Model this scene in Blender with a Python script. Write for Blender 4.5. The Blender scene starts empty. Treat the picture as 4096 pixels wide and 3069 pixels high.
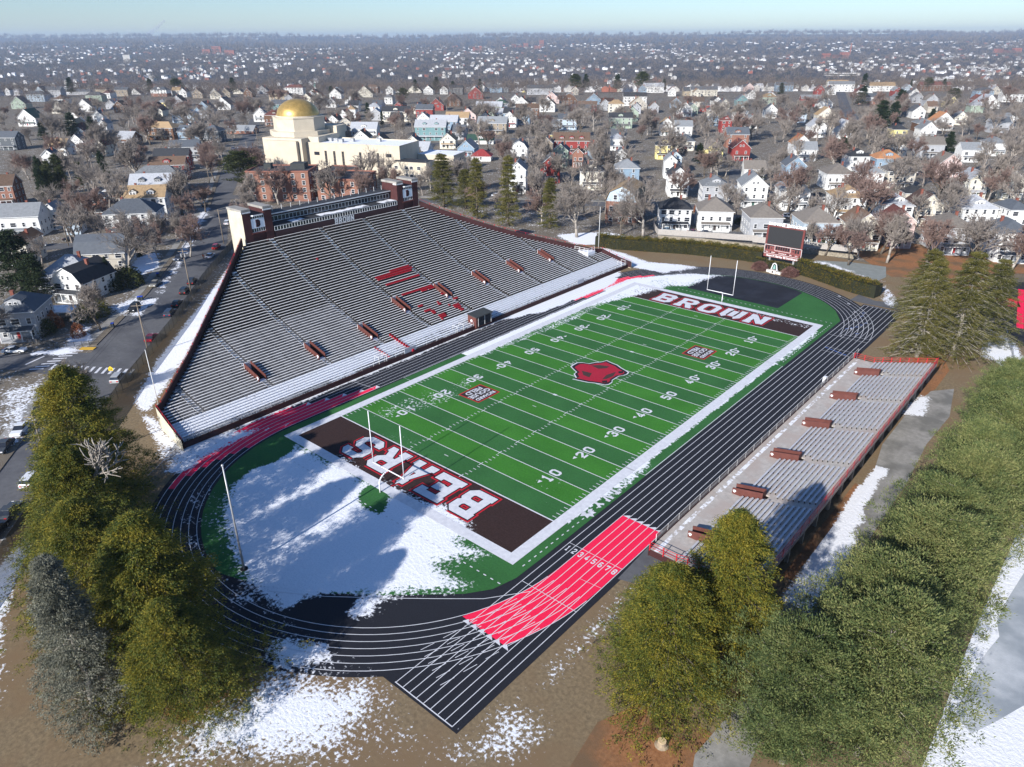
import bpy, bmesh, math, random
import numpy as np
from mathutils import Vector, Matrix
from mathutils.geometry import delaunay_2d_cdt
R_ = math.radians
scene = bpy.context.scene
COL = scene.collection
random.seed(7)
rng = np.random.default_rng(7)

# ------------------------------------------------------------------ camera
CP = Vector((74.846, -112.872, 62.032)); YAW, PITCH, ROLL, FPX = -0.713186, 0.447775, -0.005351, 2880.617
def _basis():
    cy, sy, cp, sp = math.cos(YAW), math.sin(YAW), math.cos(PITCH), math.sin(PITCH)
    f = Vector((sy*cp, cy*cp, -sp)); r = Vector((cy, -sy, 0)); u = r.cross(f)
    c, s = math.cos(ROLL), math.sin(ROLL)
    return c*r + s*u, -s*r + c*u, f
CR, CU, CF = _basis()
cam_d = bpy.data.cameras.new('camera'); cam = bpy.data.objects.new('camera', cam_d); COL.objects.link(cam)
cam.matrix_world = Matrix.Translation(CP) @ Matrix((CR, CU, -CF)).transposed().to_4x4()
cam_d.sensor_width = 36; cam_d.lens = FPX/4096*36; cam_d.clip_start = 1; cam_d.clip_end = 60000
scene.camera = cam

# ------------------------------------------------------------------ sky, sun, exposure
SUN_EL, SUN_DIR = R_(24.5), Vector((0.073, -1.0, 0)).normalized()
world = bpy.data.worlds.new('World'); scene.world = world; world.use_nodes = True
wn = world.node_tree.nodes; wl = world.node_tree.links
bg = wn['Background']; sky = wn.new('ShaderNodeTexSky'); sky.sky_type = 'NISHITA'; sky.sun_disc = False
sky.sun_elevation = SUN_EL; sky.sun_rotation = math.atan2(SUN_DIR.x, SUN_DIR.y)
sky.altitude = 50; sky.air_density = 1.0; sky.dust_density = 0.15; sky.ozone_density = 4.0
tint = wn.new('ShaderNodeVectorMath'); tint.operation = 'MULTIPLY'; tint.inputs[1].default_value = (.80, .90, 1.06)
wl.new(sky.outputs[0], tint.inputs[0]); wl.new(tint.outputs[0], bg.inputs[0]); bg.inputs[1].default_value = 0.09
sd = bpy.data.lights.new('sun', 'SUN'); sd.energy = 5.0; sd.angle = R_(0.5); sd.color = (1, 0.965, 0.92)
sun = bpy.data.objects.new('sun', sd); COL.objects.link(sun)
sv = Vector((SUN_DIR.x*math.cos(SUN_EL), SUN_DIR.y*math.cos(SUN_EL), math.sin(SUN_EL)))
sun.rotation_euler = sv.to_track_quat('Z', 'Y').to_euler(); sun.location = (0, 0, 300)
scene.view_settings.view_transform = 'Standard'; scene.view_settings.look = 'None'
scene.view_settings.exposure = 0.62; scene.view_settings.gamma = 1
scene.cycles.max_bounces = 5; scene.cycles.transparent_max_bounces = 12; scene.cycles.volume_bounces = 0
scene.cycles.diffuse_bounces = 3; scene.cycles.glossy_bounces = 2

# ------------------------------------------------------------------ surveyed points: a pixel of the survey picture back to the ground
CROPS = {'A': (0, 0, .63291), 'B': (1300, 0, .63291), 'C': (2696, 0, .63291), 'D': (0, 900, .63291), 'E': (1300, 900, .63291),
         'F': (2696, 900, .63291), 'G': (0, 1900, .70565), 'H': (1300, 1900, .70565), 'I': (2696, 1900, .70565),
         'P': (0, 0, 1.8526), 'S': (0, 0, 1), 'Y': (1000, 350, .7081), 'Z': (2300, 600, .6294)}
def at(c, x, y, z=0.0):
    ox, oy, s = CROPS[c]; x = ox + x*s; y = oy + y*s
    d = CF + CR*((x-2048)/FPX) + CU*((1534.5-y)/FPX)
    return CP + d*((z-CP.z)/d.z)
def dist(p): return (Vector((p[0], p[1], p[2] if len(p) > 2 else 0)) - CP).dot(CF)
def pix(p):
    d = Vector(p) - CP; z = d.dot(CF)
    return 2048 + FPX*d.dot(CR)/z, 1534.5 - FPX*d.dot(CU)/z

# ------------------------------------------------------------------ materials
MATS = {}
def nodes_of(name, rough=0.8, spec=0.3):
    m = bpy.data.materials.new(name); m.use_nodes = True
    b = m.node_tree.nodes['Principled BSDF']; b.inputs['Roughness'].default_value = rough
    b.inputs['Specular IOR Level'].default_value = spec
    return m, m.node_tree.nodes, m.node_tree.links, b
def ramp(n, stops):
    r = n.new('ShaderNodeValToRGB'); e = r.color_ramp.elements
    while len(e) < len(stops): e.new(0.5)
    for k, (p, c) in enumerate(stops): e[k].position = p; e[k].color = (*c, 1)
    return r
def mathn(n, l, op, a, b=None, clamp=False):
    k = n.new('ShaderNodeMath'); k.operation = op; k.use_clamp = clamp
    for i, v in enumerate((a, b)):
        if v is None: continue
        if isinstance(v, (int, float)): k.inputs[i].default_value = v
        else: l.new(v, k.inputs[i])
    return k.outputs[0]
def noise(n, l, scale, detail=4, vec=None, rough=.55):
    t = n.new('ShaderNodeTexNoise'); t.inputs['Scale'].default_value = scale; t.inputs['Detail'].default_value = detail
    t.inputs['Roughness'].default_value = rough
    if vec is not None: l.new(vec, t.inputs['Vector'])
    return t.outputs['Fac']
def mixc(n, l, f, a, b):
    k = n.new('ShaderNodeMix'); k.data_type = 'RGBA'
    for i, v in ((0, f), (6, a), (7, b)):
        if isinstance(v, (int, float)): k.inputs[i].default_value = v
        elif isinstance(v, tuple): k.inputs[i].default_value = (*v, 1)
        else: l.new(v, k.inputs[i])
    return k.outputs[2]
def M(name, c, c2=None, scale=1.0, rough=0.8, bump=0.0, spec=0.3, metal=0.0, coord='Object'):
    """plain two-tone noisy material"""
    if name in MATS: return MATS[name]
    m, n, l, b = nodes_of(name, rough, spec); b.inputs['Metallic'].default_value = metal
    c2 = c2 or tuple(x*0.8 for x in c)
    tc = n.new('ShaderNodeTexCoord'); f = noise(n, l, scale, 5, tc.outputs[coord])
    r = ramp(n, [(.3, c2), (.7, c)]); l.new(f, r.inputs[0]); l.new(r.outputs[0], b.inputs[0])
    if bump:
        bp = n.new('ShaderNodeBump'); bp.inputs['Strength'].default_value = bump; bp.inputs['Distance'].default_value = .1
        l.new(f, bp.inputs['Height']); l.new(bp.outputs[0], b.inputs['Normal'])
    MATS[name] = m; return m
SNOWC, SNOWC2 = (.86, .87, .9), (.74, .76, .8)
def snowy(name, base_builder, rough=.85, nscale=1.9, gain=1.15, sharp=6, spec=.25):
    """surface lying under melting snow: attribute 'snow' says how much lies there, noise breaks its edge"""
    if name in MATS: return MATS[name]
    m, n, l, b = nodes_of(name, rough, spec)
    tc = n.new('ShaderNodeTexCoord'); vec = tc.outputs['Object']
    base = base_builder(n, l, vec)
    at_ = n.new('ShaderNodeAttribute'); at_.attribute_name = 'snow'
    f1 = noise(n, l, nscale, 9, vec, .62); f2 = noise(n, l, nscale*.16, 3, vec)
    v = mathn(n, l, 'ADD', at_.outputs['Fac'], mathn(n, l, 'MULTIPLY', mathn(n, l, 'SUBTRACT', f1, .5), 1.15*gain))
    v = mathn(n, l, 'ADD', v, mathn(n, l, 'MULTIPLY', mathn(n, l, 'SUBTRACT', f2, .5), .35*gain))
    v = mathn(n, l, 'SUBTRACT', v, .5)
    k = mathn(n, l, 'MULTIPLY', v, sharp, True)
    dirt = noise(n, l, nscale*2.5, 6, vec)
    sc = ramp(n, [(.3, SNOWC2), (.6, SNOWC)]); l.new(dirt, sc.inputs[0])
    l.new(mixc(n, l, k, base, sc.outputs[0]), b.inputs[0])
    bp = n.new('ShaderNodeBump'); bp.inputs['Strength'].default_value = .5; bp.inputs['Distance'].default_value = .12
    hh = mathn(n, l, 'ADD', mathn(n, l, 'MULTIPLY', v, 1.2, True), mathn(n, l, 'MULTIPLY', noise(n, l, nscale*5, 5, vec), .35))
    l.new(hh, bp.inputs['Height']); l.new(bp.outputs[0], b.inputs['Normal'])
    MATS[name] = m; return m
def leafmat(name, cols, scale=.35, trans=.25):
    if name in MATS: return MATS[name]
    m, n, l, b = nodes_of(name, .7, .25)
    tc = n.new('ShaderNodeTexCoord'); vec = tc.outputs['Object']
    f = noise(n, l, scale, 6, vec, .7)
    g = n.new('ShaderNodeNewGeometry'); rp = mathn(n, l, 'MULTIPLY', g.outputs['Random Per Island'], .35)
    o = n.new('ShaderNodeObjectInfo'); ro = mathn(n, l, 'MULTIPLY', o.outputs['Random'], .12)
    f = mathn(n, l, 'ADD', mathn(n, l, 'ADD', f, rp), ro); f = mathn(n, l, 'SUBTRACT', f, .22)
    r = ramp(n, [(.25+.5*i/(len(cols)-1), c) for i, c in enumerate(cols)]); l.new(f, r.inputs[0])
    l.new(r.outputs[0], b.inputs[0])
    t = n.new('ShaderNodeBsdfTranslucent'); l.new(r.outputs[0], t.inputs[0]); mx = n.new('ShaderNodeMixShader')
    mx.inputs[0].default_value = trans; l.new(b.outputs[0], mx.inputs[1]); l.new(t.outputs[0], mx.inputs[2])
    l.new(mx.outputs[0], n['Material Output'].inputs[0])
    MATS[name] = m; return m

def b_turf(n, l, vec):
    sx = n.new('ShaderNodeSeparateXYZ'); l.new(vec, sx.inputs[0])
    y = mathn(n, l, 'DIVIDE', mathn(n, l, 'ADD', sx.outputs['Y'], 45.72+91.44), 9.144)
    st = mathn(n, l, 'GREATER_THAN', mathn(n, l, 'FRACT', y), .5)
    inx = mathn(n, l, 'LESS_THAN', mathn(n, l, 'ABSOLUTE', sx.outputs['X']), 24.4)
    iny = mathn(n, l, 'LESS_THAN', mathn(n, l, 'ABSOLUTE', sx.outputs['Y']), 45.72)
    st = mathn(n, l, 'MULTIPLY', st, mathn(n, l, 'MULTIPLY', inx, iny))
    a = ramp(n, [(.38, (.022, .095, .024)), (.64, (.042, .165, .042))]); bb = ramp(n, [(.38, (.028, .135, .014)), (.64, (.054, .225, .026))])
    f = mathn(n, l, 'ADD', mathn(n, l, 'MULTIPLY', noise(n, l, 3.5, 8, vec, .8), .7), mathn(n, l, 'MULTIPLY', noise(n, l, .12, 3, vec), .3))
    l.new(f, a.inputs[0]); l.new(f, bb.inputs[0])
    return mixc(n, l, st, a.outputs[0], bb.outputs[0])
def b_two(c1, c2, s, s2=None, c3=None):
    def f(n, l, vec):
        r = ramp(n, [(.32, c1), (.68, c2)]); l.new(noise(n, l, s, 7, vec, .65), r.inputs[0])
        if c3 is None: return r.outputs[0]
        q = ramp(n, [(.45, (0, 0, 0)), (.62, (1, 1, 1))]); l.new(noise(n, l, s2, 4, vec), q.inputs[0])
        return mixc(n, l, q.outputs[0], r.outputs[0], c3)
    return f
TURF = snowy('turf', b_turf, .95)
ENDZ = snowy('endzone_turf', b_two((.022, .011, .010), (.048, .025, .022), 4), .95)
TRACK = snowy('track_rubber', b_two((.011, .012, .017), (.02, .021, .028), 6, .15, (.016, .017, .023)), .85)
TRACKRED = snowy('track_red', b_two((.84, .012, .06), (.92, .018, .085), 4), .8)
TRACKPAD = snowy('track_pad', b_two((.012, .013, .018), (.018, .019, .027), 3, .2, (.024, .026, .036)), .85)
GROUND = snowy('ground', b_two((.095, .080, .062), (.22, .185, .14), 2.2, .09, (.15, .125, .095)), .95, 1.6)
ASPH = snowy('asphalt', b_two((.10, .10, .105), (.135, .135, .14), 1.2, .12, (.085, .085, .092)), .9)
PATHM = snowy('path_concrete', b_two((.24, .23, .21), (.34, .325, .30), 1.2, .2, (.17, .165, .15)), .9)
COURT = snowy('court', b_two((.018, .018, .022), (.03, .03, .036), 2), .85)
WHITE = M('white_paint', (.82, .82, .84), (.70, .71, .74), 2.0, .6)
LINE = M('line_paint', (.72, .72, .74), (.58, .58, .61), 1.5, .6)
REDP = M('red_paint', (.55, .015, .03), (.45, .01, .02), 2)
BLACKP = M('black_paint', (.012, .012, .016))
MAROON = M('maroon_wall', (.052, .018, .019), (.034, .011, .012), .5, .7, spec=.25)
BROWNP = M('portal_panel', (.135, .045, .035), (.095, .032, .026), 1.2, .55)
CREAM = M('cream_concrete', (.60, .55, .43), (.42, .38, .29), .35, .9)
CONC = M('grey_concrete', (.36, .34, .31), (.20, .19, .17), .6, .9, .2)
REDRAIL = M('red_rail', (.55, .02, .03), (.40, .01, .02), 2, .5)
METAL = M('galvanised', (.45, .46, .47), (.3, .3, .31), 1, .45, metal=.4)
ALU = M('aluminium', (.60, .60, .62), (.47, .47, .49), .7, .5, metal=.15)
GLASS = M('dark_glass', (.03, .035, .045), (.015, .018, .025), .8, .12, spec=.6)
TRIM = M('white_trim', (.78, .78, .77), (.66, .66, .65), 1.5, .6)
BARK = M('bark', (.15, .125, .10), (.085, .07, .055), 2, .95, .3)
BARKP = M('pale_bark', (.40, .36, .31), (.26, .23, .20), 1.5, .95)
TWIG = M('twig', (.31, .27, .235), (.20, .17, .15), .6, .95)
TWIGR = M('reddish_twig', (.26, .18, .15), (.17, .115, .10), .6, .95)
WOOD = M('pole_wood', (.28, .23, .18), (.18, .145, .11), 1.5, .9)
SNOWM = M('snow', SNOWC, SNOWC2, 1.1, .9, .4)
TYRE = M('tyre', (.02, .02, .02)); 

# ------------------------------------------------------------------ mesh helpers
def link(o, parent=None):
    COL.objects.link(o)
    if parent is not None: o.parent = parent
    return o
def tag(o, label=None, cat=None, group=None, kind=None):
    if label: o['label'] = label
    if cat: o['category'] = cat
    if group: o['group'] = group
    if kind: o['kind'] = kind
    return o
def empty(name, loc=(0, 0, 0), rz=0, label=None, cat=None, group=None):
    o = bpy.data.objects.new(name, None); o.location = loc; o.rotation_euler = (0, 0, rz); o.empty_display_size = .3
    COL.objects.link(o); return tag(o, label, cat, group)
def fastmesh(name, V, F, mats, mi=None, smooth=False):
    """V (n,3) array, F (m,k) array of equal-sized faces"""
    V = np.asarray(V, dtype=np.float32); F = np.asarray(F, dtype=np.int32)
    me = bpy.data.meshes.new(name); k = F.shape[1]
    me.vertices.add(len(V)); me.vertices.foreach_set('co', V.ravel())
    me.loops.add(F.size); me.loops.foreach_set('vertex_index', F.ravel())
    me.polygons.add(len(F)); me.polygons.foreach_set('loop_start', np.arange(0, F.size, k, dtype=np.int32))
    me.polygons.foreach_set('loop_total', np.full(len(F), k, dtype=np.int32))
    if mi is not None: me.polygons.foreach_set('material_index', np.asarray(mi, dtype=np.int32))
    for m in (mats if isinstance(mats, (list, tuple)) else [mats]): me.materials.append(m)
    me.update(calc_edges=True)
    if smooth: me.polygons.foreach_set('use_smooth', np.ones(len(F), dtype=bool))
    return me
class MB:
    def __init__(s): s.v = []; s.f = []; s.m = []
    def poly(s, pts, mi=0):
        b = len(s.v); s.v += [tuple(p) for p in pts]; s.f.append(tuple(range(b, b+len(pts)))); s.m.append(mi); return s
    def box(s, x0, x1, y0, y1, z0, z1, mi=0, rz=0, o=(0, 0, 0), top=None):
        b = len(s.v); c, q = math.cos(rz), math.sin(rz)
        for z in (z0, z1):
            for x, y in ((x0, y0), (x1, y0), (x1, y1), (x0, y1)):
                s.v.append((o[0]+c*x-q*y, o[1]+q*x+c*y, o[2]+z))
        for i, f in enumerate(((0, 3, 2, 1), (4, 5, 6, 7), (0, 1, 5, 4), (1, 2, 6, 5), (2, 3, 7, 6), (3, 0, 4, 7))):
            s.f.append(tuple(b+k for k in f)); s.m.append(top if (top is not None and i == 1) else mi)
        return s
    def prism(s, pts, z0, z1, mi=0, top=None):
        """pts ccw; z0/z1 numbers or lists"""
        n = len(pts); b = len(s.v)
        z0 = [z0]*n if isinstance(z0, (int, float)) else z0; z1 = [z1]*n if isinstance(z1, (int, float)) else z1
        s.v += [(p[0], p[1], z) for p, z in zip(pts, z0)] + [(p[0], p[1], z) for p, z in zip(pts, z1)]
        s.f.append(tuple(b+i for i in reversed(range(n)))); s.m.append(mi)
        s.f.append(tuple(b+n+i for i in range(n))); s.m.append(mi if top is None else top)
        for i in range(n):
            j = (i+1) % n; s.f.append((b+i, b+j, b+n+j, b+n+i)); s.m.append(mi)
        return s
    def tube(s, a, b, r, r2=None, n=6, mi=0):
        a, b = Vector(a), Vector(b); r2 = r if r2 is None else r2; d = (b-a)
        if d.length < 1e-6: return s
        d.normalize(); u = d.orthogonal().normalized(); w = d.cross(u); k = len(s.v)
        for p, q in ((a, r), (b, r2)):
            for i in range(n):
                t = 2*math.pi*i/n; s.v.append(tuple(p + u*(q*math.cos(t)) + w*(q*math.sin(t))))
        for i in range(n):
            j = (i+1) % n; s.f.append((k+i, k+j, k+n+j, k+n+i)); s.m.append(mi)
        s.f.append(tuple(k+i for i in reversed(range(n)))); s.m.append(mi); s.f.append(tuple(k+n+i for i in range(n))); s.m.append(mi)
        return s
    def lathe(s, prof, n=16, o=(0, 0, 0), mi=0):
        k = len(s.v)
        for r, z in prof:
            for i in range(n):
                t = 2*math.pi*i/n; s.v.append((o[0]+r*math.cos(t), o[1]+r*math.sin(t), o[2]+z))
        for a in range(len(prof)-1):
            for i in range(n):
                j = (i+1) % n; s.f.append((k+a*n+i, k+a*n+j, k+(a+1)*n+j, k+(a+1)*n+i)); s.m.append(mi)
        s.f.append(tuple(k+(len(prof)-1)*n+i for i in range(n))); s.m.append(mi)
        return s
    def mesh(s, name, mats, smooth=False):
        me = bpy.data.meshes.new(name); me.from_pydata(s.v, [], s.f)
        for m in (mats if isinstance(mats, (list, tuple)) else [mats]): me.materials.append(m)
        me.polygons.foreach_set('material_index', s.m)
        if smooth: me.polygons.foreach_set('use_smooth', [True]*len(s.f))
        me.update(); return me
    def build(s, name, mats, parent=None, loc=(0, 0, 0), rz=0, smooth=False):
        o = bpy.data.objects.new(name, s.mesh(name, mats, smooth)); o.location = loc; o.rotation_euler = (0, 0, rz)
        return link(o, parent)
def copy_tree(o, parent=None):
    c = o.copy(); COL.objects.link(c)
    if parent is not None: c.parent = parent
    for ch in o.children: copy_tree(ch, c)
    return c
def place(name, me, parent=None, loc=(0, 0, 0), rz=0, sc=1):
    o = bpy.data.objects.new(name, me); o.location = loc; o.rotation_euler = (0, 0, rz)
    o.scale = (sc, sc, sc) if isinstance(sc, (int, float)) else sc
    return link(o, parent)

# ------------------------------------------------------------------ where snow lies (metres on the ground, from the survey)
def PP(c, pts): return [tuple(at(c, x, y)[:2]) for x, y in pts]
def P(*pts): return PP('P', pts)
SNOW = [  # polygon, amount, feather (m); later entries overwrite earlier ones where they are stronger; negative amounts cut
 (P((505,1010),(545,985),(610,962),(640,955),(672,970),(716,998),(742,985),(765,1010),(790,1035),(860,1050),(905,1075),(960,1085),(1010,1110),(1015,1150),(1000,1172),(1060,1200),(1010,1205),(975,1215),(950,1218),(985,1245),(1028,1268),(960,1280),(860,1287),(700,1300),(600,1320),(555,1290),(500,1250),(470,1200),(440,1130),(455,1070),(480,1030)), .97, 3.2),
 (P((1000,1175),(1060,1200),(1030,1215),(960,1215)), .35, 1.5),
 (PP('H', [(330,690),(-250,690),(-220,800),(-60,830),(60,850),(90,800),(210,820),(270,800),(300,830),(320,760)]), .85, 1.0),
 ([(-28.2,-11),(-24.3,-11),(-24.3,40),(-22.5,52),(-24.3,58),(-28.2,50)], 1.0, .5),
 ([(-28.2,28),(-24.6,28),(-21,40),(-18,50),(-16,60),(-12.5,62),(-11,72),(-8,80.5),(-20,74),(-27.5,62),(-28.3,50)], .72, 1.5),
 (P((1345,640),(1300,625),(1360,602),(1440,594),(1525,596),(1480,612),(1430,600),(1370,622)), 1.0, .8),
 ([(-24.3,-11),(-22.8,-11),(-22,5),(-21,20),(-22,40),(-20,52),(-24.3,52)], .55, .8),
 ([(24.6,-45),(26.3,-45),(26.3,52),(24.6,52)], .95, .3),
 ([(26.3,-36),(28.2,-36),(28,-24),(26.3,-22)], .56, .6), ([(26.3,27),(27.5,27),(28,48),(26.3,54)], .50, .6),
 (P((1560,672),(1610,668),(1700,690),(1760,705),(1740,712),(1650,690)), .5, .8),
 ([(-22,-43),(-17,-43),(-12,-30),(-12,-24),(-17,-24),(-22,-30)], .46, 2.2), ([(-20,-28),(-15,-28),(-14,-16),(-19,-14)], .43, 2),
 ([(12,-44),(22,-42),(22,-33),(14,-33)], .37, 3),
 ([(-16,-48),(-6,-48),(-4,-41),(-14,-41)], .36, 3),
 # left straight of the track
 ([(-36.3,-60),(-34.6,-60),(-34.3,-18),(-34.2,20),(-33.9,40),(-31,48),(-32,60),(-36.5,64)], .95, .5),
 ([(-34.5,12),(-33.8,12),(-30.2,22),(-29.6,44),(-30.4,54),(-33.2,60),(-36,60)], .95, .5),
 ([(-36.5,-60),(-33.5,-60),(-31.2,-55),(-30.6,-62),(-29.5,-70),(-27,-74),(-31,-76),(-37,-70)], .8, 1.2),
 # near bend, icy bands
 (P((470,1010),(520,975),(500,1000),(450,1060),(425,1120),(440,1170),(500,1250),(560,1300),(620,1330),(690,1345),(650,1370),(560,1340),(500,1310),(440,1240),(400,1180),(385,1110),(410,1060)), .66, 1.6),
 (P((560,1390),(600,1370),(690,1380),(740,1395),(745,1410),(700,1440),(640,1455),(590,1440)), .85, 1.6),
 # open ground round the stadium
 (P((320,1657),(390,1560),(540,1475),(572,1432),(640,1440),(715,1455),(800,1460),(840,1500),(800,1560),(720,1657)), .86, 5),
 (P((760,1480),(830,1465),(900,1540),(975,1590),(930,1657),(700,1657)), 0.50, 4),
 (P((930,1657),(975,1600),(1000,1590),(1090,1500),(1165,1520),(1200,1560),(1185,1620),(1110,1657)), .66, 3.5),
 (P((1130,1490),(1210,1395),(1325,1285),(1400,1212),(1418,1240),(1350,1320),(1255,1425),(1180,1500)), .64, 2.0),
 (P((-60,1260),(0,1215),(60,1150),(75,1185),(45,1240),(20,1320),(0,1420),(-60,1440)), .9, 1.0),
 (P((-60,1440),(0,1400),(30,1430),(20,1520),(0,1560),(-60,1560)), .55, 1.5),
 (P((512,555),(522,535),(528,560),(400,775),(335,870),(322,885),(392,975),(340,965),(290,862),(340,775)), 1.0, 1.0),
 (P((322,885),(395,970),(430,1000),(370,1010),(330,990)), .6, 1),
 (P((1200,508),(1240,503),(1310,502),(1420,521),(1340,526),(1300,530),(1240,528)), .95, 1.2),
 (P((1290,530),(1345,545),(1400,565),(1480,572),(1520,578),(1440,590),(1370,580),(1320,560)), .85, 1.0),
 (P((1690,1300),(1730,1245),(1885,1005),(1910,1010),(1890,1065),(1795,1240),(1740,1320)), 1.25, .4),
 (P((1935,890),(1990,850),(2010,855),(2000,900),(1960,900)), .85, .8),
 (P((2130,680),(2165,690),(2215,780),(2215,870),(2150,780),(2115,770)), 1.0, 1),
 (P((1735,562),(1790,566),(1880,600),(1905,610),(1840,590)), .9, 1.5),
 (P((1905,600),(1935,640),(1950,665),(1900,660)), .7, 1),
 # left verges of the avenue
 (P((598,480),(610,482),(430,700),(300,870),(270,880),(380,720),(540,545)), .52, .5),
 (P((268,690),(300,665),(345,612),(372,572),(400,520),(425,470),(450,440),(455,455),(432,505),(395,575),(350,640),(310,685)), .70, .6),
 (P((0,845),(100,815),(98,840),(60,890),(0,960)), .62, 1.2), (P((0,970),(60,900),(120,850),(135,860),(80,915),(0,1010)), .72, .8),
 (P((60,762),(155,750),(175,755),(150,765),(60,768)), .9, .6),
 (P((120,765),(165,710),(190,705),(205,735),(160,750)), .85, .8), (P((280,560),(340,545),(345,580),(300,595)), .95, .8), (P((240,660),(300,640),(330,645),(260,690)), .7, .8),
 # far verges
 (P((880,430),(1290,465),(1290,500),(1180,500),(900,445)), .45, 4),
]
CUTS = [(P((778,1062),(800,1050),(835,1062),(838,1085),(825,1108),(790,1100),(775,1080)), 1.0, .7),
        (P((452,1110),(470,1035),(505,1000),(560,985),(520,1040),(500,1100),(505,1180),(520,1245),(480,1215)), .42, 2.0),
        (P((505,1010),(545,980),(625,958),(628,975),(590,1000),(540,1010),(510,1035)), .9, .8),
        (P((655,1300),(720,1287),(765,1292),(745,1320),(690,1345),(640,1330)), .9, .8)]
def seg_sd(px, py, poly):
    """signed distance (positive inside) of points to polygon"""
    poly = np.asarray(poly); d2 = np.full(px.shape, 1e18); ins = np.zeros(px.shape, bool); n = len(poly)
    for i in range(n):
        ax, ay = poly[i]; bx, by = poly[(i+1) % n]; ex, ey = bx-ax, by-ay
        t = np.clip(((px-ax)*ex+(py-ay)*ey)/(ex*ex+ey*ey+1e-12), 0, 1)
        d2 = np.minimum(d2, (px-ax-t*ex)**2+(py-ay-t*ey)**2)
        c = ((ay > py) != (by > py))
        with np.errstate(divide='ignore', invalid='ignore'): xi = (bx-ax)*(py-ay)/(by-ay)+ax
        ins ^= c & (px < xi)
    return np.where(ins, 1, -1)*np.sqrt(d2)
def snow_at(px, py, base=0.0):
    out = np.full(px.shape, float(base)) if np.isscalar(base) else base.copy()
    for lst, sg in ((SNOW, 1), (CUTS, -1)):
        for poly, a, w in lst:
            q = np.asarray(poly); x0, y0 = q.min(0)-w*2; x1, y1 = q.max(0)+w*2
            k = (px > x0) & (px < x1) & (py > y0) & (py < y1)
            if not k.any(): continue
            s = np.clip(seg_sd(px[k], py[k], poly)/w*.5+.5, 0, 1)
            out[k] = np.maximum(out[k], a*s) if sg > 0 else out[k]-a*s
    return out
def tess(polys, step, z):
    """fill polygon(s) with triangles, inner points every `step`"""
    V = []; E = []; F = []
    for p in polys:
        p = [tuple(q) for q in p]; b = len(V); dense = []
        for i in range(len(p)):
            a, c = Vector(p[i][:2]), Vector(p[(i+1) % len(p)][:2]); m = max(1, int((c-a).length/step)) if step else 1
            dense += [a.lerp(c, k/m) for k in range(m)]
        V += dense; F.append(list(range(b, b+len(dense))))
    if step:
        arr = np.array([(v.x, v.y) for v in V]); x0, y0 = arr.min(0); x1, y1 = arr.max(0)
        gx, gy = np.meshgrid(np.arange(x0, x1, step), np.arange(y0, y1, step)); gx = gx.ravel()+rng.uniform(-.2, .2, gx.size)*step; gy = gy.ravel()+rng.uniform(-.2, .2, gy.size)*step
        ok = np.zeros(gx.shape, bool)
        for p in polys: ok |= seg_sd(gx, gy, [q[:2] for q in p]) > step*.3
        V += [Vector((a, c)) for a, c in zip(gx[ok], gy[ok])]
    r = delaunay_2d_cdt(V, [], F, 1, 1e-4)
    return np.array([(v.x, v.y, z) for v in r[0]]), [tuple(f) for f in r[2]]
def sheet(name, polys, z, mat, step=0, parent=None, snow=None, loc=None):
    V, F = tess(polys, step, z)
    me = bpy.data.meshes.new(name); me.from_pydata(V.tolist(), [], F); me.materials.append(mat)
    a = me.attributes.new('snow', 'FLOAT', 'POINT')
    a.data.foreach_set('value', (snow_at(V[:, 0], V[:, 1]) if snow is None else np.full(len(V), float(snow))).astype(np.float32))
    me.update(); o = bpy.data.objects.new(name, me)
    for f in me.polygons:
        if f.normal.z < 0: f.flip()
    return link(o, parent)
def structure(o): o['kind'] = 'structure'; return o
# ================================================================== THE SETTING
HX, HY = CF.x/math.hypot(CF.x, CF.y), CF.y/math.hypot(CF.x, CF.y)
def sstep(a, b, x): t = np.clip((x-a)/(b-a), 0, 1); return t*t*(3-2*t)
def terr(x, y):
    x = np.asarray(x, float); y = np.asarray(y, float)
    d = (x-CP.x)*HX+(y-CP.y)*HY; l = (x-CP.x)*HY-(y-CP.y)*HX      # l: metres to the right
    z = -46*sstep(930, 1500, d)
    z += sstep(2500, 6500, d)*22*(.5+.5*np.sin(l/900+d/1300))
    z += sstep(4000, 8200, d)*(34+22*sstep(200, 3500, l)+ 10*np.sin(l/700+1))+sstep(8500, 12500, d)*(62+26*sstep(0, -5000, l)+10*np.sin(l/1100)+5*np.sin(l/310+2))
    return z
STAD = [(-62,-72),(-30,-98),(-10,-118),(80,-118),(110,-60),(110,120),(30,120),(-15,116),(-46,103),(-60,84),(-100,50),(-150,12),(-92,-44)]
def axis(lo, hi, step, far):
    a = list(np.arange(lo, hi+.1, step)); s = step; b = hi; out = []
    while b < far: s *= 1.16; b += s; out.append(b)
    s = step; b = lo; pre = []
    while b > -far: s *= 1.16; b -= s; pre.append(b)
    return np.array(pre[::-1]+a+out)
gx, gy = axis(-170, 112, 1.6, 16000), axis(-125, 150, 1.6, 16000)
X, Y = np.meshgrid(gx, gy); Z = terr(X, Y)
nx, ny = len(gx), len(gy); idx = np.arange(nx*ny).reshape(ny, nx)
Fq = np.stack([idx[:-1, :-1], idx[:-1, 1:], idx[1:, 1:], idx[1:, :-1]], -1).reshape(-1, 4)
me = fastmesh('ground', np.stack([X, Y, Z], -1).reshape(-1, 3), Fq, GROUND)
base = np.where(seg_sd(X, Y, STAD) > 0, 0.0, .41)
dd = (X-CP.x)*HX+(Y-CP.y)*HY; base = np.where(dd > 1100, .12, base)
sa = snow_at(X.ravel(), Y.ravel(), base.ravel())
a = me.attributes.new('snow', 'FLOAT', 'POINT'); a.data.foreach_set('value', sa.astype(np.float32))
g = structure(link(bpy.data.objects.new('ground', me)))
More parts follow.
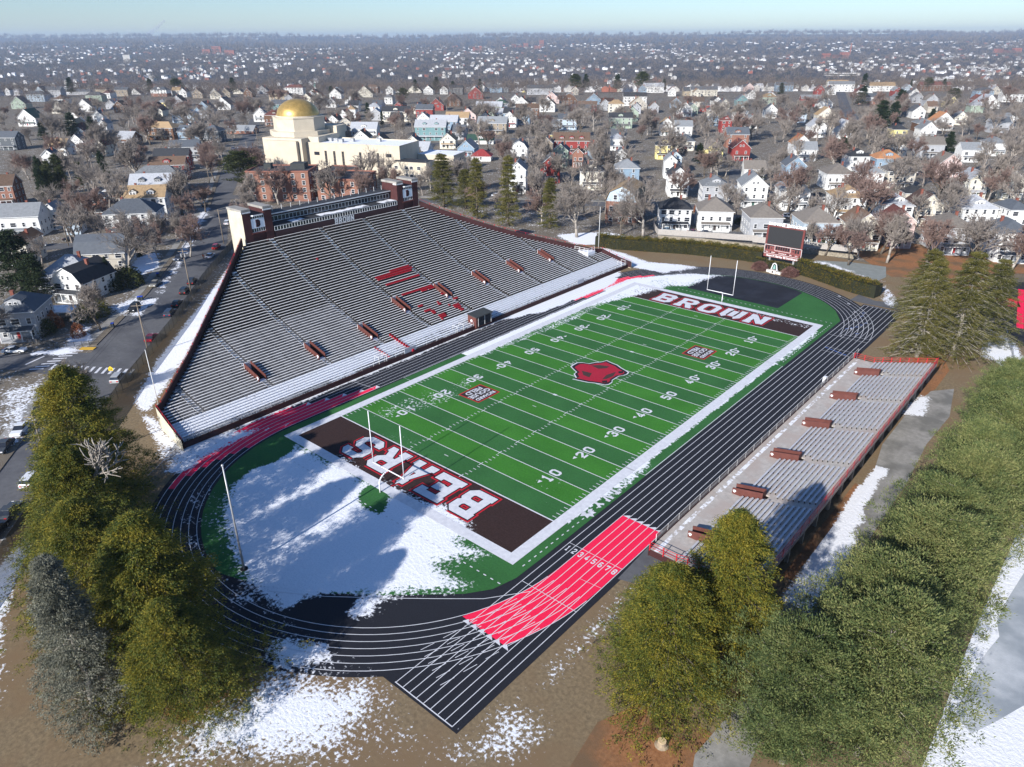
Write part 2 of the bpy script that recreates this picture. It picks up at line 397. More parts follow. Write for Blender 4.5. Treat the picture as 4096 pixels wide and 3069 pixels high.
me.materials.append(snowy('park_grass', b_two((.135, .10, .060), (.27, .20, .115), 2.4, .10, (.20, .135, .075)), .95, 2.2, 1.4))
# far hills: wooded slopes keep their own tone
FARM = snowy('woodland_floor', b_two((.065, .052, .048), (.105, .085, .075), .004, .0012, (.045, .040, .038)), .95, .012, .8)
me.materials.append(FARM)
cx_ = (X[:-1, :-1]+X[1:, 1:])/2; cy_ = (Y[:-1, :-1]+Y[1:, 1:])/2
me.polygons.foreach_set('material_index', np.where(((cx_-CP.x)*HX+(cy_-CP.y)*HY) > 1000, 2, np.where(seg_sd(cx_, cy_, STAD) > 0, 1, 0)).astype(np.int32).ravel())
def band(pts, w):
    """polygon round a centre line; w number or (left,right)"""
    L, Rr = [], []
    for i, p in enumerate(pts):
        a = Vector(pts[max(0, i-1)][:2]); c = Vector(pts[min(len(pts)-1, i+1)][:2]); d = (c-a).normalized(); nrm = Vector((-d.y, d.x))
        ww = w[i] if isinstance(w, (list, tuple)) else w
        L.append(tuple(Vector(p[:2])+nrm*ww/2)); Rr.append(tuple(Vector(p[:2])-nrm*ww/2))
    return L+Rr[::-1]
# roads
LIT = snowy('leaf_litter', b_two((.20, .085, .035), (.36, .17, .075), 2.6, .15, (.16, .10, .055)), .95, 2.0, 1.2)
structure(sheet('leaf_litter', [[tuple(at('P', x, y)[:2]) for x, y in [(1230,1657),(1290,1560),(1380,1520),(1500,1560),(1560,1600),(1520,1700),(1240,1720)]]], .02, LIT, 3))
structure(sheet('leaf_litter', [[(53.6,-36),(54.9,-36),(55.0,-8),(53.8,-8)]], .02, LIT, 3)); structure(sheet('leaf_litter', [[tuple(at('P', x, y)[:2]) for x, y in [(2005,700),(2050,800),(2020,840),(1990,860),(1960,800)]]], .02, LIT, 3))
structure(sheet('leaf_litter', [[tuple(at('P', x, y)[:2]) for x, y in [(1840,545),(1925,520),(2211,560),(2300,620),(2211,650),(1990,600),(1925,598)]]], .015, LIT, 4))
structure(sheet('leaf_litter', [[tuple(at('P', x, y)[:2]) for x, y in [(260,1420),(350,1380),(450,1400),(500,1500),(400,1560),(290,1520)]]], .015, LIT, 3))
AV_R = [(24,-150),(-5,-122),(-33.8,-96.5),(-75.1,-61.5),(-99.5,-38.6),(-132.9,-12),(-154.9,6.0),(-209.8,37.6),(-290,92),(-384.5,156),(-520,246)]
AV_L = [(10,-160),(-18,-121),(-50.9,-92.5),(-80.6,-70.9),(-94,-60.5),(-122.1,-35.8),(-154.6,-11),(-215.9,33.2),(-293.4,81.5),(-388,147),(-524,238)]
structure(sheet('avenue', [AV_R+AV_L[::-1]], .03, ASPH, 3))
s1 = [(-84,-66),(-92,-71),(-99,-76),(-112,-90),(-135,-115),(-165,-150)]
structure(sheet('side_street', [band(s1, [13, 10, 8.5, 8, 8, 8])], .045, ASPH, 3))
structure(sheet('side_street', [band([(-163,0),(-175,-9),(-190,-28),(-215,-58),(-250,-100)], 8)], .045, ASPH, 3))
structure(sheet('cross_street', [band([(-255,34),(-190,66),(-143,105.5),(-76,149),(-5,193),(90,250),(200,320)], 8.5)], .04, ASPH, 4))
structure(sheet('side_street', [band([tuple(at('C', x, y)[:2]) for x, y in [(1140,760),(1085,690),(1060,610),(1050,560)]], 10)], .03, ASPH, 0, snow=0))
structure(sheet('side_street', [band([(-45,168),(-70,215),(-100,280),(-120,330)], 7)], .05, ASPH, 4))
structure(sheet('side_street', [band([(-335,118),(-300,190),(-262,270),(-225,350)], 8)], .05, ASPH, 4))
structure(sheet('driveway', [band([(-38,121),(-30,124),(-12,135),(8,147)], 9)], .06, ASPH, 3))
structure(sheet('driveway', [band([(-47.5,112),(-52,128),(-53,150)], 4)], .07, ASPH, 3))
# pavements with a kerb step
def kerbed(name, poly, mat=PATHM, h=.13):
    V, F = tess([poly], 3, h+.01); me = bpy.data.meshes.new(name)
    V = V.tolist(); n = len(poly); b = len(V); F = [tuple(f) for f in F]
    V += [(p[0], p[1], 0) for p in poly]+[(p[0], p[1], h+.01) for p in poly]
    F += [(b+i, b+(i+1) % n, b+n+(i+1) % n, b+n+i) for i in range(n)]
    me.from_pydata(V, [], F); me.materials.append(mat); A = np.array(V)
    a = me.attributes.new('snow', 'FLOAT', 'POINT'); a.data.foreach_set('value', snow_at(A[:, 0], A[:, 1], .15).astype(np.float32))
    return structure(link(bpy.data.objects.new(name, me)))
def offs(line, a, b):
    o1, o2 = [], []
    for i, p in enumerate(line):
        q = Vector(line[max(0, i-1)]); r = Vector(line[min(len(line)-1, i+1)]); d = (r-q).normalized(); nn = Vector((-d.y, d.x))
        o1.append(tuple(Vector(p)+nn*a)); o2.append(tuple(Vector(p)+nn*b))
    return o1+o2[::-1]
kerbed('pavement', offs(AV_L[4:9], 1.6, 3.6)); kerbed('pavement', offs(AV_L[1:4], 2.0, 4.4)); kerbed('pavement', offs([(-160,98),(-76,152),(-5,197),(90,254)], 2.2, 4.2))
kerbed('verge', offs(AV_L[4:9], 0, 1.5), GROUND, .15); kerbed('verge', offs(AV_L[1:4], .0, 1.9), GROUND, .15)
# path, rink, courts on the right
pth = [tuple(at('P', x, y)[:2]) for x, y in [(1490,1700),(1500,1630),(1560,1560),(1630,1480),(1665,1380),(1700,1290),(1790,1190),(1880,1040),(1905,960),(1960,890),(2010,845),(2060,840),(2050,900),(2000,960),(1960,1040),(1900,1130),(1800,1280),(1740,1380),(1690,1500),(1640,1600),(1600,1700)]]
structure(sheet('path', [pth], .03, PATHM, 2))
ICE = snowy('rink_ice', b_two((.40, .43, .46), (.60, .62, .65), .35, .12, (.30, .33, .36)), .35)
rk = [(81,-5),(76.9,-15.5),(76.2,-22.1),(75.9,-27.4),(76.6,-30),(76.0,-33.3),(75.4,-38),(75.2,-45),(76.9,-46.5),(78.4,-43.5),(80.2,-39.4),(84,-33),(100,-10),(100,20),(86,10)]
structure(sheet('rink_snow', [[(74.2,-64),(84,-64),(118,-64),(118,60),(80,60),(77,20),(75,0),(74.2,-30)]], .03, snowy('deep_snow', b_two(SNOWC2, SNOWC, 1), .9), 0, snow=1))
structure(sheet('frozen_rink', [rk], .045, ICE, 3, snow=.12))
ct = [(50.5,79.5),(63,79.5),(95,110),(76,160),(50,133)]
structure(sheet('warm_up_court', [[(56,80),(64,72),(110,100),(80,150),(50.5,120),(50.8,108)]], .03, COURT, 0, snow=0))
for a, b, w in (((57.3,118),(61.9,84.2),1.5),((62.5,117),(69,84),1.5)):
    structure(sheet('court_stripe', [band([a, b], w)], .05, TRACKRED, 0, snow=0)); 
structure(sheet('court_panel', [[(53.2,105.8),(57.7,108.3),(59.6,101.2),(55.6,99.2)]], .05, TRACKRED, 3, snow=.25))
structure(sheet('paved_court', [PP('F', [(890,225),(1110,235),(1340,265),(1340,330),(1280,357),(1180,320)])], .03, snowy('green_court', b_two((.20,.215,.20), (.26,.275,.26), .6), .9), 3))
structure(sheet('apron_paving', [PP('F', [(1110,475),(1215,500),(1450,545),(1470,500),(1270,480),(1170,440)])], .025, ASPH, 3))
structure(sheet('apron_paving', [[(37.6,-41.5),(44,-43),(46,-47.5),(38,-50)]], .025, ASPH, 3))

# ---------------------------------------------------------------- running track
CX, YF, YN, R0, LW = 1.3, 51.5, -53.3, 29.75, 1.06
def ovalpt(r, ang, end): # ang 0 = left straight side, 180 = right
    t = R_(ang); return (CX-r*math.cos(t), (YF+r*math.sin(t)) if end == 'far' else (YN-r*math.sin(t)))
def arc(r, a0, a1, end, n=32): return [ovalpt(r, a0+(a1-a0)*i/n, end) for i in range(n+1)]
oval = arc(36.95, 0, 180, 'far', 48)+arc(36.95, 180, 0, 'near', 48)
rightst = [(26.9,-79.5),(38.4,-79.4),(38.35,78.4),(28.6,78.4),(28.2,60),(28.2,-51.5)]
structure(sheet('running_track', [oval, rightst, [(28.3,-60),(27,-62),(12,-76),(8,-86),(20,-84),(27,-79.5),(34,-70)]], .02, TRACK, 2.2))
turf = [(28.2,-51.5),(28.1,-58.2),(27.2,-61.7),(25.1,-64.6),(18,-71),(12,-75.6),(5,-80)]+[ovalpt(29.2, a, 'near') for a in range(84, -1, -6)]+[ovalpt(29.2, a, 'far') for a in range(0, 150, 6)]+[(28.2, 62.3)]
structure(sheet('turf', [turf], .04, TURF, 1.0))
structure(sheet('black_pad', [[(-12.5,61.5),(13.1,61.3),(13.3,77.4)]+[ovalpt(28.95, a, 'far') for a in (110, 100, 90, 80, 70)]+[(-12.6,76.2)]], .055, TRACKPAD, 3))
def ribbon(mb, pts, w, z, closed=False, dash=None):
    n = len(pts); pts = [Vector(p[:2]) for p in pts]
    if closed: pts.append(pts[0]); n += 1
    segs = []
    if dash:
        on, off = dash; tot = 0; acc = [0]
        for i in range(n-1): tot += (pts[i+1]-pts[i]).length; acc.append(tot)
        def pa(s):
            for i in range(n-1):
                if s <= acc[i+1]: return pts[i].lerp(pts[i+1], (s-acc[i])/(acc[i+1]-acc[i]+1e-9))
            return pts[-1]
        s = 0
        while s+on < tot: segs.append([pa(s), pa(s+on)]); s += on+off
    else: segs = [pts]
    for q in segs:
        m = len(q); Ls, Rs = [], []
        for i in range(m):
            a, b = q[max(0, i-1)], q[min(m-1, i+1)]; d = (b-a).normalized(); nn = Vector((-d.y, d.x))*w/2
            Ls.append(q[i]+nn); Rs.append(q[i]-nn)
        for i in range(m-1):
            mb.poly([(*Rs[i], z), (*Rs[i+1], z), (*Ls[i+1], z), (*Ls[i], z)])
    return mb
def sheetmb(mb, name, mat): return structure(mb.build(name, mat))
# red exchange zones
def lanes_poly(r0, r1, seq):
    """seq: list of ('near'|'far', ang) or ('x', y) along the left side, ordered"""
    f = lambda r, q: (CX-r, q[1]) if q[0] == 'x' else ovalpt(r, q[1], q[0])
    return [f(r0, q) for q in seq]+[f(r1, q) for q in reversed(seq)]
z_r = .032
redr = [(31.15,-38.2),(37.4,-38.2),(37.4,-53.3)]+[ovalpt(36.1, a, 'near') for a in (175, 170, 165, 160, 156.5)]+[(27.6,-67.5)]+[ovalpt(R0, a, 'near') for a in (157, 163, 168, 173, 178)]+[(31.05,-53.3)]
structure(sheet('red_exchange_zone', [redr], z_r, TRACKRED, 3, snow=0))
nl = [(-33.2, 18.5), (-36.3, 23), (-39.6, 27), (-42.9, 31.5), (-46.3, 36), (-49.5, 42)]
for k, (ye, ae) in enumerate(nl):
    seq = [('near', ae-i*ae/8) for i in range(9)]+[('x', -50.5), ('x', ye)]
    structure(sheet('red_exchange_zone', [lanes_poly(R0+k*LW, R0+(k+1)*LW, seq)], z_r, TRACKRED, 2))
for k, (ys, ae) in enumerate([(36.8, 28.4), (33.4, 21.6), (30.2, 15.3), (27, 9.2), (24, 4)]):
    seq = [('x', ys), ('x', 50.5)]+[('far', ae*i/6) for i in range(7)]
    structure(sheet('red_exchange_zone', [lanes_poly(R0+k*LW, R0+(k+1)*LW, seq)], z_r, TRACKRED, 2))
# lane lines
mb = MB(); zl = .045; W_ = .09
for k in range(9):
    x = 29.0+k*LW; ribbon(mb, [(x, -79.1), (x, 77.8)], W_, zl)
for k in range(7):
    r = R0+k*LW
    ribbon(mb, arc(r, 0, 176, 'far', 60), W_, zl+.002); ribbon(mb, arc(r, 0, 176, 'near', 60), W_, zl+.002); ribbon(mb, [(CX-r, YF), (CX-r, YN)], W_, zl)
ribbon(mb, [(28.9,-79.1), (37.5,-79.1)], .12, zl+.004); ribbon(mb, [(28.9,77.8), (37.5,77.8)], .12, zl+.004)
ribbon(mb, [(31.05,-59),(27.5,-63.7),(22.9,-67.6),(18.4,-71.3),(12.3,-76.1),(6,-80.2)], W_, zl+.004)
for y, a, b in ((-48.1,29,37.5),(-58.15,29,37.5),(51.8,29.2,37.5),(44,31.2,37.5),(41.3,31.2,37.5)): ribbon(mb, [(a, y), (b, y)], .08, zl+.006)
ribbon(mb, [(34.3,-53.1),(37.4,-52.8)], .05, zl+.006); ribbon(mb, [(-34.9,-35.1),(-28.9,-34.4)], .08, zl+.006)
for a, r1, r2, e in ((163, 33, 36.1, 'far'), (176, 30, 36, 'far'), (158, 34, 36, 'far')): ribbon(mb, [ovalpt(r1, a, e), ovalpt(r2, a, e)], .07, zl+.006)
for k in range(6): # cut-in dashes across the bend
    for j in range(5):
        y0 = -61-j*2.9-k*.4; x = 30.6+k*LW*.98-j*.62
        ribbon(mb, [(x, y0), (x-.42, y0-1.7)], .08, zl+.008)
for k in range(6): mb.poly([(28.15+k*1.2, -68, zl+.008), (29.3+k*1.2, -68.05, zl+.008), (28.5+k*1.2, -67.35, zl+.008)])
for k in range(6): mb.poly([(31.2+k*LW, -38.2, zl+.008), (31.2+(k+1)*LW, -38.2, zl+.008), (31.2+(k+.8)*LW, -37.5, zl+.008)][::1])
for k, (ye, ae) in enumerate(nl[:5]): r = R0+k*LW; mb.poly([(CX-r, ye, zl+.008), (CX-r-LW, ye-.1, zl+.008), (CX-r-.2, ye-1.1, zl+.008)][::-1])
sheetmb(mb, 'lane_markings', LINE)
BLUEP = M('blue_paint', (.10, .20, .55)); mb = MB()
for i in range(5): ribbon(mb, [(31.2+i*1.06, 43.4-i*.35), (32.0+i*1.06, 43.2-i*.35)], .22, zl+.01)
for r, a in ((30.5,168),(31.5,166),(32.5,164),(33.5,161),(34.6,158),(33,172),(35.6,146),(34.5,150),(32.5,155)): ribbon(mb, [ovalpt(r-.35, a, 'far'), ovalpt(r+.35, a-.5, 'far')], .2, zl+.01)
sheetmb(mb, 'hurdle_marks', BLUEP)

# ---------------------------------------------------------------- gridiron
H_, yd = 24.384, .9144
for s in (-1, 1): structure(sheet('end_zone', [[(-H_, s*50*yd), (H_, s*50*yd), (H_, s*60*yd), (-H_, s*60*yd)][::s]], .055, ENDZ, 1))
mb = MB(); zf = .07; BW = 1.75
for s in (-1, 1):
    mb.box(min(s*H_, s*(H_+BW)), max(s*H_, s*(H_+BW)), -60*yd-BW, 60*yd+BW, zf-.005, zf)
    mb.box(-H_+.002, H_-.002, *sorted((s*60*yd, s*(60*yd+BW))), zf-.005, zf)
ws = .13
for k in range(21):
    y = (-50+5*k)*yd; w = ws if k not in (0, 20) else .22
    mb.box(-H_, H_, y-w/2, y+w/2, zf-.004, zf+.002)
    for x in (-6.096, 6.096): mb.box(x-.06, x+.06, y-.5, y+.5, zf-.004, zf+.004)
for k in range(1, 100):
    if k % 5 == 0: continue
    y = (-50+k)*yd
    for x0, x1 in ((-H_+.15, -H_+.85), (H_-.85, H_-.15), (-6.7, -6.1), (6.1, 6.7)): mb.box(x0, x1, y-.055, y+.055, zf-.004, zf+.002)
for y in (-47*yd, 47*yd, -3.0+22, -20): mb.box(-.45, .45, y-.06, y+.06, zf-.004, zf+.002)
for y in (-15*yd, 15*yd): mb.box(-.4, .4, y-.25, y+.25, zf-.004, zf+.006)
ribbon(mb, [(28.1, -27), (28.1, 27.4), (24.4, 27.4)], .12, zf); ribbon(mb, [(28.1, -27), (24.4, -27)], .12, zf)
ribbon(mb, [(-26.2,-27.4), (-28.1, -27.4), (-28.1, 27)], .1, zf)
ribbon(mb, [(27.3,-56), (27.3,-29)], .16, zf, dash=(.45, .75)); ribbon(mb, [(27.3, 57.6), (27.3, 29)], .16, zf, dash=(.45, .75)); ribbon(mb, [(27.3,-60.4), (15,-60.4), (-20,-60.4)], .16, zf, dash=(.45, .75)); ribbon(mb, [(27.3, 59.2), (-14, 59.2)], .16, zf, dash=(.45, .75))
sheetmb(mb, 'field_lines', LINE)

# block glyphs as centre lines on a 1.0 x 1.4 cell
GL = {'B': [[(0,.15),(.72,.15),(.85,.28),(.85,.55),(.72,.7),(.85,.85),(.85,1.12),(.72,1.25),(0,1.25)],[(.2,.15),(.2,1.25)],[(.2,.7),(.72,.7)]],
 'E': [[(.95,.42),(.95,.15),(0,.15)],[(0,1.25),(.95,1.25),(.95,.98)],[(.22,.15),(.22,1.25)],[(.22,.7),(.66,.7)],[(.66,.52),(.66,.88)]],
 'A': [[(.2,.15),(.5,1.25),(.8,.15)],[(0,.13),(.38,.13)],[(.62,.13),(1,.13)],[(.3,.5),(.7,.5)],[(.3,1.25),(.6,1.25)]],
 'R': [[(0,1.25),(.72,1.25),(.85,1.12),(.85,.82),(.72,.68),(.2,.68)],[(.2,.15),(.2,1.25)],[(0,.13),(.42,.13)],[(.55,.68),(.82,.13),(1,.13)]],
 'S': [[(.9,.95),(.9,1.1),(.75,1.25),(.28,1.25),(.14,1.1),(.14,.86),(.28,.72),(.72,.68),(.86,.54),(.86,.3),(.72,.15),(.26,.15),(.1,.3),(.1,.45)]],
 'O': [[(.3,.15),(.7,.15),(.86,.32),(.86,1.08),(.7,1.25),(.3,1.25),(.14,1.08),(.14,.32),(.3,.15),(.7,.15)]],
 'W': [[(.1,1.25),(.1,.35),(.26,.15),(.42,.15),(.5,.3),(.58,.15),(.74,.15),(.9,.35),(.9,1.25)],[(.5,.3),(.5,1.2)],[(-.05,1.25),(.28,1.25)],[(.72,1.25),(1.05,1.25)]],
 'N': [[(.18,.13),(.18,1.25)],[(.82,.15),(.82,1.27)],[(.18,1.25),(.82,.15)],[(0,.13),(.38,.13)],[(.62,1.25),(1,1.25)],[(0,1.25),(.25,1.25)]],
 'I': [[(.5,.15),(.5,1.25)],[(.2,.14),(.8,.14)],[(.2,1.26),(.8,1.26)]], 'V': [[(.15,1.25),(.5,.15),(.85,1.25)],[(0,1.27),(.35,1.27)],[(.65,1.27),(1,1.27)]],
 'Y': [[(.12,1.25),(.5,.65),(.88,1.25)],[(.5,.65),(.5,.13)],[(.25,.13),(.75,.13)]],
 '0': [[(.3,.15),(.7,.15),(.86,.32),(.86,1.08),(.7,1.25),(.3,1.25),(.14,1.08),(.14,.32),(.3,.15),(.7,.15)]],
 '1': [[(.5,.15),(.5,1.25),(.25,1.05)],[(.2,.14),(.8,.14)]],
 '2': [[(.14,.98),(.14,1.1),(.28,1.25),(.72,1.25),(.86,1.1),(.86,.85),(.14,.3),(.14,.15),(.95,.15)]],
 '3': [[(.12,1.0),(.28,1.25),(.72,1.25),(.86,1.1),(.86,.84),(.72,.7),(.4,.7)],[(.72,.7),(.86,.56),(.86,.3),(.72,.15),(.28,.15),(.12,.4)]],
 '4': [[(.62,.15),(.62,1.25),(.1,.5),(.1,.42),(.95,.42)]],
 '5': [[(.86,1.25),(.2,1.25),(.16,.78),(.7,.78),(.86,.64),(.86,.3),(.72,.15),(.28,.15),(.12,.35)]],
 '6': [[(.82,1.15),(.7,1.25),(.3,1.25),(.14,1.08),(.14,.32),(.3,.15),(.7,.15),(.86,.3),(.86,.6),(.72,.74),(.14,.7)]],
 '7': [[(.12,1.0),(.12,1.25),(.88,1.25),(.45,.15)]],
 '8': [[(.3,.15),(.7,.15),(.86,.3),(.86,.56),(.72,.7),(.86,.84),(.86,1.1),(.7,1.25),(.3,1.25),(.14,1.1),(.14,.84),(.28,.7),(.14,.56),(.14,.3),(.3,.15),(.7,.15)],[(.28,.7),(.72,.7)]],
 'P': [[(0,1.25),(.72,1.25),(.85,1.12),(.85,.78),(.72,.62),(.2,.62)],[(.2,.15),(.2,1.25)],[(0,.13),(.42,.13)]]}
def glyph_polys(ch, w):
    """quads covering the strokes of a glyph (width w), mitred"""
    out = []
    for line in GL[ch]:
        pts = [Vector(p) for p in line]; n = len(pts)
        if n == 2: 
            d = (pts[1]-pts[0]).normalized(); e = 0 if (w < .31) else (w-.3)/2; pts = [pts[0]-d*e, pts[1]+d*e]
        elif w > .3:
            e = (w-.3)/2; pts[0] = pts[0]-(pts[1]-pts[0]).normalized()*e; pts[-1] = pts[-1]+(pts[-1]-pts[-2]).normalized()*e
        L, Rr = [], []
        for i in range(n):
            d1 = (pts[i]-pts[i-1]).normalized() if i else (pts[1]-pts[0]).normalized(); d2 = (pts[i+1]-pts[i]).normalized() if i < n-1 else d1
            t = d1+d2; t = t.normalized() if t.length > 1e-3 else d1; nn = Vector((-t.y, t.x)); k = w/2/max(.5, nn.dot(Vector((-d1.y, d1.x))))
            L.append(pts[i]+nn*k); Rr.append(pts[i]-nn*k)
        for i in range(n-1): out.append([Rr[i], Rr[i+1], L[i+1], L[i]])
    return out
def glyph_mesh(text, h, w, adv=1.18, wr=1.0):
    """2-D union of glyph strokes; cap height h; returns V,F centred on the word, wr: width ratio"""
    s = h/1.4; total = adv*len(text)-(adv-1); V = []; F = []
    for i, ch in enumerate(text):
        if ch == ' ': continue
        q = glyph_polys(ch, w); vv = []; ff = []
        for p in q: ff.append(list(range(len(vv), len(vv)+4))); vv += [Vector((a.x, a.y)) for a in p]
        r = delaunay_2d_cdt(vv, [], ff, 1, 1e-5); b = len(V)
        def covered(f):
            c = sum((r[0][k] for k in f), Vector((0, 0)))/len(f)
            for p in q:
                sg = [(p[(j+1) % 4]-p[j]).cross(c-p[j]) for j in range(4)]
                if all(v >= -1e-6 for v in sg) or all(v <= 1e-6 for v in sg): return True
            return False
        V += [((v.x+i*adv-total/2)*s*wr, (v.y-.7)*s) for v in r[0]]; F += [tuple(b+k for k in f) for f in r[2] if covered(f)]
    return V, F
def paint(name, text, h, w, at_, rot, z, mat, adv=1.18, wr=1.0, parent=None):
    V, F = glyph_mesh(text, h, w, adv, wr); me = bpy.data.meshes.new(name); c, s = math.cos(rot), math.sin(rot)
    me.from_pydata([(at_[0]+c*x-s*y, at_[1]+s*x+c*y, z) for x, y in V], [], F); me.materials.append(mat); me.update()
    for p in me.polygons:
        if p.normal.z < 0: p.flip()
    return structure(link(bpy.data.objects.new(name, me), parent))
for text, cy, rot in (('BEARS', -50.15, math.pi), ('BROWN', 50.15, 0)):
    for nm, w, z, mt in (('end_zone_letter_outline', .50, .075, REDP), ('end_zone_letter_inner_outline', .39, .085, BLACKP), ('end_zone_letters', .30, .095, LINE)):  # black painted band between the red outline and the white letter
        paint(nm, text, 6.6, w, (0, cy), rot, z, mt, adv=1.30, wr=1.02)
DIG = [(10*k if k <= 5 else 100-10*k) for k in range(1, 10)]
for k, dgt in enumerate(DIG):
    y = (-50+10*(k+1))*yd
    for sx, rot in ((1, math.pi/2), (-1, -math.pi/2)):
        t = str(dgt); order = (t[0], t[1])
        for j, ch in enumerate(order):
            off = (-1.05 if j == 0 else 1.05)*sx
            paint('yard_number', ch, 2.05, .27, (sx*16.9, y+off), rot, .078, LINE, wr=1.0)
        if dgt != 50:
            m = MB(); dr = -1 if k < 4 else 1; yy = y+dr*2.2; xx = sx*16.9-sx*.35
            m.poly([(xx-.35, yy, .078), (xx+.35, yy, .078), (xx, yy+dr*.85, .078)] if dr > 0 else [(xx+.35, yy, .078), (xx-.35, yy, .078), (xx, yy+dr*.85, .078)]); sheetmb(m, 'yard_arrow', LINE)
for ch, y in (('I', -34.0), ('V', -36.2), ('Y', -38.4)): paint('conference_lettering', ch, 1.9, .32, (26.85 if ch != 'Y' else 26.85, y+.2), -math.pi/2, .08, LINE, wr=1.0)
m = MB()
for i in range(6):
    t = R_(-150+i*48); c = Vector((26.9, -41.0)); d = Vector((math.cos(t), math.sin(t))); nn = Vector((-d.y, d.x))
    m.poly([(*(c+d*.12), .08), (*(c+d*.75-nn*.36), .08), (*(c+d*1.35), .08), (*(c+d*.75+nn*.36), .08)])
sheetmb(m, 'ivy_leaf_emblem', LINE)
def digits_track():
    for k in range(8): paint('lane_number', str(k+1), 1.15, .28, (29.55+k*LW, -49.2), 0, .06, LINE, wr=.62)
    for r, a, t in ((30.3,178,'1'),(31.4,167,'2'),(32.5,155.5,'3'),(33.6,145,'4'),(34.7,134.5,'5'),(35.7,125,'6')):
        p = ovalpt(r, a, 'far'); paint('lane_number', t, 1.0, .34, p, R_(180-a)+math.pi, .06, LINE, wr=.62)
    for k, yy in ((0, 45.6), (1, 42.7)): paint('lane_number', str(k+1), 1.0, .34, (CX-30.3-k*1.06, yy), math.pi, .06, LINE, wr=.62)
    for k, (x, y, t) in enumerate(((-29.2,-54,'1'),(-30.4,-57.2,'2'),(-31.1,-60.2,'3'))): paint('lane_number', t, 1.0, .34, (x, y), -math.pi*.9, .06, LINE, wr=.62)
digits_track()
def textobj(name, body, size, loc, rot, mat, parent=None, align='CENTER', ext=0, off=.0, sx=1):
    cu = bpy.data.curves.new(name, 'FONT'); cu.body = body; cu.size = size; cu.align_x = align; cu.align_y = 'CENTER'; cu.extrude = ext; cu.offset = off
    cu.resolution_u = 2; tmp = bpy.data.objects.new(name, cu); COL.objects.link(tmp); dg = bpy.context.evaluated_depsgraph_get(); dg.update()
    me = bpy.data.meshes.new_from_object(tmp.evaluated_get(dg)); bpy.data.objects.remove(tmp); me.materials.clear(); me.materials.append(mat)
    o = bpy.data.objects.new(name, me); o.location = loc; o.rotation_euler = rot; o.scale = (sx, 1, 1); return link(o, parent)
for cx, cy in ((-11.55, -22.7), (11.4, 22.9)):
    m = MB(); m.box(cx-2.65, cx+2.65, cy-3.05, cy+3.05, .072, .078); sheetmb(m, 'name_panel_border', REDP)
    m = MB(); m.box(cx-2.4, cx+2.4, cy-2.8, cy+2.8, .074, .086); sheetmb(m, 'name_panel', M('panel_dark', (.04, .025, .022)))
    for i, (t, sz, sx) in enumerate((('RICHARD', 1.25, .95), ('GOUSE', 1.7, 1.0), ('FIELD', 1.7, 1.02))):
        structure(textobj('name_panel_text', t, sz, (cx+1.6-i*1.55, cy, .094), (0, 0, -math.pi/2), LINE, off=.045, sx=sx))
# emblem at midfield: plain rough-edged shield of colour patches
ol = PP('S', []) or [tuple(at('S', 2250+x*.2439, 1400+y*.2439)[:2]) for x, y in [(135,280),(175,250),(240,215),(330,213),(430,232),(540,210),(640,203),(725,180),(800,215),(900,255),(960,300),(1040,345),(1085,375),(1060,405),(1000,425),(930,435),(870,470),(815,505),(812,540),(760,572),(700,583),(620,565),(520,550),(420,540),(300,515),(165,485),(225,465),(190,400),(230,370),(195,340)]]
cxo = sum(p[0] for p in ol)/len(ol); cyo = sum(p[1] for p in ol)/len(ol)
def shrink(k): return [(cxo+(p[0]-cxo)*k, cyo+(p[1]-cyo)*k) for p in ol]
for k, z, mt, nm in ((1.02, .085, LINE, 'midfield_emblem_edge'), (.97, .095, BLACKP, 'midfield_emblem_outline'), (.86, .105, M('emblem_red', (.42, .012, .035), (.33, .01, .028), 3), 'midfield_emblem')):
    structure(sheet(nm, [shrink(k)], z, mt, 0, snow=0))
def blob(nm, pts, mt, z=.115): structure(sheet(nm, [[tuple(at('S', 2250+x*.2439, 1400+y*.2439)[:2]) for x, y in pts]], z, mt, 0, snow=0))
EB = M('emblem_brown', (.07, .035, .03)); 
blob('midfield_emblem_patch', [(470,265),(600,255),(770,280),(720,310),(590,318)], EB); blob('midfield_emblem_patch', [(315,350),(400,370),(480,390),(440,460),(340,420)], EB)
blob('midfield_emblem_patch', [(650,490),(720,420),(880,365),(830,440),(720,485)], EB); blob('midfield_emblem_patch', [(640,515),(730,508),(735,545),(660,548)], BLACKP); blob('midfield_emblem_patch', [(915,360),(995,355),(990,392),(920,392)], BLACKP)
# crosswalk bars and stop lines on the avenue
mb = MB(); ca, cb = Vector((-88.5,-71.5)), Vector((-73.2,-62.0)); dv = (Vector((-75.1,-60.2))-Vector((-99.5,-37.9))).normalized()
for i in range(13):
    c = ca.lerp(cb, i/12); ribbon(mb, [tuple(c-dv*1.5), tuple(c+dv*1.5)], .55, .065)
ca, cb = Vector((-92.5,-63.5)), Vector((-88.6,-72.8)); dv = Vector((.67,.75))
for i in range(8):
    c = ca.lerp(cb, i/7); ribbon(mb, [tuple(c-dv*1.4-Vector((1.5,1.3))), tuple(c+dv*1.4-Vector((1.5,1.3)))], .55, .068)
ribbon(mb, [(-96.3,-70.5), (-94.4,-74.8)], .5, .068)
for i in range(8):
    c = at('A', 1505+i*14, 932); ribbon(mb, [(c.x-.8, c.y+.8), (c.x+1.0, c.y-1.0)], .7, .065)
sheetmb(mb, 'crosswalk_markings', LINE)
mb = MB(); p = at('D', 555, 785); mb.box(-1.6, 1.6, -.7, .7, .14, .19, rz=.7, o=(p.x, p.y, 0)); sheetmb(mb, 'tactile_paving', M('tactile_yellow', (.7, .42, .05)))
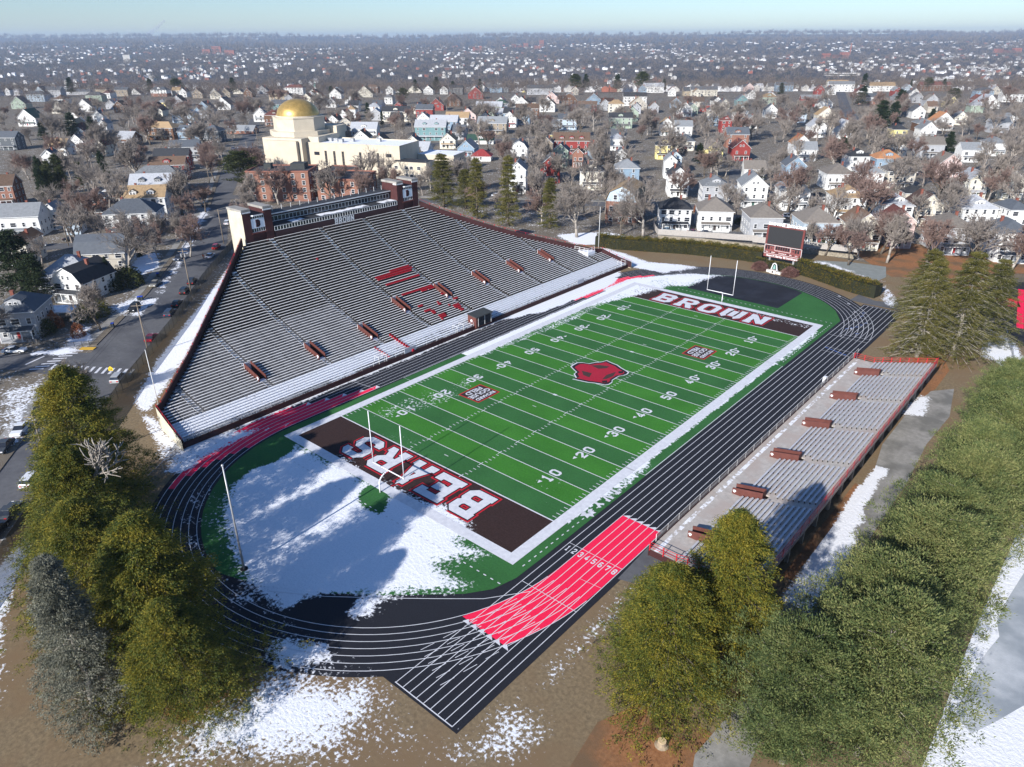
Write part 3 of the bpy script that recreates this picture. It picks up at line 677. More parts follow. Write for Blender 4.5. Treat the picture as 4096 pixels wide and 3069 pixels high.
# ================================================================== WEST GRANDSTAND
TERR_OLD = snowy('weathered_terrace', b_two((.008, .0075, .007), (.030, .027, .025), 1.6, .5, (.014, .013, .012)), .9, 2.2, 1.1)
TERR_NEW = snowy('renewed_terrace', b_two((.13, .13, .135), (.20, .20, .205), 1.0, .3, (.10, .10, .105)), .8, 2.0)
AISLE = snowy('aisle_steps', b_two((.22, .20, .18), (.38, .36, .33), 1.5), .9, 3, 1.3)
BENCH = M('bench_aluminium', (.84, .82, .80), (.62, .60, .58), .8, .55)
MESHM, n_, l_, b_ = nodes_of('chain_link', .6, .3)
b_.inputs[0].default_value = (.13, .12, .11, 1)
_t = n_.new('ShaderNodeBsdfTransparent'); _m = n_.new('ShaderNodeMixShader'); _m.inputs[0].default_value = .45
l_.new(_t.outputs[0], _m.inputs[1]); l_.new(b_.outputs[0], _m.inputs[2]); l_.new(_m.outputs[0], n_['Material Output'].inputs[0])
SCREENM = MESHM.copy(); SCREENM.name = 'windscreen_mesh'
for q in SCREENM.node_tree.nodes:
    if q.type == 'MIX_SHADER': q.inputs[0].default_value = .8
    if q.type == 'BSDF_PRINCIPLED': q.inputs[0].default_value = (.30, .27, .25, 1)
REDMESH = MESHM.copy(); REDMESH.name = 'red_mesh'
for q in REDMESH.node_tree.nodes:
    if q.type == 'MIX_SHADER': q.inputs[0].default_value = .5
    if q.type == 'BSDF_PRINCIPLED': q.inputs[0].default_value = (.62, .12, .12, 1)
XF = -35.6
def prof(x): d = XF-x; return 1.0+.165*d+.0055*d*d
LB = [(-34.5,-70.1),(-45.2,-68.9),(-45.9,-67.7),(-49.8,-63.5),(-55.4,-57.2),(-63.1,-48.8),(-72.6,-37.8),(-80.2,-28.9)]
RB = [(-34.2,67.4),(-44.8,67.6),(-46.0,64.8),(-48.4,63.0),(-56.4,54.6),(-62.2,47.3),(-68.3,40.2),(-72.6,35.2),(-76.4,30.6),(-80.2,26.4)]
def interp(tab, x):
    for (xa, ya), (xb, yb) in zip(tab, tab[1:]):
        if xb <= x <= xa: return ya+(yb-ya)*(x-xa)/(xb-xa)
    return tab[0][1] if x > tab[0][0] else tab[-1][1]
stand = empty('grandstand', (XF, 0, 0), 0, 'huge concave open concrete grandstand with long aluminium bench rows and snow on its lowest steps', 'grandstand')
def W2(mb):  # world-coordinate geometry parented to a thing placed at XF
    mb.v = [(x-XF, y, z) for x, y, z in mb.v]; return mb
PORT = [(-50.0, -43.55, 'B | C'), (-36.25, -43.5, 'C | D'), (-22.3, -43.5, 'D | E'), (-8.3, -48.3, 'E | F'), (5.5, -48.3, 'F | G'), (19.3, -48.3, 'G | H'), (33.0, -48.2, 'H | I'), (46.8, -48.2, 'I | J')]
PW, PL = 1.35, 5.0
AIS = [-63.2, -49.3, -35.6, -21.6, -7.6, 6.2, 20.0, 33.7, 47.5, 60.6]
RW = .765
rows = [(-41.0-RW*i, -41.0-RW*(i+1)) for i in range(51)]
low = [(-35.6-.771*i, -35.6-.771*(i+1)) for i in range(7)]
def cuts(y0, y1, xa, xb, pad=0, aisle=0):
    """intervals of [y0,y1] left after removing portals (and aisles)"""
    holes = []
    for py, pf, _ in PORT:
        if xb < pf+pad*.3 and xa > pf-PL-pad*.3: holes.append((py-.1-pad, py+PW+.1+pad))
    if aisle:
        for a in AIS: holes.append((a-aisle, a+aisle))
    holes.sort(); out = []; c = y0
    for a, b in holes:
        if b < c: continue
        if a > y1: break
        if a > c: out.append((c, a))
        c = max(c, b)
    if c < y1: out.append((c, y1))
    return [(a, b) for a, b in out if b-a > .25]
def terrace(name, sel, mat, snowval):
    mb = MB(); sv = []
    for xa, xb in low+rows:
        xm = (xa+xb)/2; z = prof(xa); zp = prof(xa+.77) if xa < XF-.1 else 0; y0, y1 = interp(LB, xm), interp(RB, xm)
        for a, b in cuts(y0, y1, xa, xb):
            k = max(1, int((b-a)/3)); seg = [a+(b-a)*i/k for i in range(k+1)]
            for c, d in zip(seg, seg[1:]):
                if not sel(xm, (c+d)/2): continue
                mb.poly([(xb, c, z), (xa, c, z), (xa, d, z), (xb, d, z)]); mb.poly([(xa, c, zp), (xa, d, zp), (xa, d, z), (xa, c, z)])
                sv += [snowval(xm, (c+d)/2)]*8
    W2(mb); o = mb.build(name, mat, stand); a = o.data.attributes.new('snow', 'FLOAT', 'POINT'); a.data.foreach_set('value', sv); return o
is_new = lambda x, y: y < -21.6 and x > -58.6 and x < -41
is_low = lambda x, y: x >= -41.0
def snow_low(x, y):
    if x > -37.4: return .62 if abs(y+20) > 12 else .45
    return .95 if not (-22 < y < 2 and x > -39) else .6
terrace('old_terrace', lambda x, y: not is_new(x, y) and not is_low(x, y), TERR_OLD, lambda x, y: (.16 if x < -60 else .20)+(.18 if y > 44 else 0)+(.25 if y < -60 else 0))
terrace('renewed_terrace', is_new, TERR_NEW, lambda x, y: .08+(.3 if y < -62 else 0))
terrace('snowy_front_steps', is_low, TERR_NEW, snow_low)
# bench rows
for i, (xa, xb) in enumerate(rows):
    mb = MB(); z = prof(xa); y0, y1 = interp(LB, xb)+.5, interp(RB, xb)-.5
    for a, b in cuts(y0, y1, xa, xb, .25, .62):
        xs = xa-.34; mb.box(xs-.14, xs+.14, a, b, z+.40, z+.45)
        k = max(1, int((b-a)/2.2))
        for j in range(k+1):
            yy = a+.15+(b-a-.3)*j/k; mb.box(xs-.1, xs+.1, yy-.04, yy+.04, z, z+.395, 1)
    W2(mb).build('bench_row', [BENCH, M('bench_leg', (.08, .075, .07))], stand)
mb = MB()
for i, (xa, xb) in enumerate(low):
    z = prof(xa)
    for a, b in cuts(interp(LB, xb)+.4, interp(RB, xb)-.4, xa, xb, .2, 0): mb.box(xa-.5, xa-.12, a, b, z+.30, z+.36)
W2(mb); o = mb.build('snow_capped_bench_row', AISLE, stand); a = o.data.attributes.new('snow', 'FLOAT', 'POINT'); a.data.foreach_set('value', [.78]*len(o.data.vertices))
# aisles
for ay in AIS:
    mb = MB()
    for xa, xb in rows:
        if not (interp(LB, xb)+.6 < ay < interp(RB, xb)-.6): continue
        if any(abs(py+PW/2-ay) < 1.2 and xb < pf+.2 and xa > pf-PL-.2 for py, pf, _ in PORT): continue
        z = prof(xa); mb.box(xb+.02, xb+.40, ay-.5, ay+.5, z+.002, z+(prof(xb)-z)*.55)
    if not mb.v: continue
    W2(mb); o = mb.build('aisle_steps', AISLE, stand); a = o.data.attributes.new('snow', 'FLOAT', 'POINT'); a.data.foreach_set('value', rng.uniform(.35, .8, len(o.data.vertices)).astype(np.float32))
# portals
for py, pf, txt in PORT:
    mb = MB(); pb = pf-PL; zf, zb = prof(pf), prof(pb)
    for y0, y1 in ((py-.1, py), (py+PW, py+PW+.1)):
        mb.prism([(pf, y0), (pf, y1), (pb, y1), (pb, y0)], [zf-.3, zf-.3, zf-.3, zf-.3], [zf+1.0, zf+1.0, zb+1.15, zb+1.15])
    W2(mb); po = mb.build('entrance_portal', BROWNP, stand)
    mb = MB(); mb.box(pb-.1, pb, py-.1, py+PW+.1, zf-.3, zb+1.0); W2(mb).build('sign_board', WHITE, po)
    mb = MB(); mb.box(pb+1.8, pf-.9, py, py+PW, zf-.32, zf-.28); mb.box(pb, pb+1.8, py, py+PW, zf-.32, zf-.25); W2(mb).build('passage_shade_floor', BLACKP, po)  # black colour stands in for the shade down in the passage recess
    mb = MB(); mb.box(pf-.9, pf+.0, py, py+PW, zf-.3, zf+.03); W2(mb).build('snow_patch', SNOWM, po)
    textobj('section_lettering', txt, .55, (pb+.03-XF, py+PW/2, zb+.62), (math.pi/2, 0, math.pi/2), BLACKP, po, off=.01)
    mb = MB(); mb.tube((pf-.5, py-.13, zf+.55), (pf-.5, py-.1, zf+.55), .26, n=12)
    for k in range(4): mb.tube((pf-.5+.28*math.cos(R_(30+40*k)), py-.13, zf+.55+.3*math.sin(R_(30+40*k))), (pf-.5+.28*math.cos(R_(30+40*k)), py-.1, zf+.55+.3*math.sin(R_(30+40*k))), .09, n=8)
    W2(mb).build('paw_emblem', WHITE, po)
# side parapets (cream outside, maroon inside) down to the ground
def parapet(tab, sgn):
    mb = MB(); t = .28
    for (xa, ya), (xb, yb) in zip(tab, tab[1:]):
        d = Vector((xb-xa, yb-ya)); k = max(1, int(d.length/1.6)); nn = Vector((-d.y, d.x)).normalized()*t
        if nn.y*sgn < 0: nn = -nn
        for i in range(k):
            p = Vector((xa, ya)).lerp(Vector((xb, yb)), i/k); q = Vector((xa, ya)).lerp(Vector((xb, yb)), (i+1)/k); P2, Q2 = p+nn, q+nn
            zp, zq = prof(p.x)+1.15, prof(q.x)+1.15
            ring = [(p, q, 0), (Q2, P2, 1)]
            mb.poly([(*p, prof(p.x)-.6), (*q, prof(q.x)-.6), (*q, zq), (*p, zp)], 0)
            mb.poly([(*Q2, 0), (*P2, 0), (*P2, zp), (*Q2, zq)], 1); mb.poly([(*p, zp), (*q, zq), (*Q2, zq), (*P2, zp)], 0)
    W2(mb).build('side_wall', [MAROON, CREAM], stand)
    mb = MB(); pts = []
    for (xa, ya), (xb, yb) in zip(tab, tab[1:]):
        k = max(1, int(math.hypot(xb-xa, yb-ya)/2.6)); pts += [(xa+(xb-xa)*i/k, ya+(yb-ya)*i/k) for i in range(k)]
    pts.append(tab[-1])
    P3 = [Vector((x, y+sgn*.14, prof(x)+1.15)) for x, y in pts]
    for p in P3[1:-1]: mb.tube(p, p+Vector((0, 0, .5)), .07, n=4)
    for p, q in zip(P3, P3[1:]): mb.tube(p+Vector((0, 0, .45)), q+Vector((0, 0, .45)), .03, n=4)
    W2(mb).build('side_railing', REDRAIL, stand)
parapet(LB, -1); parapet(RB, 1)
mb = MB(); mb.box(XF, XF+.35, -70.1, 67.4, 0, 1.02); W2(mb).build('front_wall', MAROON, stand)
mb = MB()
for i in range(46): y = -68+i*3; mb.tube((XF+.15, y, 1.0), (XF+.15, y, 2.0), .035, n=4)
for z in (1.5, 2.0): mb.tube((XF+.15, -69.5, z), (XF+.15, 67, z), .025, n=4)
W2(mb).build('front_railing', TRIM, stand)
mb = MB(); mb.poly([(XF+.17, -69.5, 1.02), (XF+.17, -40, 1.02), (XF+.17, -40, 2.0), (XF+.17, -69.5, 2.0)]); W2(mb).build('front_fence_mesh', MESHM, stand)
for y in (-19, 43.5):
    mb = MB(); mb.box(XF+.2, XF+.3, y-1.6, y+1.6, 1.05, 2.2); W2(mb).build('notice_board', M('notice_grey', (.5, .52, .56)), stand)
mb = MB()  # steps and gates in the front railing
for y in (-26.5, -3.5, 65):
    for k in (-1, 1): mb.tube((XF-1.2, y+k, 1.2), (XF-1.2, y+k, 2.6), .05, n=4); mb.tube((XF+.2, y+k, 1.0), (XF+.2, y+k, 2.6), .05, n=4); mb.tube((XF-1.2, y+k, 2.55), (XF+.2, y+k, 2.4), .04, n=4)
W2(mb).build('gate_rails', TRIM, stand)
# corner stair landing with white rails at the far low end
mb = MB(); mb.box(-50.5, -45.2, 60.8, 64.5, 2.0, 4.15); W2(mb); o = mb.build('corner_landing', AISLE, stand); a = o.data.attributes.new('snow', 'FLOAT', 'POINT'); a.data.foreach_set('value', [.9]*8)
mb = MB()
for x, y in ((-50.2,61),(-48.5,61),(-46.8,61),(-45.4,61),(-45.4,63),(-45.4,64.4)): mb.tube((x, y, 4.1), (x, y, 5.4), .07, n=4)
for z in (4.8, 5.35): mb.tube((-50.2,61,z), (-45.4,61,z), .05, n=4); mb.tube((-45.4,61,z), (-45.4,64.4,z), .05, n=4)
W2(mb).build('landing_rail', TRIM, stand)
# red folding chairs fixed to benches
chair_mb = MB(); chair_mb.box(-.2, .2, -.22, .22, 0, .07); chair_mb.box(-.24, -.17, -.22, .22, .05, .42)
CHM = chair_mb.mesh('red_seat_block', M('red_seat', (.42, .015, .03), (.33, .01, .02), 4))
def seats(x, y0, y1):
    r = min(rows, key=lambda q: abs(q[0]-.3-x)); z = prof(r[0])+.455; k = max(1, int(round((y1-y0)/.5)))
    return [(r[0]-.34, y0+.25+j*.5, z) for j in range(k)]
SL = []
for x in (-61.2, -60.4): SL += seats(x, -6.2, 6.0 if x == -61.2 else 5.0)
SL += seats(-61.9, -1.0, 5.6)
SL += seats(-58.3, -5.6, 5.6); SL += seats(-53.5, -4.7, 5.2); SL += seats(-52.7, 3.2, 5.3)
for x, a, b in ((-52.6,.9,2.8),(-49.8,4.6,6),(-48.4,-4.5,-3),(-47.6,1,1.6),(-46.6,.6,1.4),(-47,5.8,7.2),(-44.6,3.4,5.2),(-43.9,3.2,5),(-43.1,3.6,4.4),(-42.4,3.6,4.4),(-44.8,2.6,3),(-45.7,-4.6,-2.6),(-45,-3.2,-2.4),(-44.2,-3.4,-2.6),(-42.7,-3.0,-.6),(-42,-3.2,-1),(-41.4,-3.5,-3),(-43.2,-1,-.5),(-71,-15.6,-15)): SL += seats(x, a, b)
mb = MB()
for x, y, z in SL: mb.box(x-.2, x+.2, y-.22, y+.22, z, z+.07); mb.box(x-.25, x-.18, y-.22, y+.22, z+.05, z+.42)
W2(mb).build('red_seat_blocks', M('red_seat', (.42, .015, .03)), stand)
mb = MB()
for i in range(11): x = -42.6+i*.75; y = -17.2+i*.0; mb.box(x-.15, x+.15, -18.4-i*.02, -17.9-i*.02, prof(x)+.12, prof(x)+.62)
for i in range(7): x = -40.5+i*.72; mb.box(x-.14, x+.14, -24.4, -24.0, prof(x)+.1, prof(x)+.5)
W2(mb).build('red_rope_posts', M('red_seat', (.42, .015, .03)), stand)

# ------------------------------------------------------------------ towers and press box
def tower(cy, label):
    t = empty('stand_tower', (-80.1, cy, 0), 0, label, 'tower', 'twin towers of the grandstand')
    mb = MB()   # two end piers and the wall between, local x backwards negative
    for y0, y1 in ((-3.8, -1.75), (1.75, 3.8)): mb.box(-6.2, 0, y0, y1, .0, 26.2)
    mb.box(-5.8, -.35, -1.74, 1.74, .0, 25.2)
    mb.v = [v for v in mb.v]
    nf = []
    for k, f in enumerate(mb.f):
        nrm = (Vector(mb.v[f[1]])-Vector(mb.v[f[0]])).cross(Vector(mb.v[f[2]])-Vector(mb.v[f[1]])).normalized()
        mb.m[k] = 1 if (cy < 0 and nrm.y < -.5 and mb.v[f[0]][1] < -3) or nrm.x < -.5 else 0
    mb.build('tower_walls', [M('tower_brick', (.075, .025, .024), (.045, .014, .014), 1.2, .8, .2), CREAM], t)
    mb = MB()
    for y0, y1 in ((-3.8, -1.75), (1.75, 3.8)): mb.box(-6.35, .12, y0-.12, y1+.12, 26.2, 26.75)
    mb.build('pier_cap', CONC, t)
    mb = MB()
    for y0, y1 in ((-3.8, -1.75), (1.75, 3.8)): mb.box(.0, .14, y0-.14, y1+.14, 25.85, 26.15); mb.box(-1.4 if y0 < 0 else -6.2, .14, y0-.14 if y0 < 0 else y1, y0 if y0 < 0 else y1+.14, 25.85, 26.15)
    mb.build('white_band', TRIM, t)
    mb = MB(); mb.prism([(.35, -1.2), (.35, 1.2), (-.3, 1.85), (-5.8, 1.74), (-5.8, -1.74), (-.3, -1.85)], 24.95, 25.25, 0, 1); mb.build('lookout_roof', [TRIM, M('roof_felt', (.045, .045, .05), (.03, .03, .033), .6)], t)
    mb = MB(); mb.box(-.34, -.2, -1.74, 1.74, 24.3, 24.95); mb.box(-.34, -.2, -1.74, 1.74, 21.2, 22.1); g = mb.build('window_band', GLASS, t)
    mb = MB()
    for i in range(7):
        y = -1.74+3.48*i/6
        for z0, z1 in ((24.3, 24.95), (21.2, 22.1)): mb.box(-.2, -.12, y-.05, y+.05, z0, z1)
    for z in (21.15, 22.05, 24.25): mb.box(-.2, -.1, -1.74, 1.74, z, z+.08)
    mb.build('window_mullions', TRIM, g)
    mb = MB(); mb.box(-.3, -.05, -1.74, 1.74, 22.13, 24.22); p = mb.build('letter_panel', M('panel_white', (.72, .77, .82), (.66, .72, .78), 1), t)
    for w, x, mt in ((.62, -.02, BLACKP), (.47, 0.0, REDP), (.40, .02, BLACKP)):
        V, F = glyph_mesh('B', 1.45, w, 1.18, .85); me = bpy.data.meshes.new('letter'); me.from_pydata([(x, a, b+23.17) for a, b in V], [], F); me.materials.append(mt); link(bpy.data.objects.new('letter', me), p)
    mb = MB(); mb.box(-.3, .18, -2.0, 2.0, 20.85, 21.1); mb.build('window_sill', M('sill_brick', (.12, .035, .03)), t)
    return t
tower(-24.3, 'brick tower with pale side wall and letter panel, nearest the avenue')
tower(22.3, 'brick tower with letter panel at the press box end nearest the tall conifers')
pb = empty('press_box', (-80.1, -1.0, 0), 0, 'long two tier press box with window bands and snow patches, between the two stand towers', 'press box')
FELT = snowy('roof_felt_snow', b_two((.03, .032, .038), (.05, .052, .058), .8), .8, .5)
mb = MB(); mb.box(-.6, 0, -19.2, 19.2, 15, 20.6); mb.build('front_wall', M('press_metal', (.045, .017, .02), (.03, .012, .014), .5, .6), pb)
mb = MB(); mb.box(-.5, -.06, -19.2, 19.2, 20.6, 21.65); mb.build('lower_window_band', GLASS, pb)
mb = MB(); mb.box(-2.2, .0, -19.2, 19.2, 21.65, 21.8)
def snow_roof(name, x0, x1, y0, y1, z, val, z1=None):
    m = MB(); nx_, ny_ = 8, 60; sv = []
    for i in range(nx_):
        for j in range(ny_):
            a, b = x0+(x1-x0)*i/nx_, x0+(x1-x0)*(i+1)/nx_; c, d = y0+(y1-y0)*j/ny_, y0+(y1-y0)*(j+1)/ny_
            za, zb = (z, z) if z1 is None else (z+(z1-z)*i/nx_, z+(z1-z)*(i+1)/nx_)
            m.poly([(a, c, za), (b, c, zb), (b, d, zb), (a, d, za)]); sv += [val((a+b)/2, (c+d)/2)]*4
    o = m.build(name, FELT, pb); q = o.data.attributes.new('snow', 'FLOAT', 'POINT'); q.data.foreach_set('value', sv); return o
mb.build('lower_roof', M('roof_felt', (.045, .045, .05)), pb)
snow_roof('lower_roof_snow', -3.4, .05, -19.2, 19.2, 21.82, lambda x, y: .85-.25*abs(x+1.3) if y > -14 and math.sin(y*.32+1) > -.75 else .2)
mb = MB()
for i in range(49): y = -19.2+38.4*i/48; mb.box(-.06, .02, y-.05, y+.05, 20.6, 21.65)
for z in (20.58, 21.6): mb.box(-.06, .03, -19.2, 19.2, z, z+.09)
mb.build('lower_mullions', TRIM, pb)
mb = MB(); mb.box(-6.5, -3.4, -19.6, 19.4, 15, 24.0); mb.build('upper_block', M('press_metal', (.045, .017, .02)), pb)
mb = MB(); mb.box(-3.4, -3.3, -19.2, 19.2, 22.1, 23.3); mb.build('upper_window_band', GLASS, pb)
mb = MB()
for i in range(37): y = -19.2+38.4*i/36; mb.box(-3.32, -3.24, y-.05, y+.05, 22.1, 23.3)
for z in (22.05, 23.25): mb.box(-3.32, -3.22, -19.2, 19.2, z, z+.1)
mb.build('upper_mullions', TRIM, pb)
mb = MB(); mb.box(-6.8, -2.7, -19.8, 19.4, 24.0, 24.12, 0); mb.box(-2.7, -2.62, -19.8, 19.4, 23.9, 24.16, 1); mb.build('upper_roof', [M('roof_felt', (.045, .045, .05)), TRIM], pb)
mb = MB()
for i in range(15): mb.tube((-5.5, -18.5+i*2.65, 24.1), (-5.5, -18.5+i*2.65, 25.3), .06, n=5)
for z in (24.7, 25.2): mb.tube((-5.5,-18.5,z), (-5.5,18.6,z), .02, n=3)
mb.build('roof_posts', TRIM, pb)
for w, x, mt in ((.40, .012, BLACKP), (.29, .03, TRIM)):
    V, F = glyph_mesh('BROWN', 1.5, w, 1.22, .98); me = bpy.data.meshes.new('name_lettering'); me.from_pydata([(x, a+1.2, b+19.75) for a, b in V], [], F); me.materials.append(mt); link(bpy.data.objects.new('name_lettering', me), pb)
# small brown hut at the front rail
hut = empty('timing_hut', (-36.2, 3.9, 0), 0, 'small brown glazed hut breaking the front rail of the big grandstand', 'hut')
mb = MB(); mb.prism([(-1.3,-2.7),(1.4,-2.7),(1.4,2.7),(-1.3,2.7)], .5, [3.4, 3.1, 3.1, 3.4]); mb.build('hut_walls', BROWNP, hut)
mb = MB(); mb.prism([(-1.5,-2.9),(1.7,-2.9),(1.7,2.9),(-1.5,2.9)], [3.45,3.12,3.12,3.45], [3.6,3.27,3.27,3.6]); mb.build('hut_roof', M('hut_roof', (.05, .055, .055)), hut)
mb = MB(); mb.box(1.41, 1.45, -2.0, 2.4, .9, 2.9); g = mb.build('hut_window', GLASS, hut)
mb = MB(); [mb.box(1.45, 1.5, y-.06, y+.06, .8, 3.0) for y in (-2.0, .2, 2.4)]; mb.build('hut_window_frame', TRIM, g)
mb = MB(); mb.tube((-.1, -2.76, 2.1), (-.1, -2.7, 2.1), .32, n=12); mb.build('paw_emblem', WHITE, hut)

# ================================================================== EAST STAND
es = empty('low_grandstand', (38.5, 0, 0), 0, 'low open grandstand with pale aluminium benches, paved front walk and red rails beside the track', 'grandstand')
E0, E1 = -43.5, 38.6
DECK = snowy('deck_paving', b_two((.36, .33, .30), (.52, .48, .44), 1.3, .25, (.42, .36, .32)), .9, 1.5)
def ez(x): return 1.15 if x < 42.6 else 1.15+(x-42.6)*.27
def Wm(mb): mb.v = [(x-38.5, y, z) for x, y, z in mb.v]; return mb
mb = MB(); sv = []
k = 40
for i in range(k):
    a, b = E0+(E1-E0)*i/k, E0+(E1-E0)*(i+1)/k
    for x0, x1, s in ((38.62, 39.3, .25), (39.3, 39.9, .58), (39.9, 42.6, .22)):
        mb.poly([(x0, a, 1.15), (x1, a, 1.15), (x1, b, 1.15), (x0, b, 1.15)]); sv += [s+.06*math.sin(a)]*4
Wm(mb); o = mb.build('front_walk', DECK, es); q = o.data.attributes.new('snow', 'FLOAT', 'POINT'); q.data.foreach_set('value', sv)
mb = MB(); mb.box(38.5, 38.62, E0, E1, 0, 1.2); mb.box(38.62, 53, E0+.1, E0+.3, 0, 1.1); mb.box(38.62, 53, E1-.3, E1-.1, 0, 1.1); Wm(mb).build('front_wall', MAROON, es)
EP = [31.0, 17.25, 3.5, -10.1, -23.7, -37.2]
erows = [42.6+.74*i for i in range(15)]
mb = MB()
for x in erows:
    z = ez(x+.4)
    for a, b in [(E0, E1)]:
        segs = []; c = E0
        for py in sorted(EP):
            if x < 46.0: segs.append((c, py-.75)); c = py+.75
        segs.append((c, E1))
        for a, b in segs: mb.box(x, x+.74, a, b, z-.2, z)
Wm(mb); o = mb.build('stepped_deck', DECK, es); q = o.data.attributes.new('snow', 'FLOAT', 'POINT'); q.data.foreach_set('value', [.1]*len(o.data.vertices))
for i, x in enumerate(erows[:-1]):
    mb = MB(); z = ez(x+.4); c = E0+.6
    segs = []
    for py in sorted(EP):
        g = 1.15 if x < 46.4 else .85; yo = 0 if x < 46.4 else -.9
        segs.append((c, py+yo-g)); c = py+yo+g
    segs.append((c, E1-.6))
    for a, b in segs:
        mb.box(x+.34, x+.62, a, b, z+.38, z+.43)
        kk = int((b-a)/2.0)+1
        for j in range(kk): yy = a+.2+(b-a-.4)*j/max(1, kk-1); mb.box(x+.40, x+.56, yy-.05, yy+.05, z, z+.375, 1)
    Wm(mb).build('bench_row', [ALU, M('bench_leg', (.08, .075, .07))], es)
for py in EP:
    mb = MB(); x0, x1 = 41.2, 45.6
    for y in (py-.72, py+.62): mb.prism([(x0, y), (x1, y), (x1, y+.1), (x0, y+.1)], [.9, .9, .9, .9], [2.15, 3.05, 3.05, 2.15])
    mb.box(x1, x1+.1, py-.72, py+.72, .9, 3.05); Wm(mb); po = mb.build('entrance_portal', BROWNP, es)
    mb = MB(); mb.box(x0+.9, x1, py-.62, py+.62, 1.155, 1.18); Wm(mb).build('stair_well_shade', BLACKP, po)  # flat black sheet painted as the shade of a stair opening
    mb = MB(); c = (x0+.35, py-.76, 1.65); mb.tube(c, (c[0], c[1]+.04, c[2]), .17, n=12)
    for kq in range(4): t = R_(30+40*kq); mb.tube((c[0]+.21*math.cos(t), c[1], c[2]+.22*math.sin(t)), (c[0]+.21*math.cos(t), c[1]+.04, c[2]+.22*math.sin(t)), .07, n=8)
    Wm(mb).build('paw_emblem', WHITE, po)
    mb = MB()
    for x in erows[4:-1]: z = ez(x+.4); mb.box(x+.36, x+.72, py-1.4, py-.4, z, z+.1)
    Wm(mb).build('aisle_steps', DECK, es)
XB = erows[-1]+.74; ZB = ez(XB)
mb = MB()
n = 16
for i in range(n+1): y = E0+.5+(E1-E0-1)*i/n; mb.box(XB-1.0, XB-.55, y-.25, y+.25, 0, ZB-.5)
Wm(mb).build('support_columns', CONC, es)
mb = MB(); mb.box(XB-.1, XB+.05, E0, E1, ZB-.55, ZB+.02); mb.box(XB-1.1, XB-.15, E0, E1, ZB-.7, ZB-.3); Wm(mb).build('back_beam', M('beam', (.42, .36, .33), (.3, .25, .23)), es)
mb = MB(); mb.box(XB-2.2, XB-1.9, E0+1, E1-1, 0, ZB-1.1); Wm(mb).build('under_wall', MAROON, es)
mb = MB()
for i in range(29): y = E0+(E1-E0)*i/28; mb.box(XB-.03, XB+.05, y-.06, y+.06, ZB-.3, ZB+1.35)
for z in (.55, 1.3): mb.tube((XB, E0, ZB+z), (XB, E1, ZB+z), .035, n=4)
Wm(mb).build('back_rail', REDRAIL, es)
mb = MB(); mb.poly([(XB+.02, E0, ZB), (XB+.02, E1, ZB), (XB+.02, E1, ZB+1.3), (XB+.02, E0, ZB+1.3)]); Wm(mb).build('back_mesh', REDMESH, es)
for yy in (E1, E0):
    mb = MB(); xs = [38.7, 40.7]+[42.6+i*1.55 for i in range(8)]
    for x in xs: mb.box(x-.06, x+.06, yy-.06, yy+.06, ez(x)-.2, ez(x)+1.2)
    for z in (.35, .75, 1.15): mb.tube((38.7, yy, 1.15+z), (42.6, yy, 1.15+z), .035, n=4); mb.tube((42.6, yy, 1.15+z), (XB, yy, ZB+z), .035, n=4)
    Wm(mb).build('end_rail', REDRAIL, es)
fn = empty('track_fence', (38.5, 0, 0), 0, 'grey screened fence on posts between the track and the low grandstand', 'fence')
mb = MB(); mb.poly([(38.47, -41.5, 1.1), (38.47, 41.5, 1.1), (38.47, 41.5, 2.25), (38.47, -41.5, 2.25)]); Wm(mb).build('mesh_panel', SCREENM, fn)
for i in range(28):
    y = -41.5+i*83/27; mb = MB(); mb.tube((38.45, y, 0), (38.45, y, 2.3), .045, n=5); Wm(mb).build('fence_post', TRIM, fn)
mb = MB(); mb.tube((38.45, -41.5, 2.27), (38.45, 41.5, 2.27), .03, n=4); Wm(mb).build('top_rail', TRIM, fn)
bx = empty('timing_box', (38.2, 22.4, 0), 0, 'small white cabinet strapped to the screened track fence', 'cabinet'); mb = MB(); mb.box(-.3, .25, -.4, .4, 1.3, 2.5); mb.build('cabinet', WHITE, bx); mb = MB(); mb.box(-.33, -.3, -.3, .3, 1.4, 2.4); mb.build('door', TRIM, bx)

# ================================================================== goalposts, poles, scoreboard, bell
for s, lab in ((-1, 'tall white goalpost over the red outlined end zone nearest the snow covered bend'), (1, 'tall white goalpost in front of the black pad at the scoreboard end')):
    gp = empty('goalpost', (0, s*57.0, 0), 0, lab, 'goalpost', 'goalposts of the football field')
    mb = MB(); prev = None
    for i in range(9):
        t = i/8; p = Vector((0, -s*1.9*(1-math.cos(t*math.pi/2)), 1.5+1.55*math.sin(t*math.pi/2))); 
        if prev is None: mb.tube((0, 0, 0), p, .11, n=10)
        else: mb.tube(prev, p, .11, n=10)
        prev = p
    mb.build('gooseneck', WHITE, gp, smooth=True)
    mb = MB(); mb.tube((-3.6, -s*1.9, 3.05), (3.6, -s*1.9, 3.05), .09, n=8); mb.build('crossbar', WHITE, gp, smooth=True)
    for x in (-3.55, 3.55): mb = MB(); mb.tube((x, -s*1.9, 3.0), (x, -s*1.9, 12.0), .07, n=8); mb.build('upright', WHITE, gp, smooth=True)
def pole(name, x, y, h, r, mat, label, cat, group=None):
    t = empty(name, (x, y, 0), 0, label, cat, group); mb = MB(); mb.tube((0, 0, 0), (0, 0, h), r, r*.6, n=8); mb.build('pole', mat, t, smooth=True); return t
t = pole('flagpole', .1, -79.8, 15.7, .16, METAL, 'tall bare silver flagpole standing in the snow inside the near bend', 'flagpole'); mb = MB(); mb.lathe([(.1,0),(.18,.1),(.1,.25),(0,.28)], 8, (0, 0, 15.7)); mb.build('finial', METAL, t); mb = MB(); mb.tube((0,0,0),(0,0,.12),.5,n=16); mb.build('base_ring', BLACKP, t)
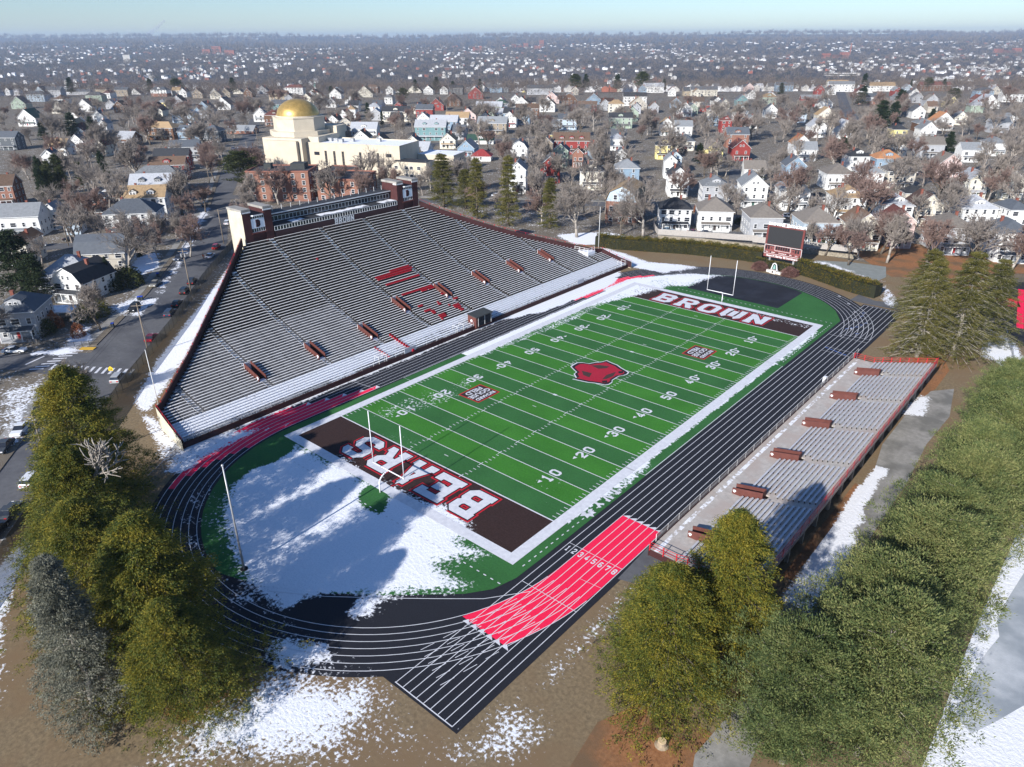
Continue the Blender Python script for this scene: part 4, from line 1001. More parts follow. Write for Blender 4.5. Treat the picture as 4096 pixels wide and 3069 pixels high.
t = pole('flagpole', -54.7, -65.1, 11.2, .09, TRIM, 'thin white pole in the snow beside the low corner of the big grandstand', 'flagpole'); mb = MB(); mb.box(-.2,.2,-.2,.2,0,.15); mb.build('base_plate', CONC, t)
p = at('Z', 148, 640); t = pole('flagpole', p.x, p.y, 14, .1, TRIM, 'thin white pole before the left end of the long hedge', 'flagpole'); mb = MB(); mb.box(-.2,.2,-.2,.2,0,.15); mb.build('base_plate', CONC, t)
sb = empty('scoreboard', (-1.2, 98, 0), 0, 'large video scoreboard with black screen and maroon frame rising behind the hedge', 'scoreboard')
FR = M('score_maroon', (.17, .045, .04), (.14, .035, .03), .8); WD = 5.6
mb = MB()
for x in (-3.6, 3.6): mb.box(x-.25, x+.25, .1, .6, 0, 11)
mb.build('support_post', METAL, sb)
mb = MB(); mb.box(-WD, WD, 0, .5, 5.95, 11.6); mb.build('screen_frame', FR, sb)
mb = MB(); mb.box(-WD+.55, WD-.55, -.06, 0, 6.1, 11.3); mb.build('video_screen', M('led_black', (.028, .028, .03), (.022, .022, .024), 4, .5), sb)
mb = MB(); mb.box(-WD, WD, 0, .5, 2.2, 5.93); bd = mb.build('score_panel', M('score_panel', (.22, .07, .065), (.18, .055, .05), 1), sb)
mb = MB()
for x0, x1, z0, z1 in ((-WD,WD,5.82,5.92),(-WD,WD,3.2,3.28),(-WD,-WD+.1,3.2,5.92),(WD-.1,WD,3.2,5.92),(-2.5,2.3,4.35,4.42),(-2.5,-2.42,4.35,5.9),(2.22,2.3,4.35,5.9)): mb.box(x0, x1, -.05, 0, z0, z1)
mb.build('white_frame_lines', TRIM, bd)
mb = MB()
for x0, x1, z0, z1 in [(-5.3+i*.75, -4.8+i*.75, 4.5, 5.4) for i in range(2)]+[(3.6+i*.75, 4.1+i*.75, 4.5, 5.4) for i in range(2)]+[(-2.2+i*.72, -1.65+i*.72, 4.7, 5.7) for i in range(6)]+[(-3.6,-3.2,4.8,5.1),(2.9,3.3,4.8,5.1),(-5.3,-2.8,5.5,5.75),(2.7,5.2,5.5,5.75)]+[(x,x+.25,3.5,4.0) for x in (-5.4,-3.7,-2.0,-1.6,1.3,1.7,3.1,5.0)]: mb.box(x0, x1, -.06, 0, z0, z1)
mb.build('digit_windows', BLACKP, bd)
textobj('board_lettering', "Stuart M. Barclay '82 Scoreboard", .82, (0, -.08, 2.68), (math.pi/2, 0, 0), TRIM, bd, off=.025, sx=.86)
for x, t in ((-4.7,'T.O.L.'),(-2.8,'DOWN'),(-.6,'TO GO'),(.6,'BALL ON'),(2.5,'QTR.'),(4.2,'T.O.L.')): textobj('board_lettering', t, .34, (x, -.08, 3.72), (math.pi/2, 0, 0), TRIM, bd, off=.012, sx=.9)
textobj('top_lettering', 'BROWN', 1.15, (-3.2, .2, 12.05), (math.pi/2, 0, 0), TRIM, sb, ext=.08, off=.05)
textobj('top_lettering', 'STADIUM', 1.15, (3.4, .2, 12.05), (math.pi/2, 0, 0), TRIM, sb, ext=.08, off=.05)
mb = MB(); mb.box(-1.25, .85, .1, .3, 11.62, 12.7); c = mb.build('letter_plate', TRIM, sb)
V, F = glyph_mesh('B', .8, .34); me = bpy.data.meshes.new('letter'); me.from_pydata([(a-.2, .08, b+12.15) for a, b in V], [], F); me.materials.append(M('maroon_letter', (.12, .02, .02))); link(bpy.data.objects.new('letter', me), c)
be = empty('bell_monument', (.1, 89.9, 0), R_(-10), 'green bronze bell in a white arched frame on a stone plinth before the hedge', 'monument')
mb = MB(); mb.box(-2.3, -1.0, -.3, .5, 0, .7); mb.box(1.0, 2.3, -.3, .5, 0, .7); mb.box(-1.0, 1.0, -.7, .6, 0, 1.0); mb.build('plinth', M('stone_white', (.62, .58, .53), (.5, .46, .42), 1.5), be)
mb = MB()
for s in (-1, 1): mb.tube((s*.95, 0, 1), (s*.55, 0, 2.6), .14, n=6); 
mb.tube((-.55,0,2.6),(0,0,2.95),.14,n=6); mb.tube((.55,0,2.6),(0,0,2.95),.14,n=6); mb.build('arch_frame', WHITE, be)
mb = MB(); mb.lathe([(.5,1.35),(.46,1.5),(.33,1.8),(.28,2.2),(.15,2.4),(0,2.45)], 16); mb.build('bell', M('verdigris', (.22, .38, .34), (.15, .28, .25), 2, .6), be, smooth=True)
mb = MB(); mb.box(-.22, .22, -.73, -.7, .25, .75); mb.build('plaque', BLACKP, be)
# ================================================================== TREES
def leaf_tris(C, D, L, Wd, seed):
    """spray triangles: base C (n,3), direction D (n,3) unit, length L, width Wd -> V,F"""
    r = np.random.default_rng(seed); n = len(C)
    S = np.cross(D, r.normal(size=(n, 3))); S /= np.linalg.norm(S, axis=1, keepdims=True)+1e-9
    V = np.empty((n, 3, 3)); V[:, 0] = C-S*Wd[:, None]*.5; V[:, 1] = C+S*Wd[:, None]*.5; V[:, 2] = C+D*L[:, None]
    return V.reshape(-1, 3), np.arange(3*n).reshape(n, 3)
def unit(a): return a/(np.linalg.norm(a, axis=1, keepdims=True)+1e-9)
def conifer_meshes(h, r, seed, nb=420, clumps=9, per=7, leaf=.32, shape=.8, droop=.18, base=.05, lump=.3, style='hemlock', mat=None, trunkmat=BARK, bare=0.0, fan=.30, flat=.4, cl=.25):
    g = np.random.default_rng(seed)
    t = base+(1-base)*g.uniform(0, 1, nb)**.85; az = (np.arange(nb)*2.39996+g.normal(0, .35, nb)) % (2*np.pi)
    if style in ('whorl', 'pine'): t = np.round(t*h/1.25)*1.25/h+g.normal(0, .006, nb); t = np.clip(t, base, .995)
    q1, q2 = g.uniform(0, 6, 2); bul = 1+lump*(np.sin(az*2+q1+t*3)*.5+np.sin(az*3+t*9+q2)*.5)*(1-t)
    rnd = np.where(g.uniform(0, 1, nb) < .14, g.uniform(.35, .7, nb), g.uniform(.78, 1.14, nb))
    if style == 'pine': R = r*np.clip(np.sin(np.pi*np.clip(t*.84+.12, 0, 1))**.7, .12, 1)*bul*rnd
    else: R = r*(1-t)**shape*bul*rnd+.3
    C0 = np.stack([np.zeros(nb), np.zeros(nb), t*h], 1); dirh = np.stack([np.cos(az), np.sin(az), np.zeros(nb)], 1); sid = np.stack([-np.sin(az), np.cos(az), np.zeros(nb)], 1)
    up = g.uniform(-.05, .22, nb) if style != 'pine' else g.uniform(.12, .55, nb)
    Cs, Ds = [], []; s0 = .22
    for k in range(clumps):
        s = s0+(1.0-s0)*((k+g.uniform(0, 1, nb))/clumps); L = R*s
        side = g.uniform(-1, 1, nb)*R*fan*np.sin(np.pi*np.clip(s*.80+.12, 0, 1))
        p = C0+dirh*L[:, None]+sid*side[:, None]; p[:, 2] += up*L-droop*L*s-np.abs(side)*.18+g.normal(0, .10, nb)
        for j in range(per):
            jit = g.normal(0, cl, (nb, 3))*np.array([1, 1, flat]); q = p+jit; d = dirh*.8+sid*(side/(R*fan+.1))[:, None]*.9+g.normal(0, .5, (nb, 3))
            if style == 'pine': d = unit(jit+1e-4)*.9+dirh*.4+np.array([0, 0, .8])+g.normal(0, .3, (nb, 3))
            else: d[:, 2] += -.22 if style == 'hemlock' else -.1
            Cs.append(q); Ds.append(unit(d))
    C = np.concatenate(Cs); D = np.concatenate(Ds); keep = C[:, 2] > .15; C, D = C[keep], D[keep]; n = len(C)
    L = leaf*g.uniform(.9, 2.1, n); Wd = leaf*g.uniform(.35, .8, n)
    V, F = leaf_tris(C, D, L, Wd, seed+1); crown = fastmesh('crown', V, F, mat)
    mb = MB(); segs = 7; px, py = g.normal(0, .12, segs+1), g.normal(0, .12, segs+1); px[0] = py[0] = 0; r0 = .016*h+.06
    for i in range(segs): mb.tube((px[i], py[i], h*.97*i/segs), (px[i+1], py[i+1], h*.97*(i+1)/segs), r0*(1-i/segs)+.03, r0*(1-(i+1)/segs)+.03, n=7)
    for i in range(0, nb, 1 if bare else 2):
        L_ = R[i]*(.8 if not bare else 1.04); pr = Vector(C0[i])
        for k in (1, 2, 3):
            L1 = L_*k/3; b = Vector((dirh[i][0]*L1, dirh[i][1]*L1, t[i]*h+up[i]*L1-droop*L1*(L1/R[i])+(.12 if bare else -.02))); mb.tube(pr, b, (.075 if bare else .05)*(1.3-k*.3), (.075 if bare else .05)*(1-k*.3), n=3); pr = b
    trunk = mb.mesh('trunk', trunkmat, True)
    return crown, trunk
GOLD = leafmat('golden_needles', [(.030, .050, .012), (.075, .10, .016), (.18, .165, .020), (.32, .25, .030)], .30)
PINE = leafmat('pine_needles', [(.045, .075, .028), (.095, .13, .042), (.17, .195, .065), (.27, .265, .10)], .35)
GREY = leafmat('grey_needles', [(.08, .085, .065), (.155, .16, .12), (.24, .235, .18)], .5)
SPRU = leafmat('spruce_needles', [(.032, .040, .012), (.085, .090, .022), (.150, .138, .032), (.20, .165, .05)], .4)
DARK = leafmat('dark_needles', [(.010, .020, .008), (.022, .038, .014), (.045, .062, .022)], .3)
DARK2 = leafmat('street_conifer_needles', [(.020, .030, .010), (.050, .062, .018), (.10, .105, .028)], .35)
def tree(name, pair, loc, rz, sc, label, group=None, cat='tree'):
    t = empty(name, loc, rz, label, cat, group); t.scale = sc if isinstance(sc, (tuple, list)) else (sc,)*3
    for nm, me in zip(('crown', 'trunk'), pair): place(nm, me, t)
    return t
H1 = [conifer_meshes(20, 8.6, 11+i, nb=400, clumps=9, per=34, leaf=.15, shape=.58, droop=.26, base=.02, lump=.55, mat=GOLD, fan=.30, flat=.6, cl=.25) for i in range(3)]
G1 = conifer_meshes(20, 4.9, 31, nb=360, clumps=8, per=26, leaf=.15, shape=.66, droop=.2, base=.03, lump=.4, mat=GREY, trunkmat=BARKP, cl=.24)
P1 = [conifer_meshes(17, 6.8, 51+i, nb=270, clumps=8, per=50, leaf=.16, droop=.02, base=.10, lump=.55, style='pine', mat=PINE, trunkmat=BARKP, fan=.34, flat=.7, cl=.30) for i in range(3)]
S1 = [conifer_meshes(22, 8.2, 71+i, nb=340, clumps=10, per=22, leaf=.16, shape=.72, droop=.24, base=.04, lump=.4, style='whorl', mat=SPRU, trunkmat=M('dead_branch', (.42, .38, .32), (.30, .27, .23), 1.2, .9), bare=1, fan=.32, cl=.24) for i in range(2)]
K1 = [conifer_meshes(22, 4.2, 91+i, nb=200, clumps=7, per=14, leaf=.26, shape=.45, droop=.15, base=.06, lump=.7, style='whorl', mat=SPRU, trunkmat=BARK, fan=.4, cl=.3) for i in range(2)]
D1 = [conifer_meshes(18, 5.2, 111+i, nb=130, clumps=6, per=14, leaf=.42, shape=.55, droop=.12, base=.12, lump=.6, mat=DARK, fan=.4, cl=.45) for i in range(3)]
D1 += [conifer_meshes(18, 5.6, 118, nb=90, clumps=6, per=16, leaf=.42, droop=.02, base=.25, lump=.6, style='pine', mat=DARK2, fan=.4, cl=.45)]
# left cluster
tree('hemlock_tree', H1[0], (-27.5, -86.3, 0), .3, (1.18, 1.18, 1.14), 'tallest golden green hemlock between the avenue fence and the near track bend', 'golden hemlocks')
tree('hemlock_tree', H1[1], (-12.5, -92.6, 0), 1.9, (1.05, 1.05, .95), 'golden hemlock in the middle of the left clump, with a bare grey dead top', 'golden hemlocks')
tree('hemlock_tree', H1[2], (8.3, -93.5, 0), 4.0, (1.22, 1.22, .98), 'broad golden hemlock right of the grey spruce, spreading over the snowy track bend', 'golden hemlocks')
tree('hemlock_tree', H1[0], (-20, -91.0, 0), 2.6, (1.0, 1.0, .86), 'shorter golden hemlock squeezed into the left clump behind the tallest one', 'golden hemlocks')
tree('hemlock_tree', H1[1], (-3.0, -95.5, 0), 5.2, (1.0, 1.0, .88), 'golden hemlock at the outer edge of the left clump beside the brown verge', 'golden hemlocks')
tree('hemlock_tree', H1[2], (15.2, -95.0, 0), 1.0, (.92, .92, .70), 'low dark green hemlock at the foot of the left clump by the snowfield', 'golden hemlocks')
tree('grey_spruce', G1, (9.0, -101.5, 0), .5, (1.0, 1.0, 1.0), 'ghostly grey needled spruce standing in front of the golden hemlocks at lower left')
# right foreground clump
tree('cedar_tree', H1[1], (54.3, -55.0, 0), .8, (.98, .98, 1.02), 'tall golden cedar beside the near end of the low grandstand, shading its benches', 'golden cedars')
tree('cedar_tree', H1[0], (51.5, -62.0, 0), 3.0, (.98, .98, .84), 'golden cedar with pale trunks showing at the foot, above the orange litter', 'golden cedars')
tree('cedar_tree', H1[2], (48.8, -58.5, 0), 5.0, (.85, .85, .66), 'lower golden cedar at the track side of the right foreground clump', 'golden cedars')
# pine row by the path
pl = [((64.0,-61.5),.94,'white pine at the bottom edge overhanging the curving path, nearest of the row'), ((69.0,-56.0),1.10,'big pale green white pine second along the path from the bottom edge'), ((66.8,-48.5),1.02,'white pine leaning over the pale path opposite the golden cedars'),
      ((69.0,-39.0),1.08,'full white pine between the path and the snowy bank of the rink'), ((68.0,-29.5),1.0,'white pine in the middle of the path row, left of the frozen rink'), ((70.0,-20.0),1.02,'dense white pine beside the upper bank of the frozen rink'),
      ((68.3,-10.5),.95,'white pine opposite the middle of the low grandstand'), ((70.5,-1.0),.98,'white pine by the right edge, upper half of the path row'), ((68.5,8.5),.88,'smaller white pine opposite the far benches of the low grandstand'), ((67.5,17.5),.82,'second farthest white pine of the path row'),
      ((67.0,27.5),.72,'farthest white pine of the path row, near the warm up court')]
for i, ((x, y), s, lab) in enumerate(pl): tree('white_pine', P1[i % 3], (x, y, 0), i*1.7, (s, s, s*.98), lab, 'white pines along the path')
# spruces beyond the low grandstand
tree('spruce_tree', S1[0], (48.0, 50.5, 0), 0, (1.0, 1.0, .98), 'tall olive spruce with bare grey limbs just behind the red end rail', 'olive spruces')
tree('spruce_tree', S1[1], (53.5, 56.0, 0), 2, (1.1, 1.1, 1.05), 'tallest olive spruce with many dead pale branches, second from the low grandstand', 'olive spruces')
tree('spruce_tree', S1[0], (42.5, 74.5, 0), 4, (1.08, 1.08, .80), 'dense olive spruce nearest the end of the curved hedge', 'olive spruces')
tree('spruce_tree', S1[1], (57.0, 67.0, 0), 5, (.95, .95, .9), 'olive spruce at the back of the group beside the warm up court', 'olive spruces')
# conifers behind the grandstand
for i, (x, y, s, w, lab) in enumerate([(-139,92.5,.95,1.45,'broad golden conifer nearest the right stand tower'),(-114,85.8,1.0,1.0,'slim conifer second along behind the grandstand wall'),(-97.2,84.5,1.12,1.05,'tallest slim conifer third along behind the grandstand wall'),(-83.4,91.2,.80,1.0,'shortest dark slim conifer, farthest right behind the grandstand wall'),(-130,96,.7,1.1,'small conifer half hidden by the broad one near the right stand tower')]):
    tree('slim_conifer', K1[i % 2], (x, y, 0), i*2.1, (w, w, s), lab, 'slim conifers behind the grandstand')

# ---- bare deciduous trees
def bare_meshes(h, seed, levels=5, twig=TWIG, trunkm=BARK, thin=.034, spread=1.0, kids=(5, 6, 5, 4)):
    g = random.Random(seed); T = MB(); V = []; F = []
    def strip(a, b, r):
        d = (b-a).normalized(); u = d.orthogonal().normalized()*r; w = d.cross(u); k = len(V)
        for q, s in ((a, 1), (b, .6)):
            V.append(tuple(q+u*s)); V.append(tuple(q-u*.5*s+w*.87*s)); V.append(tuple(q-u*.5*s-w*.87*s))
        F.extend([(k, k+1, k+4, k+3), (k+1, k+2, k+5, k+4), (k+2, k, k+3, k+5)])
    def grow(p, d, L, r, lv):
        n = 3 if lv < 3 else 2; q = p; dd = d.copy(); pts = [q]
        for i in range(n):
            dd = (dd+Vector((g.gauss(0, .13), g.gauss(0, .13), g.gauss(.05, .08)))).normalized(); q2 = q+dd*(L/n); rr = r*(1-.2*i)
            if lv < 2: T.tube(q, q2, rr, rr*.8, n=6 if lv == 0 else 4)
            else: strip(q, q2, max(rr, thin))
            q = q2; pts.append(q)
        if lv >= levels: return
        for k in range(kids[min(lv, len(kids)-1)]):
            u = g.uniform(.35, 1.0) if lv else g.uniform(.45, 1.0); f = u*n; i = min(n-1, int(f)); s = pts[i].lerp(pts[i+1], f-i)
            ax = dd.orthogonal().normalized(); ax.rotate(Matrix.Rotation(g.uniform(0, 2*math.pi), 3, dd)); an = g.uniform(.35, .85)*spread
            nd = dd.copy(); nd.rotate(Matrix.Rotation(an, 3, ax)); nd.z += .12; nd.normalize()
            grow(s, nd, L*g.uniform(.52, .75), r*.55, lv+1)
    grow(Vector((0, 0, 0)), Vector((0, 0, 1)), h*.36, h*.019+.04, 0)
    zmax = max(v[2] for v in V); k = h/zmax; V = [(a*k, b*k, c*k) for a, b, c in V]; T.v = [(a*k, b*k, c*k) for a, b, c in T.v]
    return fastmesh('crown', V, F, twig), T.mesh('trunk', trunkm, True)
B1 = [bare_meshes(16, 200+i, thin=.042, twig=(TWIG, TWIGR)[i % 2], trunkm=(BARK, BARKP)[i % 3 == 0]) for i in range(6)]
BP = [bare_meshes(22, 300+i, twig=TWIG, trunkm=BARKP, spread=1.1) for i in range(2)]

sn_ = bare_meshes(8, 350, levels=3, twig=BARKP, trunkm=BARKP, thin=.05, kids=(9, 5, 3))
hm_ = [o for o in COL.objects if o.name == 'hemlock_tree.001'][0]
dt = place('dead_top', sn_[0], hm_, (1.2, -1.4, 13.5)); place('dead_stem', sn_[1], dt)
# ================================================================== HOUSES
WALLC = {'white': (.70, .70, .68), 'cream': (.66, .62, .52), 'grey': (.38, .39, .41), 'blue': (.24, .33, .42), 'pale blue': (.42, .50, .57), 'teal': (.16, .28, .29), 'tan': (.42, .35, .25), 'brown': (.14, .075, .045),
         'red': (.26, .045, .04), 'brick': (.30, .13, .085), 'yellow': (.70, .60, .26), 'pink': (.60, .46, .43), 'green': (.33, .40, .32), 'taupe': (.30, .25, .19), 'orange': (.45, .16, .08), 'dark grey': (.10, .11, .12), 'beige': (.50, .46, .39)}
ROOFC = {'slate': (.085, .095, .11), 'grey': (.20, .21, .22), 'light grey': (.34, .35, .37), 'dark': (.038, .04, .045), 'brown': (.13, .085, .06), 'maroon': (.13, .05, .042), 'tan': (.33, .23, .13), 'orange': (.36, .17, .08), 'green': (.035, .075, .055), 'taupe': (.17, .15, .13), 'red': (.22, .035, .035), 'dark brown': (.065, .04, .032)}
def wallmat(c):
    nm = 'wall_'+c.replace(' ', '_')
    if nm in MATS: return MATS[nm]
    m, n, l, b = nodes_of(nm, .75, .25); tc = n.new('ShaderNodeTexCoord'); vec = tc.outputs['Object']; col = WALLC[c]
    if c == 'brick':
        br = n.new('ShaderNodeTexBrick'); br.inputs['Scale'].default_value = 2.2; br.inputs['Color1'].default_value = (*col, 1); br.inputs['Color2'].default_value = (*[v*.7 for v in col], 1); br.inputs['Mortar'].default_value = (.36, .3, .26, 1); br.inputs['Mortar Size'].default_value = .012
        mp = n.new('ShaderNodeMapping'); mp.inputs['Rotation'].default_value = (math.pi/2, 0, 0); l.new(vec, mp.inputs[0]); l.new(mp.outputs[0], br.inputs[0]); src = br.outputs[0]
        l.new(mixc(n, l, mathn(n, l, 'MULTIPLY', noise(n, l, .7, 4, vec), .45), src, tuple(v*.6 for v in col)), b.inputs[0])
    else:
        sx = n.new('ShaderNodeSeparateXYZ'); l.new(vec, sx.inputs[0]); fr = mathn(n, l, 'FRACT', mathn(n, l, 'MULTIPLY', sx.outputs['Z'], 4.5))
        r = ramp(n, [(.25, tuple(v*.82 for v in col)), (.65, col)]); l.new(noise(n, l, .8, 5, vec), r.inputs[0])
        l.new(r.outputs[0], b.inputs[0]); bp = n.new('ShaderNodeBump'); bp.inputs['Strength'].default_value = .35; bp.inputs['Distance'].default_value = .04; l.new(fr, bp.inputs['Height']); l.new(bp.outputs[0], b.inputs['Normal'])
    MATS[nm] = m; return m
def roofmat(c):
    nm = 'roof_'+c.replace(' ', '_')
    if nm in MATS: return MATS[nm]
    m, n, l, b = nodes_of(nm, .85, .25); tc = n.new('ShaderNodeTexCoord'); vec = tc.outputs['Object']; col = ROOFC[c]
    o = n.new('ShaderNodeObjectInfo'); f = mathn(n, l, 'ADD', mathn(n, l, 'MULTIPLY', noise(n, l, 1.2, 7, vec, .7), .8), mathn(n, l, 'MULTIPLY', o.outputs['Random'], .25))
    r = ramp(n, [(.28, tuple(v*.6 for v in col)), (.5, col), (.75, tuple(min(1, v*1.3) for v in col))]); l.new(f, r.inputs[0]); l.new(r.outputs[0], b.inputs[0])
    bp = n.new('ShaderNodeBump'); bp.inputs['Strength'].default_value = .4; bp.inputs['Distance'].default_value = .05; l.new(noise(n, l, 9, 2, vec), bp.inputs['Height']); l.new(bp.outputs[0], b.inputs['Normal'])
    MATS[nm] = m; return m
def win_mesh(w, h, nm):
    mb = MB(); mb.box(-w/2, w/2, -.05, .0, 0, h, 0)     # glass
    f = .11
    for x0, x1, z0, z1 in ((-w/2-f, -w/2, -f, h+f), (w/2, w/2+f, -f, h+f), (-w/2, w/2, -f, 0), (-w/2, w/2, h, h+f), (-w/2, w/2, h/2-.03, h/2+.03)): mb.box(x0, x1, -.09, .02, z0, z1, 1)
    return mb.mesh(nm, [GLASS, TRIM])
WIN = win_mesh(.85, 1.35, 'window'); WINW = win_mesh(1.7, 1.35, 'window'); WINS = win_mesh(.6, .9, 'window')
WINA = win_mesh(1.2, 1.6, 'window')
CHIM = MB().box(-.35, .35, -.35, .35, -1.5, 1.1).box(-.42, .42, -.42, .42, .95, 1.1).mesh('chimney', M('chimney_brick', (.26, .09, .06), (.17, .06, .045), 3))
HOUSES = []
def house(kind, c, rz, w, d, H, wall, roof, label, group='houses of the neighbourhood', dorm=0, det=2, chim=True, porch=True, skirt=None, eave=None, name=None):
    """c: (x,y) centre of the footprint; local -y faces the viewer's side"""
    nm = name or {'g': 'gabled_house', 's': 'long_roofed_house', 'h': 'hip_roofed_house', 'm': 'gambrel_house', 'M': 'gambrel_house'}[kind]
    z0 = float(terr(c[0], c[1])); t = empty(nm, (c[0], c[1], z0), rz, label, 'house', group); a, b = w/2, d/2
    mb = MB(); rf = MB(); oh = .45
    span = w if kind in 'gm' else d
    if eave is None: eave = {'g': H-span*.42, 's': H-min(span*.36, 4), 'h': H-min(w, d)*.32, 'm': H-span*.42, 'M': H-span*.42}[kind]
    eave = max(2.4, eave); th = .18
    wm = [wallmat(wall), wallmat(skirt) if skirt else wallmat(wall)]
    low = eave*.45 if skirt else 0
    if skirt: mb.box(-a-.004, a+.004, -b-.004, b+.004, -1, low, 1); mb.box(-a, a, -b, b, low, eave, 0)
    else: mb.box(-a, a, -b, b, -1, eave, 0)
    def slab(p): # roof plane with thickness
        q = [Vector(v) for v in p]; up = Vector((0, 0, th)); k = len(rf.v)
        n = len(q); rf.v += [tuple(v) for v in q]+[tuple(v+up) for v in q]; rf.f.append(tuple(k+i for i in reversed(range(n)))); rf.f.append(tuple(k+n+i for i in range(n))); rf.m += [1, 0]
        for i in range(n): j = (i+1) % n; rf.f.append((k+i, k+j, k+n+j, k+n+i)); rf.m.append(1)
    def gable(ax, half, length, e, Hh, gam):
        # ax 'y': ridge along y (gable faces -y)
        T = (lambda u, v, z: (u, v, z)) if ax == 'y' else (lambda u, v, z: (-v, u, z))
        prof_ = [(-half, e), (0, Hh)] if not gam else [(-half, e), (-half*.62, e+(Hh-e)*.62), (0, Hh)]
        full = prof_+[(-u, z) for u, z in reversed(prof_[:-1])]
        for s in (-1, 1):
            pts = [T(u, s*length, z) for u, z in full]; mb.poly(pts if s > 0 else pts[::-1], 0)
        sl = (prof_[1][1]-prof_[0][1])/(prof_[1][0]-prof_[0][0])
        ext = [(prof_[0][0]-oh, prof_[0][1]-oh*sl)]+prof_[1:]
        for i in range(len(ext)-1):
            (u0, za), (u1, zb) = ext[i], ext[i+1]
            for s in (-1, 1):
                p = [T(s*u0, -length-oh, za+.02), T(s*u1, -length-oh, zb+.02), T(s*u1, length+oh, zb+.02), T(s*u0, length+oh, za+.02)]
                slab(p if s > 0 else p[::-1])
    if kind in 'gm': gable('y', a, b, eave, H, kind == 'm')
    elif kind in 'sM': gable('x', b, a, eave, H, kind == 'M')
    else:
        r = min(a, b); rx, ry = a-r*.95, b-r*.95; A, B = a+oh, b+oh; e = eave-.15
        ridge = [(-rx, -ry, H), (rx, ry, H)]
        if a >= b: P0, P1_ = (-rx, 0, H), (rx, 0, H)
        else: P0, P1_ = (0, -ry, H), (0, ry, H)
        if a >= b: faces = [[(-A,-B,e),(A,-B,e),P1_,P0],[(A,-B,e),(A,B,e),P1_],[(A,B,e),(-A,B,e),P0,P1_],[(-A,B,e),(-A,-B,e),P0]]
        else: faces = [[(-A,-B,e),(A,-B,e),P0],[(A,-B,e),(A,B,e),P1_,P0],[(A,B,e),(-A,B,e),P1_],[(-A,B,e),(-A,-B,e),P0,P1_]]
        for f in faces: rf.poly(f, 0)
        rf.poly([(-A,-B,e),(-A,B,e),(A,B,e),(A,-B,e)], 1); rf.box(-A, A, -B, B, e-.18, e-.01, 1)
    ro = None
    mb.build('wall', wm, t); ro = rf.build('roof', [roofmat(roof), TRIM], t)
    if chim: place('chimney', CHIM, ro, (a*.35*(1 if random.random() < .5 else -1), b*.1, H-.3 if kind != 'h' else H-.6))
    st = 2 if eave > 4.6 else 1
    if eave > 7.4: st = 3
    def wins(side):
        L = w if side in 'FB' else d; n = max(2, int(L/2.7)); 
        if det < 2: n = max(2, int(L/3.6))
        for s_ in range(st):
            zz = .95+s_*min(2.75, (eave-.4)/st)
            for i in range(n):
                u = -L/2+L*(i+.5)/n
                if side == 'F' and s_ == 0 and porch and det > 1 and abs(u) < 1.0: continue
                if det < 2 and random.random() < .12: continue
                me = WINW if (side == 'F' and random.random() < .28) else WIN
                if side == 'F': place('window', me, t, (u, -b-.012, zz))
                elif side == 'R': place('window', me, t, (a+.012, u, zz), math.pi/2)
                elif side == 'L': place('window', me, t, (-a-.012, u, zz), -math.pi/2)
                else: place('window', me, t, (u, b+.012, zz), math.pi)
    wins('F')
    if det > 0: wins('R')
    if det > 1: wins('L')
    if kind in 'gm' and H-eave > 2.2: 
        for u in ((-.8, .8) if w > 7 else (0,)): place('window', WINS, t, (u, -b-.012, eave+(H-eave)*.18))
    if kind in 'sM' and det > 0 and H-eave > 2: place('window', WINS, t, (a+.012, 0, eave+.4), math.pi/2)
    if porch and det > 0:
        p = MB(); pw, pd = w*.42, 1.9; hh = 2.7
        p.prism([(-pw,-b-pd),(pw,-b-pd),(pw,-b-.01),(-pw,-b-.01)], [hh-.15,hh-.15,hh+.35,hh+.35], [hh,hh,hh+.55,hh+.55], 0, 1)
        p.box(-pw+.1, pw-.1, -b-pd+.1, -b-.02, -.5, .35, 2)
        for i in range(4): x = -pw+.25+(2*pw-.5)*i/3; p.box(x-.09, x+.09, -b-pd+.12, -b-pd+.3, .35, hh-.1, 0)
        p.build('porch', [TRIM, roofmat(roof), wallmat(wall)], t)
        dm = MB(); dm.box(-.45, .45, -b-.06, -b-.005, .36, 2.4); dm.build('door', M(random.choice(['door_red', 'door_dark', 'door_green']), {0: (.35, .03, .03), 1: (.05, .04, .04), 2: (.05, .12, .10)}[HOUSES.__len__() % 3]), t)
    for k in range(dorm):  # dormers on the -y roof slope
        u = (k-(dorm-1)/2)*w/(dorm+.6); dw = 1.3 if dorm > 1 else 1.7; zb = eave+.45; zt = min(H-.35, zb+1.9)
        if kind in 'sM': yf = -b*.78; yb_ = -b*.12
        else: yf = -b*.72; yb_ = -b*.1
        q = MB(); q.box(u-dw, u+dw, yf, yb_, zb, zt-.25, 0); q.poly([(u-dw, yf, zt-.25), (u+dw, yf, zt-.25), (u, yf, zt+.35)], 0)
        do = q.build('dormer', wallmat(wall), ro)
        q = MB()
        q.poly([(u-dw-.2, yf-.25, zt-.3), (u, yf-.25, zt+.42), (u, yb_, zt+.42), (u-dw-.2, yb_, zt-.3)][::-1]); q.poly([(u+dw+.2, yf-.25, zt-.3), (u, yf-.25, zt+.42), (u, yb_, zt+.42), (u+dw+.2, yb_, zt-.3)]); q.build('dormer_roof', roofmat(roof), ro)
        for x in (-.55, .55): place('window', WINS, ro, (u+x, yf-.012, zb+.35))
    HOUSES.append((Vector((c[0], c[1])), max(w, d), label, t)); return t
ROT0 = R_(35)
HL = []   # crop, peak x, peak y, kind, front width px, depth m, total height m, wall, roof, dormers, yaw(None=auto), extra words
def HA(c, *rows):
    for r in rows: HL.append((c,)+r)
